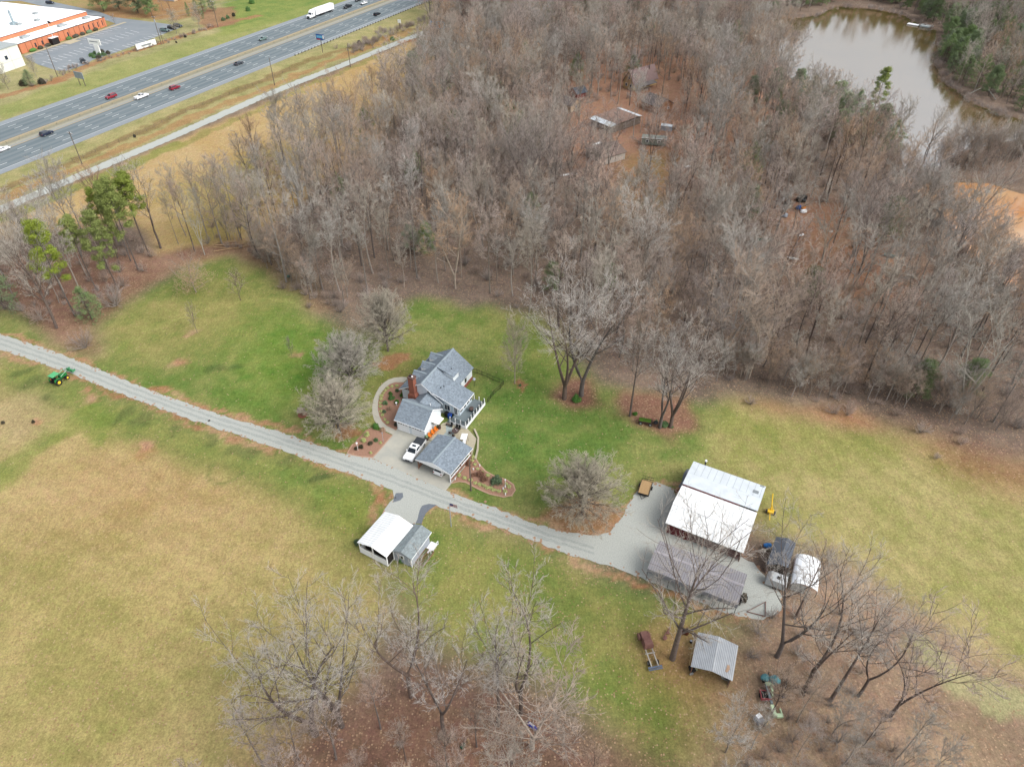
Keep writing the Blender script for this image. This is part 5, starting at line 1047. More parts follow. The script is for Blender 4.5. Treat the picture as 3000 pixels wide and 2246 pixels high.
part('wall', mat('pale_blue_wall', (196,200,206)), ow, lambda b: b.bz(0, 30, 0, 10, 0, 5)); part('roof', gmetal, ow, lambda b: b.bz(-.3, 30.3, -.3, 10, 5, 5.3)); part('door', dark, ow, lambda b: b.bz(3, 4.5, -.06, 0, 0, 2.4)); part('band', mat('tan_band', (210,190,160)), ow, lambda b: b.bz(0, 30, -.05, -.01, 0, .8))
# --- houses hidden in the wood
def cottage(name, label, px0, px1, depth, hw, hr, wallm, roofm, eave=.4, extra=None):
    a = G(*px0); b_ = G(*px1); L = math.hypot(b_[0]-a[0], b_[1]-a[1]); o = thing(name, label, 'house', a, math.atan2(b_[1]-a[1], b_[0]-a[0]))
    part('wall', wallm, o, lambda m: m.add([(0,0,0),(L,0,0),(L,depth,0),(0,depth,0),(0,0,hw),(L,0,hw),(L,depth,hw),(0,depth,hw),(L/2,0,hr),(L/2,depth,hr)], [(0,1,5,8,4),(2,3,7,9,6),(1,2,6,5),(3,0,4,7)]))
    k = (hr-hw)/(L/2); roofpoly('roof', o, roofm, [(-eave,-eave,hw-eave*k+.12),(L/2,-eave,hr+.12),(L/2,depth+eave,hr+.12),(-eave,depth+eave,hw-eave*k+.12)], [(L/2+.02,-eave,hr+.12),(L+eave,-eave,hw-eave*k+.12),(L+eave,depth+eave,hw-eave*k+.12),(L/2+.02,depth+eave,hr+.12)], t_=.12)
    return o, L
tan_w = mat('tan_wall', (206,176,128)); pur = mat('purple_brown_roof', (136,114,112), var=.12); brn = mat('brown_grey_roof', (120,112,110), var=.14)
h1, L = cottage('tan_house', 'tan house with a steep purple-brown roof among the trees', (1825,256), (1855,267), 14, 2.8, 7.4, tan_w, pur)
win(h1, (L*.3, -.03, 1.6), .9, 1.1, 'x'); win(h1, (L*.72, -.03, 1.6), .9, 1.1, 'x'); win(h1, (L*.52, -.03, 4.5), .8, 1.0, 'x')
part('porch', brn, h1, lambda b: b.slab([(L,1,2.6),(L+3,1,2.1),(L+3,11,2.1),(L,11,2.6)], .12)); part('post', wood_b, h1, lambda b: [b.bz(L+2.8, L+2.95, y, y+.15, 0, 2.1) for y in (1.2, 6, 10.7)])
h2, L = cottage('brown_cabin', 'brown cabin with a grey-brown gable roof right of the tan house', (1927,336), (1968,324), 9, 2.8, 5.2, mat('brown_wall', (172,124,92)), brn); win(h2, (L*.7, -.03, 1.5), .9, .8, 'x')
h3, L = cottage('beige_outbuilding', 'beige outbuilding with a grey-brown roof left of the rusty metal building', (1672,330), (1702,318), 9, 2.6, 4.3, mat('beige_wall', (196,172,142)), brn); win(h3, (L*.5, -.03, 1.5), .8, .8, 'x')
h4, L = cottage('red_shed', 'small red shed with a dark slate roof at the back of the clearing', (1668,280), (1690,290), 5, 2.0, 3.6, mat('red_wall', (140,66,58)), darkroof); part('door', dark, h4, lambda b: b.bz(L*.4, L*.6, -.06, -.01, 0, 1.8))
rb = thing('rusty_metal_building', 'low metal building with a rust-red roof edged in bright sheet', 'building', G(1727,366), math.atan2(G(1790,392)[1]-G(1727,366)[1], G(1790,392)[0]-G(1727,366)[0]))
rust = mat('rust_roof', (140,112,100), scale=.8, var2=(166,140,126)); q0, q1, q2 = G(1727,366), G(1790,392), G(1860,342); L = math.hypot(q1[0]-q0[0], q1[1]-q0[1])
part('wall', mat('metal_wall', (124,112,102)), rb, lambda b: b.bz(.2, L-.2, .6, 15.6, 0, 2.4)); roofpoly('roof', rb, rust, [(0,2.4,2.9),(L,2.4,2.9),(L,14,3.2),(0,14,3.2)], t_=.1); roofpoly('bright_sheet', rb, gmetal, [(0,-.4,2.5),(L,-.4,2.5),(L,2.38,2.95),(0,2.38,2.95)], [(0,14.02,3.2),(L,14.02,3.2),(L,16,2.9),(0,16,2.9)], t_=.08)
h6, L = cottage('white_trimmed_house', 'brown-roofed house with bright white eaves at the edge of the small green clearing', (1716,455), (1770,484), 9, 2.6, 4.4, mat('pale_wall', (190,184,176)), mat('brown_roof', (130,112,104), var=.12))
part('eave_trim', trim, h6, lambda b: b.bz(-.42, -.36, -.4, 9.4, 2.2, 2.4), lambda b: b.slab([(-.4,-.46,2.35),(L/2,-.46,4.55),(L/2,-.41,4.55),(-.4,-.41,2.35)], .18), lambda b: b.slab([(L/2+.02,-.46,4.55),(L+.4,-.46,2.35),(L+.4,-.41,2.35),(L/2+.02,-.41,4.55)], .18)); part('lean_to', wmetal, h6, lambda b: b.slab([(-2.6,4,2.1),(-.4,4,2.4),(-.4,8,2.4),(-2.6,8,2.1)], .06)); part('post', blk, h6, lambda b: b.bz(-2.5, -2.4, 4.1, 4.2, 0, 2.05).bz(-2.5, -2.4, 7.8, 7.9, 0, 2.05))
ms = thing('metal_storage_shed', 'small silver-green metal shed alone on brown leaves', 'shed', G(1935,382), -.35)
part('wall', sid_g, ms, lambda b: b.bz(0, 4, 0, 2.2, 0, 1.8)); roofpoly('roof', ms, gmetal, [(-.1,-.1,1.8),(4.1,-.1,1.8),(4.1,1.1,2.25),(-.1,1.1,2.25)], [(-.1,1.12,2.25),(4.1,1.12,2.25),(4.1,2.3,1.8),(-.1,2.3,1.8)], t_=.05)
mh = thing('green_trailer_home', 'faded green mobile home with a white gutter below the silver shed', 'trailer', G(1878,425), -.2)
part('body', mat('faded_green', (140,150,138)), mh, lambda b: b.bz(0, 8.5, 0, 3.2, .3, 2.6)); part('gutter', trim, mh, lambda b: b.bz(-.1, 8.6, -.1, 0, 2.6, 2.75).bz(8.5, 8.6, 0, 3.2, 2.6, 2.75)); part('roof', mat('green_grey_roof', (148,154,146)), mh, lambda b: b.bz(0, 8.5, .01, 3.2, 2.6, 2.7)); win(mh, (2, -.02, 1.6), .9, .7, 'x'); win(mh, (6, -.02, 1.6), .9, .7, 'x')
# ---------------------------------------------------------------- vehicles
tyre = mat('tyre_rubber', (40,40,42), var=.15); rimm = mat('wheel_rim', (176,180,184), rough=.4, var=.05, metal=.4); lampm = mat('lamp_clear', (230,234,236), rough=.2, var=.02); redl = mat('lamp_red', (170,40,36), rough=.3, var=.05)
def paintm(nm, rgb): return mat('paint_'+nm, rgb, rough=.25, var=.03, spec=.6, k=.85)
def wheel(parent, x, y, r, wd=.22, rim_m=rimm, rr=.6):
    w_ = part('wheel', tyre, parent, lambda b: b.cyl((0, -wd/2, 0), (0, wd/2, 0), r, n=16), loc=(x, y, r)); s_ = 1 if y > 0 else -1
    part('rim', rim_m, w_, lambda b: b.cyl((0, s_*(wd/2-.02), 0), (0, s_*(wd/2+.02), 0), r*rr, n=12)); return w_
def car(name, label, cat, loc, rz, col, kind='suv', group=None):
    """vehicle with its nose to local +x"""
    o = thing(name, label, cat, loc, rz, group); pm_ = col
    if kind == 'sedan': L, hb, hr, w_, prof = 4.8, .92, 1.44, .9, [(-2.35,.35),(2.3,.35),(2.4,.6),(2.3,.8),(1.1,.95),(-1.7,1.0),(-2.35,.9)]; cab = [(-1.75,.98),(.95,.94),(.25,1.42),(-1.05,1.45)]
    elif kind == 'suv': L, hb, hr, w_, prof = 4.7, 1.05, 1.72, .93, [(-2.3,.4),(2.25,.4),(2.35,.75),(2.2,1.0),(1.0,1.1),(-2.25,1.12)]; cab = [(-2.2,1.1),(1.0,1.08),(.3,1.68),(-1.9,1.72)]
    else: L, hb, hr, w_, prof = 5.9, 1.15, 1.9, 1.0, [(-2.95,.5),(2.85,.5),(2.95,.85),(2.85,1.12),(1.3,1.22),(-2.95,1.2)]; cab = [(-.75,1.2),(1.35,1.2),(.6,1.86),(-.6,1.88)]
    if kind == 'pickup':
        body = part('body', pm_, o, lambda b: b.profile([(-.7,.5),(2.85,.5),(2.95,.85),(2.85,1.12),(1.3,1.22),(-.7,1.2)], -w_, w_), bevel=.06)
        part('bed', pm_, o, lambda b: b.bz(-2.95, -.7, -w_, -w_+.1, .5, 1.22).bz(-2.95, -.7, w_-.1, w_, .5, 1.22).bz(-2.95, -2.85, -w_+.1, w_-.1, .5, 1.2).bz(-2.85, -.7, -w_+.1, w_-.1, .5, .66), bevel=.02)
    else: body = part('body', pm_, o, lambda b: b.profile(prof, -w_, w_), bevel=.08)
    ins = [0 if z < 1.3 else .16 for x, z in cab]; part('cabin', pm_, o, lambda b: b.profile(cab, -w_+.06, w_-.06, ins), bevel=.03)
    (xb, zb), (xf, zf), (xt, zt), (xr, zr) = cab; e = .012
    def pane(nm, pts): part(nm, glass, o, lambda b: b.add(pts, [(0,1,2,3),(3,2,1,0)]))
    def lerp(a, b_, t_): return a+(b_-a)*t_
    wi = w_-.06
    pane('windscreen', [(xf-.03+e,-wi+.1,zf+.03),(xf-.03+e,wi-.1,zf+.03),(xt+.06+e,wi-.22,zt-.03),(xt+.06+e,-wi+.22,zt-.03)])
    pane('rear_window', [(xb+.03-e,-wi+.12,lerp(zb,zr,.2)),(lerp(xr,xb,.06)-e,-wi+.24,zr-.05),(lerp(xr,xb,.06)-e,wi-.24,zr-.05),(xb+.03-e,wi-.12,lerp(zb,zr,.2))])
    for sg in (-1, 1):
        y0 = sg*(wi+.012); y1 = sg*(wi-.13)
        pane('side_window', [(lerp(xb,xr,.3)+.15,y0-sg*.03,lerp(zb,zr,.22)),(lerp(xf,xt,.3)-.15,y0-sg*.03,lerp(zf,zt,.22)),(xt-.08,y1,zt-.08),(xr+.12,y1,zr-.1)])
    fx = max(p[0] for p in prof); rx = min(p[0] for p in prof); r_ = .40 if kind == 'pickup' else .34
    for sg in (-1, 1):
        part('headlight', lampm, o, lambda b: b.bz(fx-.22, fx+.02, sg*(w_-.36), sg*(w_-.04), .66, .84)); part('tail_light', redl, o, lambda b: b.bz(rx-.02, rx+.12, sg*(w_-.24), sg*(w_-.02), .75, 1.0))
        wheel(o, fx-.95, sg*(w_-.1), r_); wheel(o, rx+1.0, sg*(w_-.1), r_)
        part('mirror', pm_, o, lambda b: b.bz(xf-.35, xf-.2, sg*(w_-.02), sg*(w_+.2), zf+.05, zf+.22))
    part('bumper', mat('bumper_grey', (110,112,116)), o, lambda b: b.bz(fx-.02, fx+.08, -w_+.1, w_-.1, .38, .58)); part('grille', blk, o, lambda b: b.bz(fx-.05, fx+.03, -.45, .45, .62, .86))
    if kind == 'pickup': part('sunroof', glass, o, lambda b: b.bz(-.25, .25, -.42, .42, 1.86, 1.90))
    return o
ha = math.atan2(HU[1], HU[0])
pw, pwh = paintm('white', (240,242,244)), None; pr_, pbk, pbl, pgr, psl, pgn = paintm('dark_red', (140,34,52)), paintm('black', (34,38,42)), paintm('navy', (34,44,66)), paintm('charcoal', (60,66,74)), paintm('silver', (188,194,198)), paintm('grey_green', (104,128,124))
HG = 'vehicles on the highway'
for nm, lb, ct, q, back, m_, kd in (
 ('car','white sedan at the left edge of the photo on the near carriageway','car',(10,442),0,pw,'sedan'),
 ('car','navy SUV on the near carriageway between the white sedan and the white pickup','car',(138,396),0,pbl,'suv'),
 ('pickup_truck','white pickup with an open bed driving in the inner lane of the near carriageway','pickup truck',(416,288),0,pw,'pickup'),
 ('car','dark red SUV driving ahead of the white pickup on the near carriageway','car',(513,262),0,pr_,'suv'),
 ('car','dark red SUV coming down the far carriageway beside the median','car',(327,288),1,pr_,'suv'),
 ('car','charcoal sedan alone in the middle of the near carriageway','car',(700,190),0,pgr,'sedan'),
 ('car','grey-green sedan on the far carriageway behind the semi truck','car',(771,118),1,pgn,'sedan'),
 ('pickup_truck','black pickup following the semi truck','pickup truck',(1019,24),1,pbk,'pickup'),
 ('car','white sedan near the top edge beside the black pickup','car',(1066,13),1,pw,'sedan'),
 ('car','black car at the top edge of the far carriageway','car',(1050,4),1,pbk,'sedan'),
 ('car','black SUV on the near carriageway close to the roadside brush','car',(1105,46),0,pbk,'suv')):
    car(nm, lb, ct, (*G(*q), .02), ha+(math.pi if back else 0), m_, kd, HG)
for lb, q, dz, m_ in (('black SUV parked alone in the lot by the hedge', (245,184), -.9, pbk), ('dark green car at the corner of the lot, nearest the lamp pole', (484,93), -.35, pgn), ('dark SUV parked right of the dark green car in the lot corner', (505,86), -.35, pbk), ('black pickup-sized car furthest right in the lot corner', (522,80), -.35, pgr), ('dark blue car behind the brick building at the top edge', (148,12), -.2, pbl)):
    car('parked_car', lb, 'car', (*G(*q), .02), dz, m_, 'suv', 'cars parked in the lot')
tr_ = car('pickup_truck', 'white crew-cab pickup with a black bed cover parked on the concrete apron', 'pickup truck', (-18.55, 94.75, .03), math.atan2(91.9-98, -19.6+17.2), pw, 'pickup')
part('bed_cover', mat('black_tonneau', (62,66,72), var=.06), tr_, lambda b: b.bz(-2.92, -.72, -.97, .97, 1.2, 1.27), bevel=.02)
car('parked_car', 'white car under the carport with its tail towards the drive', 'car', (-12.7, 90.6, .03), math.atan2(.89, .46), pw, 'suv')
# semi truck
sm = thing('semi_truck', 'white semi truck with a long white box trailer on the far carriageway', 'semi truck', (*G(940,45), .02), ha+math.pi, HG)
part('trailer', trim, sm, lambda b: b.bz(-10.4, 5.2, -1.3, 1.3, 1.2, 4.05)); part('trailer_frame', dark, sm, lambda b: b.bz(-10.2, 5, -.5, .5, .95, 1.18).bz(-2.5, 1.5, -1.25, 1.25, .6, .9))
cb = part('cab', trim, sm, lambda b: b.profile([(5.9,.9),(10.4,.7),(10.5,1.7),(8.9,1.95),(8.4,3.0),(7.4,3.9),(5.9,4.0)], -1.22, 1.22), bevel=.1); part('windscreen', glass, cb, lambda b: b.add([(8.93,-1,2.0),(8.93,1,2.0),(8.46,.95,2.95),(8.46,-.95,2.95)], [(0,1,2,3)])); part('side_window', glass, cb, lambda b: b.bz(7.6,8.4,-1.25,1.25,2.1,2.75)); part('grille', blk, cb, lambda b: b.bz(10.4,10.54,-.6,.6,.8,1.6))
for sg in (-1, 1):
    for x in (9.6, 6.6, 5.4, -7.6, -8.8): wheel(sm, x, sg*1.1, .5, .3)
    part('headlight', lampm, sm, lambda b: b.bz(10.3,10.52,sg*.95-.15,sg*.95+.15,.95,1.2))
# green tractor with loader
tx = G(176,1118); tf = G(216,1090); ta = math.atan2(tf[1]-tx[1], tf[0]-tx[0]); tt = thing('tractor', 'green tractor with yellow wheels, a canopy and a raised front loader beside the gravel drive', 'tractor', tx, ta)
grn = paintm('green', (36,120,62)); grl = mat('canopy_green', (92,176,120), var=.05, k=.8); yel = mat('yellow_rim', (232,200,50), var=.05, k=.8)
part('hood', grn, tt, lambda b: b.profile([(.2,.75),(1.9,.7),(1.9,1.25),(.3,1.5)], -.38, .38), bevel=.05); part('chassis', dark, tt, lambda b: b.bz(-1.2,1.8,-.25,.25,.5,.8)); part('seat', blk, tt, lambda b: b.bz(-.9,-.35,-.3,.3,.95,1.1).bz(-.95,-.82,-.3,.3,1.1,1.6))
part('canopy', grl, tt, lambda b: b.box((-.55,0,2.35),(1.7,1.5,.12)), bevel=.04)
for x in (-1.2, .15):
    for y in (-.62, .62): part('canopy_post', blk, tt, lambda b, x=x, y=y: b.bz(x-.04,x+.04,y-.04,y+.04,.9,2.3))
for sg in (-1, 1):
    wheel(tt, -.75, sg*.85, .72, .42, yel, .5); wheel(tt, 1.35, sg*.78, .46, .3, yel, .5)
    part('fender', grn, tt, lambda b: b.profile([(-1.45,.9),(-1.35,1.45),(-.75,1.58),(-.1,1.4),(0,.95),(-.15,.95),(-.75,1.5),(-1.3,1.35)], sg*.62, sg*1.05))
    part('loader_arm', grn, tt, lambda b: b.cyl((.3,sg*.55,1.3),(1.9,sg*.55,1.75),.09,n=6).cyl((1.9,sg*.55,1.75),(2.9,sg*.55,1.1),.09,n=6))
part('bucket', mat('faded_green_steel', (70,140,96), k=.8), tt, lambda b: b.bz(2.85,2.95,-.85,.85,.7,1.4).bz(2.95,3.6,-.85,-.78,.7,1.2).bz(2.95,3.6,.78,.85,.7,1.2).bz(2.95,3.6,-.78,.78,.66,.72)); part('slow_sign', mat('orange_sign', (226,104,60)), tt, lambda b: b.bz(-1.3,-1.26,.25,.6,1.3,1.7))
# flat utility trailer
ua = math.atan2(.9, .35); ut = thing('utility_trailer', 'flat utility trailer with a plank deck and a mesh tail gate on the gravel', 'trailer', (*G(1890,1432), .01), ua)
part('deck', mat('plank_deck', (196,166,122), var=.2, scale=3, stretch=(.3,6,1), var2=(178,142,98)), ut, lambda b: b.bz(-1.9,1.5,-.95,.95,.5,.6)); part('frame', blk, ut, lambda b: b.bz(-1.95,1.5,-1.02,-.95,.45,.75).bz(-1.95,1.5,.95,1.02,.45,.75).bz(-2.0,-1.93,-1.02,1.02,.45,.8).cyl((-2,-.6,.5),(-3.0,0,.5),.05,n=5).cyl((-2,.6,.5),(-3.0,0,.5),.05,n=5))
part('tail_gate', blk, ut, lambda b: [b.bz(1.5,2.6,y-.02,y+.02,.55,.6) for y in (-.98,-.5,0,.5,.98)]+[b.bz(x-.02,x+.02,-.98,.98,.56,.62) for x in (1.55,2.0,2.55)])
for sg in (-1, 1): wheel(ut, .3, sg*1.15, .33)
# old rusty truck chassis
ot = thing('rusty_truck', 'rusted old truck cab and bare frame among the leaves beside the small shed', 'truck', G(1898,1903), math.atan2(*(np.array(G(1879,1858))-np.array(G(1908,1938)))[::-1])); rustd = mat('rusty_maroon', (122,82,78), var=.3, scale=2, var2=(146,108,96))
part('cab', rustd, ot, lambda b: b.profile([(-.2,.6),(1.1,.6),(1.1,1.2),(.9,1.7),(0,1.75),(-.2,1.3)], -.75, .75, [0,0,0,.15,.15,0]), bevel=.08); part('hood', rustd, ot, lambda b: b.profile([(1.1,.5),(2.5,.5),(2.5,1.1),(1.1,1.25)], -.55, .55), bevel=.1); part('fender', rustd, ot, lambda b: b.ball((2.0,.75,.55),(.65,.28,.4),8,5).ball((2.0,-.75,.55),(.65,.28,.4),8,5))
part('frame', mat('bare_frame', (186,180,170), var=.2), ot, lambda b: b.bz(-2.9,-.2,-.58,-.42,.5,.68).bz(-2.9,-.2,.42,.58,.5,.68).bz(-.9,-.75,-.75,.75,.5,.62)); part('rear_beam', mat('blue_grey_beam', (104,116,136)), ot, lambda b: b.bz(-3.1,-2.85,-1.05,1.05,.45,.6).bz(-3.35,-3.2,-1.05,1.05,.4,.52))
for sg in (-1, 1): wheel(ot, 2.0, sg*.75, .36); wheel(ot, -2.2, sg*.7, .36)
# planter wagon on the lawn island
wg = thing('planter_wagon', 'old dark farm wagon planted with green grass on the leafy island', 'wagon', G(1892,1240), math.atan2(-.25, .95)); part('box', mat('dark_wood', (78,58,50)), wg, lambda b: b.bz(-1.5,1.2,-.55,.55,.45,.85)); part('grass', mat('bright_grass', (104,148,52), var=.3, scale=4), wg, lambda b: [b.box((-1.35+.2*i, -.4+.2*j, .95), (.18,.18,.3), .3*i, .3) for i in range(12) for j in range(5)])
part('seat_frame', blk, wg, lambda b: b.cyl((1.2,0,.5),(2.2,0,.5),.12).ball((1.9,0,.7),(.5,.55,.3),8,5)); 
for x in (-1, .9):
    for sg in (-1, 1): wheel(wg, x, sg*.65, .35, .1)
# yellow implement by the barn
yi = thing('yellow_implement', 'yellow three-point boom implement standing by the barn corner', 'farm implement', G(2256,1503), 1.2); ym = mat('implement_yellow', (232,190,50), var=.08, k=.8)
part('boom', ym, yi, lambda b: b.cyl((-.2,-.1,.5),(2.6,.3,2.3),.09,n=6).cyl((-.2,.1,.5),(-2.0,0,.5),.07,n=6)); part('frame', ym, yi, lambda b: b.bz(-.4,.4,-.5,.5,.4,.7).cyl((0,-.4,.6),(.4,0,1.6),.06,n=5).cyl((0,.4,.6),(.4,0,1.6),.06,n=5))
for sg in (-1, 1): wheel(yi, 0, sg*.7, .35, .2)
# patio things
def HT(name, label, cat, u, v, z=.03, rz=0, group=None): p = HL(u, v); return thing(name, label, cat, (p[0], p[1], z), RZ+rz, group)
oc = mat('orange_chair', (226,128,44), var=.08, k=.8)
for i, (u, v, lb) in enumerate(((10.95,-6.9,'orange garden chair nearest the carport'),(11.05,-5.9,'orange garden chair in the middle of the three by the garage wall'),(11.15,-4.95,'orange garden chair nearest the awning'))):
    c_ = HT('garden_chair', lb, 'chair', u+.3, v, rz=-.2, group='orange chairs by the garage')
    part('seat', oc, c_, lambda b: b.box((0,0,.4),(.55,.55,.06))); part('backrest', oc, c_, lambda b: b.box((-.28,0,.75),(.07,.6,.75)).ball((-.3,0,1.1),(.06,.3,.15),8,4)); part('armrest', oc, c_, lambda b: b.bz(-.25,.3,-.34,-.24,.58,.62).bz(-.25,.3,.24,.34,.58,.62)); part('leg', oc, c_, lambda b: b.bz(-.27,-.2,-.3,-.24,0,.4).bz(-.27,-.2,.24,.3,0,.4)); part('leg', oc, c_, lambda b: b.bz(.2,.27,-.3,-.24,0,.6).bz(.2,.27,.24,.3,0,.6))
tb = HT('patio_table', 'round brown patio table on the stone patio', 'table', 15.1, -3.7); brm = mat('brown_metal', (92,76,72), var=.12); part('tabletop', brm, tb, lambda b: b.cyl((0,0,.7),(0,0,.76),.72,n=20)); part('pedestal', blk, tb, lambda b: b.cyl((0,0,0),(0,0,.7),.09)); part('cup', trim, tb, lambda b: b.cyl((.3,.1,.76),(.3,.1,.88),.06).cyl((-.1,.3,.76),(-.1,.3,.86),.05))
for i, (du, dv) in enumerate(((-.8,-.7),(.2,-1.1))):
    c_ = HT('patio_chair', ('dark patio chair left of the round table', 'dark patio chair below the round table')[i], 'chair', 15.1+du, -3.7+dv, group='dark patio chairs'); part('seat', brm, c_, lambda b: b.box((0,0,.42),(.45,.45,.05))); part('backrest', brm, c_, lambda b: b.box((0,-.22,.7),(.45,.05,.5))); part('leg', blk, c_, lambda b: b.bz(-.2,-.16,-.2,-.16,0,.4).bz(.16,.2,-.2,-.16,0,.4).bz(-.2,-.16,.16,.2,0,.4).bz(.16,.2,.16,.2,0,.4))
for i, u in enumerate((13.4, 14.6, 15.2)):
    c_ = HT('patio_chair', ('black chair below the deck, left one', 'black chair below the deck, middle one', 'black chair below the deck, right one')[i], 'chair', u, -2.4, rz=3.14, group='chairs below the deck'); part('seat', blk, c_, lambda b: b.box((0,0,.42),(.45,.45,.05))); part('backrest', blk, c_, lambda b: b.box((0,-.22,.75),(.45,.05,.6))); part('leg', blk, c_, lambda b: b.bz(-.2,-.16,-.2,.2,0,.4).bz(.16,.2,-.2,.2,0,.4))
bt = HT('bench', 'low dark bench at the foot of the deck steps', 'bench', 12.8, -2.5, rz=-.1); part('seat', brm, bt, lambda b: b.box((0,0,.38),(1.1,.4,.06))); part('leg', blk, bt, lambda b: b.bz(-.5,-.44,-.15,.15,0,.36).bz(.44,.5,-.15,.15,0,.36))
gl = HT('porch_swing', 'white canopied lawn swing at the right edge of the patio', 'swing', 18.0, -5.3, rz=.3); part('canopy', trim, gl, lambda b: b.slab([(-.6,-.8,1.8),(.6,-.8,1.9),(.6,.8,1.9),(-.6,.8,1.8)], .06)); part('frame', blk, gl, lambda b: b.cyl((.6,-.8,0),(.5,-.7,1.8),.04,n=5).cyl((.6,.8,0),(.5,.7,1.8),.04,n=5).cyl((-.6,-.8,0),(-.5,-.7,1.8),.04,n=5).cyl((-.6,.8,0),(-.5,.7,1.8),.04,n=5)); part('seat', trim, gl, lambda b: b.bz(-.3,.3,-.6,.6,.4,.5))
bn1 = HT('wheeled_bin', 'bright blue wheeled bin by the sunroom wall', 'bin', 11.9, -.35); part('body', mat('bin_blue', (30,80,170), var=.05, k=.8), bn1, lambda b: b.box((0,0,.5),(.6,.65,1.0),0,1.1)); part('lid', mat('bin_lid', (24,60,140)), bn1, lambda b: b.box((0,0,1.04),(.7,.75,.08)))
bn2 = HT('wheeled_bin', 'black wheeled bin left of the blue one', 'bin', 11.1, -.2); part('body', blk, bn2, lambda b: b.box((0,0,.5),(.6,.65,1.0),0,1.1)); part('lid', blk, bn2, lambda b: b.box((0,0,1.04),(.7,.75,.08)))
for u, v, lb, topm in ((10.95,-7.7,'barrel planter with greenery at the garage corner','g'),(11.5,-3.9,'dark barrel planter between the orange chairs and the awning','d')):
    pl = HT('barrel_planter', lb, 'planter', u, v); part('barrel', mat('barrel_brown', (92,64,60)), pl, lambda b: b.cyl((0,0,0),(0,0,.7),.36,.40,n=14)); part('plant', boxl if topm == 'g' else boxd, pl, lambda b: b.ball((0,0,.85),(.36,.36,.3),9,6,.15))
kp = HT('kettle_grill', 'dark round grill on the grey deck', 'grill', 15.2, 2.6, z=.8); part('bowl', brm, kp, lambda b: b.ball((0,0,.75),(.5,.6,.3),12,6)); part('leg', blk, kp, lambda b: b.bz(-.3,-.25,-.3,.3,0,.7).bz(.25,.3,-.3,.3,0,.7))
sdh = HT('satellite_dish', 'pale satellite dish on a pole at the far corner of the house', 'satellite dish', 11.6, 10.4, z=0); part('pole', blk, sdh, lambda b: b.cyl((0,0,0),(0,0,2.0),.04)); part('dish', sid_g, sdh, lambda b: b.cyl((0,0,2.0),(.15,-.1,2.15),.34,.26,n=14))
# black fence
def fence(name, label, pts, h, step_, postm, railm, rails=(.95,.2), post=.05, pickets=0, pname='post', hs=None):
    o = thing(name, label, 'fence', (*pts[0], 0)); x0, y0 = pts[0]; rl = MB(); n_ = 0
    for (ax, ay), (bx, by) in zip(pts[:-1], pts[1:]):
        d = math.hypot(bx-ax, by-ay); a = math.atan2(by-ay, bx-ax); m_ = max(1, round(d/step_))
        for r_ in rails: rl.box(((ax+bx)/2-x0, (ay+by)/2-y0, h*r_), (d, post*.6, post*.9), a)
        if pickets:
            k = int(d/pickets)
            for i in range(k): rl.box((ax+(bx-ax)*i/k-x0, ay+(by-ay)*i/k-y0, h*.5), (.025, .025, h*.9), a)
        for i in range(m_+1):
            if n_ < 95: MB().box((ax+(bx-ax)*i/m_-x0, ay+(by-ay)*i/m_-y0, h/2), (post, post, h), a).build(pname, postm, o); n_ += 1
    rl.build('rail', railm, o); return o
B4 = lambda a, b_: G(1000+a/3.523, 980+b_/3.523)
fence('metal_fence', 'black metal picket fence round the small side lawn behind the deck', [B4(1345,388), B4(1400,400), B4(1505,440), B4(1565,470), B4(1630,495), B4(1675,515), B4(1640,560), B4(1570,620), B4(1510,700)], 1.15, 1.7, blk, blk, (.95,.15), .06, .26)
# gravel wall beside the patio, garden things
pth = thing('low_wall', 'low pale stone edging along the right side of the patio', 'wall', (-6.9,92.9)); part('stones', stone, pth, lambda b: b.prism([(-.2,0),(.15,0),(.5,2.6),(.5,5.7),(-.4,8.2),(-.7,8.1),(.15,5.6),(.15,2.7)], .02, .3))
hosta = mat('hosta_yellow_green', (176,190,112), var=.25, scale=5, var2=(206,210,150), k=.8)
def R8(a, b_): return G(1320+a/10.35, 1300+b_/10.35)
rng5 = random.Random(55)
hv_, hf_ = leafball(np.random.RandomState(8), np.array([[0, 0, .12]]), np.array([.42]), 130, .14, .55); HM = np_mesh('hosta_leaves', hv_, hf_); HM.materials.append(hosta)
def hostas(pts, where, grp):
    for i, p in enumerate(pts):
        o = bpy.data.objects.new('hosta', HM); COL.objects.link(o); o.location = (p[0], p[1], .02); o.rotation_euler[2] = rng5.uniform(0, 6); s = rng5.uniform(.8, 1.15); o.scale = (s, s, s)
        tag(o, 'yellow-green hosta '+where, 'plant', grp)
hostas([R8(*p) for p in ((260,960),(430,1040),(600,1100),(750,1190),(890,1240),(1020,1280),(1110,1340),(1200,1340),(1280,1395),(1350,1405),(1470,1440),(1650,1450),(1690,1220),(1770,1300))], 'along the lower edge of the bed right of the carport', 'hostas on the lower bed edge')
hostas([R8(*p) for p in ((1140,960),(960,870),(820,765),(740,630),(665,510),(680,400))], 'along the lawn side of the bed right of the carport', 'hostas on the lawn side of the bed')
hostas([HL(a, b_) for a, b_ in ((-3.2,3.2),(-4.0,2.6),(-4.5,1.8),(-4.6,.9),(-4.5,0),(-4.3,-.9),(-3.8,-1.8),(-3.2,-2.9),(-2.6,-3.8),(-1.7,-4.9),(-.8,-5.7),(.4,-6.6),(1.4,-7.1))], 'along the inside of the curved walk', 'hostas along the curved walk')
leafs = {}
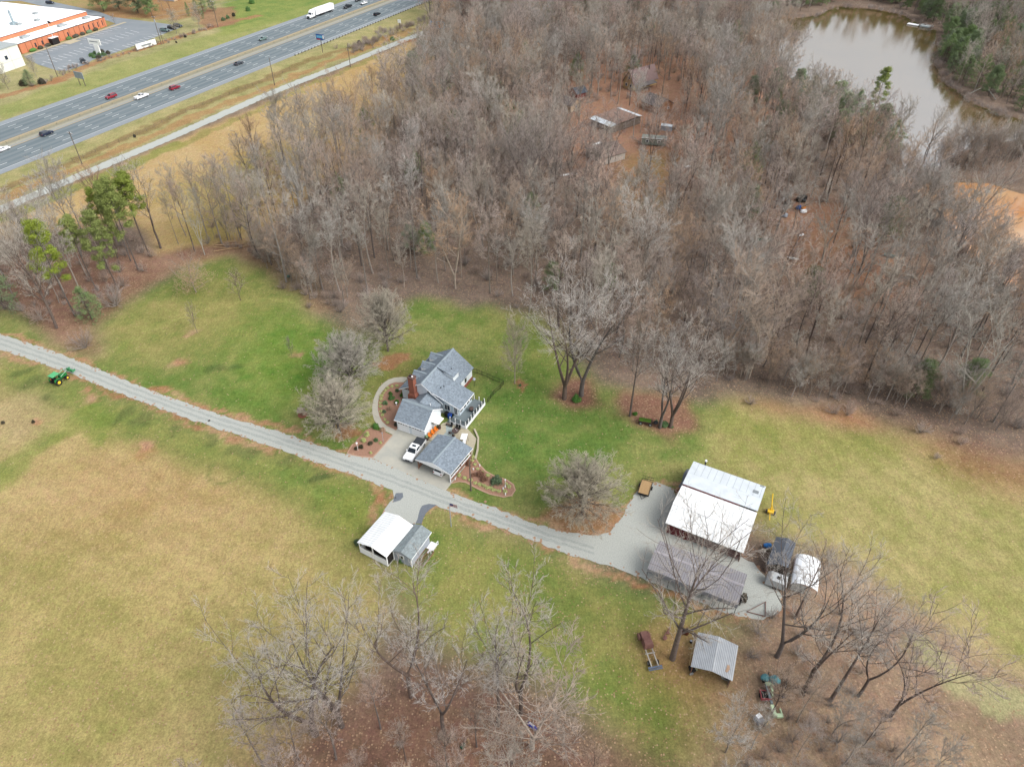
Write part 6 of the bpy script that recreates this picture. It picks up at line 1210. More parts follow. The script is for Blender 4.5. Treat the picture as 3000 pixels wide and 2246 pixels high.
def bush(p, w_, h_, m_, label, grp=None, name='shrub', cat='shrub', seed=1):
    o = thing(name, label, cat, (p[0], p[1], 0), rng5.uniform(0, 6), grp)
    k = (m_.name, seed % 3)
    if k not in leafs:
        r = np.random.RandomState(60+seed); cs = r.normal(0, 1, (26, 3)); cs /= np.linalg.norm(cs, axis=1)[:, None]; cs = cs*.6*r.uniform(.5, 1, (26, 1)); cs[:, 2] = np.abs(cs[:, 2])
        v, f = leafball(r, cs, np.full(26, .36), 55, .13); me = np_mesh('foliage', v, f); me.materials.append(m_); leafs[k] = me
    a = bpy.data.objects.new('foliage', leafs[k]); COL.objects.link(a); a.parent = o; a.scale = (w_/2, w_/2, h_)
    part('stem', bark_d, o, lambda b: b.cyl((0,0,0),(0,0,h_*.5),.05,.03,n=5)); return o
bush(R8(1380,1180), 3.1, 1.9, boxl, 'large round green bush at the right end of the carport bed', seed=2)
SH = [('dark red-brown shrub',boxd),('rounded green shrub',boxl),('low green shrub',boxl),('brown twiggy shrub',boxd)]
for i, (u, v, w_, lb, m_) in enumerate(((-1.0,2.6,1.3,'green shrub at the top of the curved bed beside the porch',boxl),(-.4,1.2,1.5,'round green shrub next to the porch corner post',boxl),(-2.2,1.9,1.2,'small green shrub beside the topmost hostas',boxl),(-2.9,.4,1.3,'dark green shrub left of centre in the curved bed',boxl),(-2.0,-.7,1.8,'fullest green shrub in the middle of the curved bed',boxl),(-.3,-1.3,1.4,'blue-green shrub nearest the house in the curved bed',boxl),(-2.2,-2.6,1.5,'yellow-green shrub low in the curved bed',boxl),(-.5,-3.6,1.3,'brown grassy clump below the middle of the curved bed',beech),(-.9,-4.9,1.2,'green shrub near the bottom of the curved bed',boxl),(2.3,-5.0,1.3,'dark green shrub by the garage side wall',boxl),(3.3,-6.9,1.2,'dark shrub at the garage front corner',boxd))):
    bush(HL(u, v), w_, w_*.75, m_, lb, 'shrubs in the curved bed', seed=i)
for i, (a, b_, w_, lb, m_) in enumerate(((357,960,2.0,'round dark green shrub at the top of the left mulch bed',boxl),(265,1040,1.5,'yellow-green shrub in the left mulch bed',hosta),(228,1100,1.5,'yellowish shrub beside the lamp in the left mulch bed',hosta),(300,1130,1.3,'brown dormant shrub in the middle of the left mulch bed',boxd),(356,1095,1.3,'dull green shrub by the flag post in the left mulch bed',boxl),(205,1165,1.3,'dark shrub right of the globe lamp',boxd),(155,1180,1.1,'dark shrub left of the globe lamp',boxd),(405,1120,.8,'small pale plant at the apron edge of the left bed',hosta),(305,1222,.8,'small yellow plant at the bottom of the left bed',hosta),(430,990,1.5,'bare pinkish shrub beside the walk end',beech))):
    bush(B4(a, b_), w_, w_*.75, m_, lb, 'shrubs in the left mulch bed', seed=i)
for i, (a, b_, w_, lb) in enumerate(((900,930,2.0,'brown dormant shrub in the middle of the carport bed'),(1000,1080,1.8,'rusty dormant shrub left of the big green bush'),(560,620,1.8,'dry brown shrub against the carport side'),(700,960,1.3,'twiggy brown plant below the pole in the carport bed'))):
    bush(R8(a, b_), w_, w_*.6, mat('dormant_brown', (150,112,92), var=.3, scale=4), lb, 'dormant shrubs in the carport bed', seed=i)
for p, w_, lb in (((1688,1172),2.6,'blue-green shrub at the foot of the forked tree on the leafy mound'),((1860,1214),1.3,'small green shrub right of the slim dark tree on the island'),((1945,1246),2.2,'blue-green shrub between the two trees on the island'),((1922,1236),1.1,'small shrub left of the rough-barked tree on the island'),((1966,1250),1.2,'little green shrub at the foot of the leaning tree'),((1524,1129),.8,'tiny dark plant in the mulch ring by the fence'),((1048,1590),1.6,'green shrub at the far corner of the white pavilion'),((1180,1640),2.0,'green weeds under the gable of the grey pavilion shed')):
    bush(G(*p), w_, w_*.7, boxl, lb)
def smallpost(p, h, label, name='garden_ornament', cat='garden ornament', m_=trim, headr=.14):
    o = thing(name, label, cat, (p[0], p[1], 0)); part('stake', m_, o, lambda b: b.cyl((0,0,0),(0,0,h),.035,n=6)); part('head', m_, o, lambda b: b.ball((0,0,h),(headr,headr,headr),10,6)); return o
smallpost(B4(173,1195), 2.0, 'lamp post with a white globe in the left mulch bed', 'lamp_post', 'lamp', trim, .2)
smallpost(B4(435,1105), 2.4, 'grey post with a small sign plate at the apron edge', 'post', 'post', sid_g, .12)
smallpost(R8(1660,1300), 1.9, 'tall white birdhouse post in the tip of the carport bed', 'birdhouse_post', 'birdhouse')
for q, lb in (((690,780),'white ornament below the utility pole in the carport bed'),((140,1080),'white bucket at the carport corner post'),((1595,1370),'white ornament left of the birdhouse post'),((1665,1540),'white ornament on the lowest tip of the carport bed'),((885,670),'pale stone ornament on the lawn edge of the carport bed'),((550,470),'white post-like ornament against the carport side'),((1660,1310),'white lantern at the foot of the birdhouse post')):
    o = thing('garden_ornament', lb, 'garden ornament', R8(*q)); part('base', trim, o, lambda b: b.cyl((0,0,0),(0,0,.3),.12,.07,n=8)); part('top', trim, o, lambda b: b.ball((0,0,.36),(.12,.12,.11),8,5))
o = thing('bird_bath', 'white bird bath in the curved bed by the garage', 'bird bath', HL(.1,-1.9)); part('bowl', trim, o, lambda b: b.cyl((0,0,.6),(0,0,.7),.14,.24,n=12)); part('pedestal', trim, o, lambda b: b.cyl((0,0,0),(0,0,.6),.1,n=8))
o = thing('wishing_well', 'small wooden wishing well on the lawn left of the round trees', 'wishing well', G(887,1215)); part('base', wood_b, o, lambda b: b.cyl((0,0,0),(0,0,.6),.5,n=10)); part('post', wood_b, o, lambda b: b.bz(-.5,-.42,-.05,.05,.5,1.5).bz(.42,.5,-.05,.05,.5,1.5)); part('roof', mat('weathered_roof', (150,134,120)), o, lambda b: b.slab([(-.8,-.7,1.35),(.8,-.7,1.35),(.8,0,1.8),(-.8,0,1.8)], .05).slab([(-.8,.01,1.8),(.8,.01,1.8),(.8,.7,1.35),(-.8,.7,1.35)], .05)); part('brick_ring', brick, o, lambda b: b.cyl((0,0,0),(0,0,.08),1.0,n=12))
# mailbox-green tin by the lawn edge, log pile
o = thing('green_tub', 'dark green tub lying at the lawn edge below the wood', 'tub', G(846,812)); part('body', mat('tub_green', (90,116,104)), o, lambda b: b.cyl((-.3,0,.3),(.3,0,.3),.38,.34,n=12)); part('rim', blk, o, lambda b: b.cyl((.3,0,.3),(.36,0,.3),.42,n=12))
logm = mat('cut_log', (176,146,112), var=.2, scale=3)
for i, (a, b_, r_, z) in enumerate(((G(632,721),G(716,716),.22,.25),(G(628,738),G(728,722),.18,.2),(G(626,726),G(700,730),.16,.18),(G(640,716),G(700,712),.15,.55))):
    o = thing('log', ('thickest felled log along the back of the pile','longest felled log lying at the front of the pile','middle felled log of the pile','short felled log on top at the back')[i], 'log', (*a, 0), group='felled logs at the wood edge'); part('trunk', logm, o, lambda b: b.cyl((0,0,z),(b_[0]-a[0],b_[1]-a[1],z),r_,r_*.75,n=9)); part('cut_end', mat('log_end', (206,178,140)), o, lambda b: b.cyl((-.01,0,z),(.02,0,z),r_*.98,n=9))
for a, b_, lb in ((G(2824,285),G(2872,264),'fallen bare trunk lying from the far bank into the pond'),(G(2893,263),G(2915,298),'second fallen trunk on the far bank, right of the first')):
    o = thing('fallen_trunk', lb, 'fallen tree', (*a, 0), group='fallen trunks on the pond bank'); part('trunk', bark_p, o, lambda b: b.cyl((0,0,.3),(b_[0]-a[0],b_[1]-a[1],.8),.3,.15,n=8)); part('branch', bark_p, o, lambda b: b.cyl(((b_[0]-a[0])*.6,(b_[1]-a[1])*.6,.6),((b_[0]-a[0])*.6+1.5,(b_[1]-a[1])*.6,1.6),.1,.04,n=5))
# pontoon and dock on the pond
a_ = G(2660,68); b2 = G(2732,80); o = thing('pontoon_dock', 'white and grey floating dock on the far side of the pond', 'dock', (*a_, -.5), math.atan2(b2[1]-a_[1], b2[0]-a_[0])); L_ = math.hypot(b2[0]-a_[0], b2[1]-a_[1])
part('deck', trim, o, lambda b: b.bz(0, L_*.44, -1.4, 1.4, .1, .45)); part('deck', mat('dock_grey', (196,206,206)), o, lambda b: b.bz(L_*.52, L_, -1.5, 1.5, .1, .7)); part('float', blk, o, lambda b: b.bz(.2, L_-.2, -1.2, 1.2, -.2, .1)); part('rail', trim, o, lambda b: b.bz(L_*.52, L_, -1.5, -1.42, .9, 1.0).bz(L_*.52, L_, 1.42, 1.5, .9, 1.0))
# ---------------------------------------------------------------- poles, wires, signs
polem = mat('pole_wood', (120,108,98), var=.15)
def pole(px0, h, label, arms=True, lamp=False):
    p = G(*px0); o = thing('utility_pole', label, 'utility pole', p, TH*-1); part('shaft', polem, o, lambda b: b.cyl((0,0,0),(0,0,h),.17,.11,n=8))
    if arms: part('crossarm', polem, o, lambda b: b.bz(-1.2,1.2,-.07,.07,h-.7,h-.55)); part('insulator', trim, o, lambda b: [b.cyl((x,0,h-.55),(x,0,h-.35),.07,n=6) for x in (-1.1,-.5,.5,1.1)]); 
    if lamp: part('transformer', sid_g, o, lambda b: b.cyl((.3,-.3,h-2.6),(.3,-.3,h-1.5),.28,n=10))
    return (p[0], p[1], h)
p0 = pole((169,225), 12.5, 'utility pole standing at the near edge of the parking lot')
p1 = pole((473,130), 12.5, 'utility pole with a transformer right of the long white sign', True, True)
p2 = pole((639,80), 12.5, 'utility pole by the mulched island right of the lot')
pole((241,481), 11, 'utility pole between the highway and the gravel road, furthest left')
pole((805,250), 11, 'bare utility pole at the gravel road beside the guard rail', False)
pole((1027,197), 10, 'bare thin pole standing in the tan field edge beyond the gravel road', False)
pole((479,128), 7, 'short dark pole right beside the transformer pole', False)
pole((1380,1436), 8.2, 'brown wooden pole at the right corner of the carport', False)
def wire(a, b_, sag, lb, grp='overhead wires'):
    o = thing('overhead_wire', lb, 'power line', a, 0, grp); m_ = MB(); n_ = 14; P_ = [((b_[0]-a[0])*i/n_, (b_[1]-a[1])*i/n_, (b_[2]-a[2])*i/n_-4*sag*(i/n_)*(1-i/n_)) for i in range(n_+1)]
    for q0, q1 in zip(P_[:-1], P_[1:]): m_.cyl(q0, q1, .045, n=4)
    m_.build('cable', mat('cable_grey', (150,150,150)), o)
p3 = (p2[0]+(p2[0]-p1[0])*2.2, p2[1]+(p2[1]-p1[1])*2.2, 12.5)
for dz, nm in ((-.4,'upper'),(-2.2,'lower')):
    wire((p1[0],p1[1],p1[2]+dz),(p2[0],p2[1],p2[2]+dz),.6,'%s wire strung between the transformer pole and the island pole' % nm); wire((p2[0],p2[1],p2[2]+dz),(p3[0],p3[1],p3[2]+dz),1,'%s wire running on from the island pole to the top edge' % nm)
def sign(name, label, p, rz, w_, h_, z0, m_, posts, stripes=()):
    o = thing(name, label, 'sign', p, rz); part('board', m_, o, lambda b: b.bz(-w_/2,w_/2,-.12,.12,z0,z0+h_))
    for x in posts: part('post', polem, o, lambda b, x=x: b.bz(x-.12,x+.12,.13,.33,0,z0+h_*.8))
    for (x0, x1, za, zb, mm) in stripes: part('print', mm, o, lambda b: b.bz(x0*w_,x1*w_,-.15,-.121,z0+za*h_,z0+zb*h_))
    return o
whs = mat('sign_white', (242,244,240), var=.03, k=.85); blu = mat('sign_blue', (40,84,150), k=.8); lbl = mat('sign_light_blue', (110,180,226), k=.8); orn = mat('sign_orange', (226,140,50), k=.8); redm = mat('sign_red', (170,50,56), k=.8); gry = mat('print_grey', (150,156,160))
sign('entrance_sign', 'tall white T-shaped sign standing in round shrubs in the lot', G(290,162), -.35, 7, 2.4, 4.6, whs, (), ((-.4,.3,.45,.6,gry),)); bo = bpy.data.objects['entrance_sign']; part('pylon', whs, bo, lambda b: b.box((.3,0,2.3),(2.6,.5,4.6),0))
for i, (x, y, m_) in enumerate(((269,166,boxl),(278,160,boxl),(291,164,boxl),(305,163,boxl),(318,158,boxd),(290,171,boxd),(276,170,boxl),(301,154,boxd))): bush(G(x, y), 3.2, 2.0, m_, ('leftmost round shrub under the white T sign','round shrub behind the left of the T sign','shrub right at the foot of the T sign','largest green ball shrub right of the T sign','reddish shrub furthest right of the T sign','reddish shrub in front of the T sign','yellowish shrub low on the left of the T sign','dark shrub behind the T sign on the right')[i], 'shrubs round the T sign', seed=i)
a_ = G(402,149); b2 = G(459,132); sg_ = sign('long_sign', 'long low white sign panel on the grass edge of the parking lot', ((a_[0]+b2[0])/2,(a_[1]+b2[1])/2), math.atan2(b2[1]-a_[1], b2[0]-a_[0]), math.hypot(b2[0]-a_[0], b2[1]-a_[1]), 2.4, .3, whs, (-6, 0, 6), ((-.25,.25,.3,.6,gry),))
sign('road_sign_back', 'grey back of a highway road sign on two posts in the verge', G(242,252), ha-math.pi/2, 5.2, 2.6, 3.0, mat('sign_back', (160,170,176)), (-1.6,1.6))
sign('blue_billboard', 'small blue roadside billboard on one post by the guard rail', G(945,155), -.35, 4.2, 2.4, 5.6, blu, (0,), ((-.42,.3,.35,.8,lbl),(-.46,.0,.02,.2,redm),(.34,.48,.2,.9,whs)))
sign('large_billboard', 'large billboard with a blue half and an orange half among trees', G(1283,108), -.25, 7.6, 3.4, 3.6, lbl, (-2.6,0,2.6), ((-.48,.02,.05,.45,blu),(.08,.22,.1,.9,orn),(.28,.46,.2,.8,orn),(-.4,-.1,.55,.8,mat('print_cream', (226,210,170)))))
sign('billboard_back_panel', 'small white notice panel on a post at the roadside brush', G(1172,88), -.3, 1.6, 1.6, 3.2, whs, (0,))
# guard rail, wire fences, cable barrier, wooden fence
gp = [HP(s_, 15.0) for s_ in np.arange(128, 262, 12)]
fence('guard_rail', 'steel guard rail on dark posts along the right shoulder of the highway', gp, .8, 2.4, mat('rail_post_dark', (84,78,72)), mat('rail_steel', (196,200,202)), (.85,), .22)
cbp = [HP(s_, -8.0) for s_ in np.arange(-20, 320, 20)]
fence('cable_barrier', 'low cable barrier on thin posts in the highway median', cbp, .75, 5, mat('thin_post', (150,146,130)), mat('thin_post', (150,146,130)), (.9,), .08)
fence('wire_fence', 'old wire fence on thin posts between the highway and the gravel road', P((-30,575),(60,545),(150,500),(245,462),(350,418),(430,385),(520,340),(620,300),(700,268),(760,245),(850,206)), 1.3, 4.5, polem, polem, (.8,.4), .07)
tw_w = mat('fence_wood', (206,150,104), k=.75)
fence('wooden_fence', 'curved orange-brown rail fence at the end of the tan field', P((1166,127),(1172,129),(1200,124),(1232,119),(1262,123),(1290,130)), 1.3, 3.0, tw_w, tw_w, (.85,.5,.2), .14)
fence('wooden_fence', 'short wooden rail fence on the far side of the gravel road', P((1122,114),(1142,124)), 1.3, 2.5, tw_w, tw_w, (.85,.5,.2), .14)
# flag pole by the lower drive
fp = thing('flagpole', 'flagpole flying a small striped flag below the gravel drive', 'flagpole', G(1322,1542)); part('pole', sid_g, fp, lambda b: b.cyl((0,0,0),(0,0,6.3),.07,.05,n=8)); fl_ = part('flag', whs, fp, lambda b: b.slab([(.08,0,6.2),(1.35,-.25,5.95),(1.3,-.25,5.2),(.08,0,5.45)], .02))
part('stripe', redm, fl_, lambda b: [b.add([(.08,-.03,6.2-.11*i),(1.35,-.29,5.95-.11*i),(1.35,-.29,5.90-.11*i),(.08,-.03,6.14-.11*i)], [(0,1,2,3),(3,2,1,0)]) for i in range(7)]); part('canton', blu, fl_, lambda b: b.add([(.08,-.05,6.2),(.62,-.16,6.09),(.62,-.16,5.7),(.08,-.05,5.8)], [(0,1,2,3),(3,2,1,0)]))
bp2 = thing('flagpole', 'tall thin flagpole in front of the brick building entrance', 'flagpole', G(164,131)); part('pole', trim, bp2, lambda b: b.cyl((0,0,0),(0,0,11),.13,.08,n=6)); part('flag', redm, bp2, lambda b: b.slab([(.1,0,10.6),(1.4,0,10.2),(1.4,0,9.3),(.1,0,9.6)], .03))
# ---------------------------------------------------------------- yard junk and stored goods
def heap(name, label, cat, p, rz, specs, grp=None):
    o = thing(name, label, cat, p, rz, grp)
    for nm, m_, f in specs: part(nm, m_, o, f)
    return o
tarp = mat('blue_tarp', (60,128,196), k=.8); teal = mat('teal_tarp', (92,142,148), k=.7)
heap('blue_tarp_bale', 'bright blue tarp over a small pile left of the dark shed', 'tarp', G(2246,1604), 0, [('cover', tarp, lambda b: b.ball((0,0,.7),(.75,.5,.35),9,6,.15)), ('load', junk, lambda b: b.box((0,0,.35),(1.1,.8,.6)))])
heap('covered_machine', 'round teal-covered machine furthest left in the scrap row', 'covered machine', G(2239,1991), 0, [('cover', teal, lambda b: b.ball((0,0,.7),(.7,.6,.45),9,6,.12)), ('base', dark, lambda b: b.box((0,0,.2),(.7,.7,.4)))])
heap('covered_machine', 'larger grey-teal covered machine beside the scrap gate', 'covered machine', G(2265,1999), 0, [('cover', teal, lambda b: b.ball((0,0,.85),(.85,.75,.6),9,6,.12)), ('base', dark, lambda b: b.box((0,0,.2),(.9,.9,.4)))])
heap('metal_gate', 'rusty slatted gate leaning behind the covered machines', 'gate', G(2300,2010), -.45, [('slats', mat('rusty_slat', (112,92,76), var=.2), lambda b: [b.bz(-2.5,2.5,-.5+.16*i,-.44+.16*i,.35+.04*i,.43+.04*i) for i in range(7)]), ('frame', blk, lambda b: b.bz(-2.6,-2.5,-.6,.7,.3,.8).bz(2.5,2.6,-.6,.7,.3,.8).bz(-.1,.1,-.6,.7,.3,.75))])
heap('red_cart', 'faded red open box cart left of the green boom', 'cart', G(2240,2040), -.1, [('box', mat('faded_red', (170,88,92)), lambda b: b.bz(-.7,.7,-.75,-.65,.3,.9).bz(-.7,-.6,-.65,.7,.3,.7).bz(.6,.7,-.65,.7,.3,.7).bz(-.6,.6,.62,.7,.3,.6)), ('floor', dark, lambda b: b.bz(-.6,.6,-.65,.62,.3,.38)), ('wheel', tyre, lambda b: b.cyl((-.8,0,.3),(-.72,0,.3),.3).cyl((.72,0,.3),(.8,0,.3),.3))])
pgm = mat('pale_green_paint', (196,218,180), var=.15, scale=2, k=.8)
heap('green_boom', 'long pale green and grey machine boom lying on the leaves', 'farm machine', G(2258,2058), math.atan2(-1, .02), [('boom', mat('boom_grey', (140,152,156)), lambda b: b.box((-1.0,-.1,.6),(2.8,.32,.3))), ('hitch', pgm, lambda b: b.bz(.6,2.2,-.4,.05,.4,.85).bz(1.8,2.3,.05,.9,.4,.8).bz(1.1,2.2,.75,.92,.4,.7)), ('bracket', pgm, lambda b: b.bz(-2.6,-2.1,-.2,.9,.5,.8).bz(-2.2,-1.2,.35,.65,.45,.8).bz(-1.3,-.6,.2,.5,.4,.7))])
heap('scrap_roller', 'dark old tyre standing right of the green boom', 'tyre', G(2292,2042), 0, [('tread', tyre, lambda b: b.cyl((0,-.15,.5),(0,.15,.5),.5,n=14)), ('hub', blu, lambda b: b.cyl((0,-.17,.5),(0,.17,.5),.2,n=10))])
heap('white_appliance', 'white and grey discarded appliance below the green boom', 'appliance', G(2222,2112), .5, [('body', sid_g, lambda b: b.box((0,0,.45),(.9,1.1,.9))), ('lid', trim, lambda b: b.box((.1,.3,.95),(.7,.6,.12)))])
heap('yellow_gas_bottle', 'small yellow frame standing by the white appliance', 'frame', G(2244,2120), 0, [('post', ym, lambda b: b.cyl((0,0,0),(.1,.3,.9),.06).cyl((.1,.3,.9),(.1,-.4,1.1),.06)), ('foot', ym, lambda b: b.box((0,0,.1),(.4,.3,.15)))])
heap('blue_crate', 'blue and white folded tarp lying on the leaves in the lower wood', 'tarp', G(1560,2128), .9, [('sheet', mat('dull_blue', (60,64,140)), lambda b: b.box((0,0,.15),(.5,1.5,.25))), ('fold', mat('dull_white', (190,190,200)), lambda b: b.box((.1,.2,.3),(.25,.8,.08)))])
heap('lawn_figure', 'small pale figure-like stump beside a dark green can in the lower wood', 'stump', G(1372,2172), 0, [('stump', logm, lambda b: b.cyl((0,0,0),(0,0,.8),.22,.18)), ('can', mat('dark_green_can', (40,84,64)), lambda b: b.cyl((-.9,-.9,.2),(-.5,-.3,.2),.25))])
heap('plough', 'rusty plough lying behind the big tree', 'plough', G(1952,1862), .6, [('blade', rustd, lambda b: b.ball((-.5,-.2,.3),(.4,.3,.25),7,5,.2).ball((.4,.1,.35),(.35,.2,.3),7,5,.2)), ('beam', rustd, lambda b: b.cyl((-.6,0,.35),(1.1,.5,.6),.08))])
for q, lb in (((2001,1852),'left rusty barrel behind the big tree'),((2011,1855),'right rusty barrel behind the big tree')):
    heap('rusty_barrel', lb, 'barrel', G(*q), 0, [('barrel', mat('barrel_rust', (116,64,44)), lambda b: b.cyl((0,0,0),(0,0,.8),.33,n=14)), ('opening', dark, lambda b: b.cyl((0,0,.78),(0,0,.81),.29,n=14))], 'rusty barrels')
heap('round_can', 'small dark can with a pale lid between the tree and the small shed', 'can', G(2024,1880), 0, [('can', dark, lambda b: b.cyl((0,0,0),(0,0,.4),.22)), ('lid', sid_g, lambda b: b.cyl((0,0,.4),(0,0,.43),.18))])
heap('old_machine', 'dark machine with two pale wheels under the front left corner of the small shed', 'machine', G(2028,1966), .2, [('body', dark, lambda b: b.box((0,.2,.4),(.8,.9,.5))), ('wheel', rimm, lambda b: b.cyl((-.35,-.5,.3),(-.35,-.4,.3),.3,n=12)), ('wheel', mat('cream_wheel', (190,190,150)), lambda b: b.cyl((.45,-.1,.5),(.5,0,.5),.24,n=12))])
heap('ladder', 'pale ladder hanging along the left side of the small shed', 'ladder', G(2018,1965), math.atan2(5.3,1.9), [('rail', mat('ladder_wood', (200,180,130)), lambda b: b.bz(0,3.6,-.2,-.14,1.2,1.26).bz(0,3.6,.14,.2,1.5,1.56)), ('rung', logm, lambda b: [b.cyl((.2+.35*i,-.18,1.22),(.2+.35*i,.18,1.52),.03,n=5) for i in range(10)])])
heap('stacked_chairs', 'pile of pale slatted furniture under the right front corner of the small shed', 'furniture', (30.4,49.7), -.4, [('slats', mat('pale_slats', (176,178,170)), lambda b: [b.box((-.1*i,.1*i,.3+.25*i),(1.0,.12,.06),.3*i) for i in range(5)]), ('frame', dark, lambda b: b.box((0,.4,.5),(1.0,.6,.9)))])
heap('log_splitter', 'dark small engine machine at the end of the long pole shed', 'machine', G(2179,1757), 1.3, [('engine', mat('engine_brown', (88,80,66)), lambda b: b.box((0,0,.6),(1.4,.6,.7)).ball((-.4,0,1.0),(.3,.3,.2),8,5)), ('wheel', tyre, lambda b: b.cyl((.3,-.5,.3),(.3,-.35,.3),.3).cyl((.3,.35,.3),(.3,.5,.3),.3))])
heap('scrap_rectangle', 'rusty rectangular metal frame lying right of the pole shed', 'frame', G(2200,1775), -.3, [('beam', rustd, lambda b: b.bz(-.6,2.2,-1.3,-1.2,.1,.2).bz(2.1,2.2,-1.2,1.4,.1,.2)), ('brace', rustd, lambda b: b.cyl((-.5,-1.2,.2),(2.1,1.3,.3),.05,n=5))])
for i, (x, y, m_) in enumerate(((2040,1718,dark),(2080,1735,junk),(2115,1755,rustd),(2150,1768,dark))): heap('stored_implement', ('dark implement under the middle of the pole shed','brown implement right of the dark one under the pole shed','rusty implement under the pole shed near its right end','dark implement at the right end under the pole shed')[i], 'farm implement', G(x, y-8), -.4, [('frame', m_, lambda b: b.box((0,0,.5),(2.0,1.2,.5)).cyl((-1,0,.6),(1.4,0,1.0),.1)), ('wheel', tyre, lambda b: b.cyl((0,-.8,.35),(0,-.65,.35),.35).cyl((0,.65,.35),(0,.8,.35),.35))], 'implements under the pole shed')
heap('stack_of_boards', 'tan boards against the left wall of the barn', 'boards', G(1984,1438), 1.0, [('boards', brick, lambda b: b.box((0,0,.3),(.9,.5,.6))), ('top', logm, lambda b: b.box((0,.1,.65),(.7,.4,.1)))])
heap('yard_junk', 'low pile of scrap between the camper and the white canopy', 'scrap', G(2312,1692), .3, [('scrap', mat('white_scrap', (206,210,206)), lambda b: [b.box((.35*i-.6,.2*(i % 3),.3),(.5,.4,.5),.7*i) for i in range(5)]), ('frame', junk, lambda b: b.cyl((-1,0,.3),(1,.5,.9),.05).cyl((-1,.4,.2),(.8,-.4,.7),.05))])
# rubbish in the wood clearing
jk = [('white_bag','white box at the left of the rubbish heap',(2294,588),(.7,.6,.6),trim),('black_bag','large black tarp heap at the right of the rubbish',(2345,590),(2.2,1.6,1.2),blk),('black_bag','black bags at the left of the rubbish heap',(2305,600),(1.6,1.2,.8),dark),('plywood_sheet','tan board on the back of the rubbish heap',(2310,578),(1.8,1.0,.3),logm),('blue_container','blue bin in the middle of the rubbish heap',(2338,613),(.9,.7,.8),blu),('white_sheet','white sheet at the lower right of the rubbish heap',(2353,622),(1.3,1.0,.5),trim),('cream_bag','cream bag in the centre of the rubbish heap',(2312,610),(.8,.6,.5),mat('cream_bag', (216,206,186))),('white_plank','pale plank standing below the rubbish heap',(2296,617),(.2,1.4,.3),trim),('grey_box','white-topped grey box below the rubbish heap',(2298,636),(1.1,.8,.7),sid_g),('orange_crate','small orange crate at the right of the rubbish heap',(2354,612),(.8,.5,.4),orn),('white_scrap','white curved scrap further down the slope',(2348,690),(1.4,.6,.3),trim),('white_scrap','small white scrap lying right of the sycamore',(2434,680),(.8,.5,.3),trim),('white_scrap','scattered white and red scrap at the foot of the clearing',(2322,758),(2.6,.7,.3),whs),('round_tub','pale round tub in the lower left of the clearing',(2224,756),(1.5,1.1,.4),mat('tub_pale', (206,190,176))),('green_boat','long dark green boat-like trough in the clearing',(2242,706),(4.2,.9,.5),mat('boat_green', (84,110,96))),('silver_boat','small pale green rowing boat upside among the trees',(2606,752),(2.6,1.1,.5),mat('boat_pale', (160,180,172))),('blue_tub','tiny turquoise float on the pond',(2458,240),(.8,.4,.3),lbl),('white_siding_pile','white boards lying below the white-trimmed house',(1668,513),(5.0,.8,.4),trim),('white_bin','white bags right of the green clearing',(2015,492),(1.8,1.0,.6),trim)]
for nm, lb, q, sz, m_ in jk:
    sz = tuple(v*(1.5 if 'heap' in lb or 'rubbish' in lb else 1.2) for v in sz)
    o = thing(nm, lb, 'boat' if 'boat' in nm else 'rubbish', (*G(*q), -.5 if 'float' in lb else 0), rng5.uniform(-.5, .5))
    if 'boat' in nm: part('hull', m_, o, lambda b: b.add([(-sz[0]/2,-sz[1]/2,sz[2]),(sz[0]*.3,-sz[1]/2,sz[2]),(sz[0]/2,0,sz[2]+.1),(sz[0]*.3,sz[1]/2,sz[2]),(-sz[0]/2,sz[1]/2,sz[2]),(-sz[0]*.45,-sz[1]*.3,0),(sz[0]*.28,-sz[1]*.3,0),(sz[0]*.28,sz[1]*.3,0),(-sz[0]*.45,sz[1]*.3,0)], [(0,1,6,5),(1,2,6),(2,3,7),(2,7,6),(3,4,8,7),(4,0,5,8),(5,6,7,8)])); part('bench', logm, o, lambda b: b.bz(-.2,.1,-sz[1]*.45,sz[1]*.45,sz[2]*.7,sz[2]*.8))
    else: part('pile', m_, o, lambda b: b.ball((0,0,sz[2]*.4),(sz[0]*.5,sz[1]*.5,sz[2]*.6),8,5,.2).box((sz[0]*.2,sz[1]*.1,sz[2]*.5),(sz[0]*.5,sz[1]*.6,sz[2]),.4)); part('scrap', junk, o, lambda b: b.box((-sz[0]*.4,sz[1]*.5,.15),(.4,.3,.25),.6))
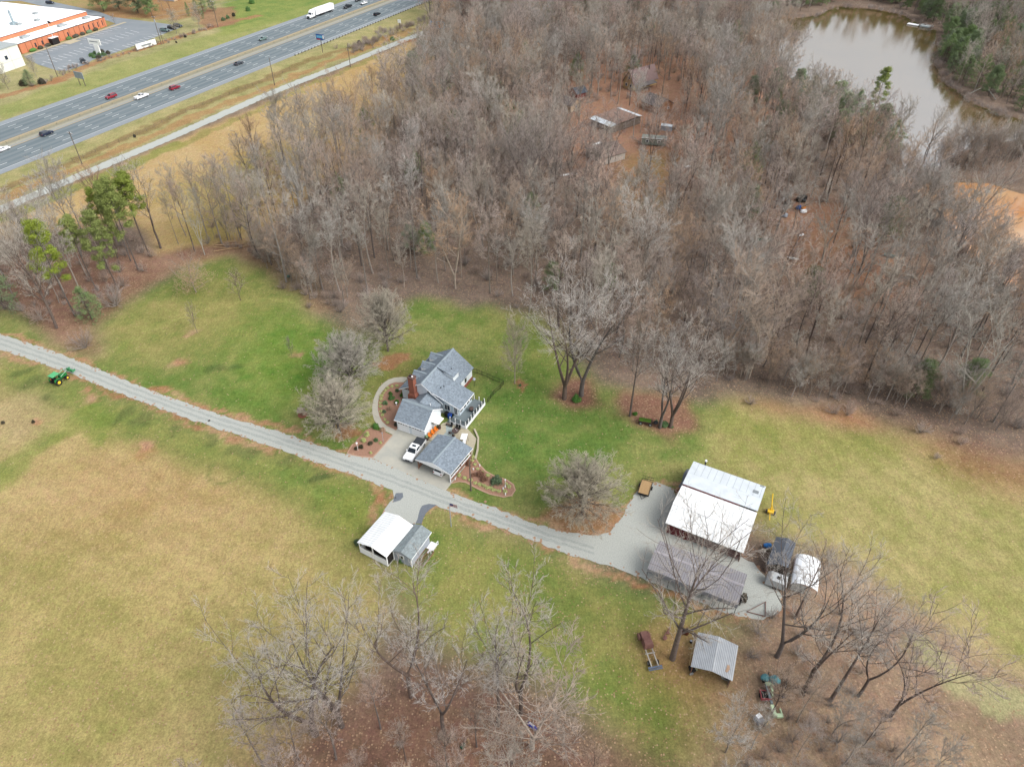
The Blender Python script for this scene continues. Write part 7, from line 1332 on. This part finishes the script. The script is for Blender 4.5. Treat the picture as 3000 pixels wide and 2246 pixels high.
# small trees and shrubs by the lot and highway
for k_, lb, q, h, wd in (('v0','bare tree in a mulch ring left of the lone evergreen by the warehouse',(25,262),8,1.),('v0','small bare tree standing behind the lone evergreen by the warehouse',(107,226),7,1.),('v0','pale bare tree in a mulch ring beside the dark parked cars',(518,100),9,1.),('v0','pale bare tree in a mulch ring by the island pole',(584,80),9,1.),('c0','round dark evergreen alone on the grass by the warehouse',(92,252),6.5,1.1),('s0','tiny bare tree at the end of the brick building walk',(338,72),4,1.)):
    tree(k_, 'roadside_tree', lb, 'tree', G(*q), h, None, wd)
for k_, lb, q, h, wd in (('q0','broad green pine at the top edge, second from the left',(304,33),15,1.35),('q0','broad green pine at the top edge, left of the widest',(350,28),15,1.35),('q0','bright green leaning pine nearest the lot corner',(447,50),15,.9),('q0','widest green pine at the top edge',(405,38),16,1.35),('q0','pale green pine right of the widest',(428,38),15,1.0),('c1','dark cone shrub by the pale building, leftmost',(553,48),7,.5),('c1','dark cone shrub by the pale building, second',(575,30),7,.5),('c0','largest dark conifer by the pale building',(596,40),10,.9),('c0','dark conifer right of the largest one',(624,34),9,.8),('c1','small dark cone shrub at the foot of the conifers',(595,55),4.5,.6),('m2','bare tree at the top edge left of the pale building',(478,32),10,.8),('m0','bare spreading tree at the top edge left of the pale building',(500,34),10,1.0)):
    tree(k_, 'evergreen_tree' if k_[0] in 'qc' else 'bare_tree', lb, 'tree', G(*q), h, None, wd)
for i, (x, y, w_, m_, lb) in enumerate(((70,250,4.5,boxd,'brown shrub left of the round evergreen'),(125,245,4.5,boxd,'brown shrub right of the round evergreen'),(543,110,1.6,boxd,'small dark round shrub by the verge'),(517,126,1.2,blk,'dark drain opening in the red bank'),(395,402,1.4,boxd,'small dark upright shrub between the highway and the gravel road'),(655,60,3,boxl,'green shrub in the long mulch island'),(668,55,2.5,boxl,'second green shrub in the long mulch island'),(685,48,2.5,boxd,'dark shrub at the right of the long mulch island'),(728,32,4,boxl,'green shrub in the round mulch island'),(738,10,5,boxl,'green shrub mass at the top edge right of the island'),(1052,130,2.6,boxd,'dark upright shrub at the roadside brush'),(1227,113,1.8,boxl,'small dark cypress at the wooden fence'),(1150,118,3,boxl,'low green shrub on the far side of the wooden fence'),(98,1237,.9,boxd,'tiny red-brown shrub on the left field'),(10,1240,.9,boxd,'tiny dark shrub at the left edge of the field'))):
    bush(G(x, y), w_, w_*(1.0 if w_ < 3 else .7), m_, lb, seed=i)
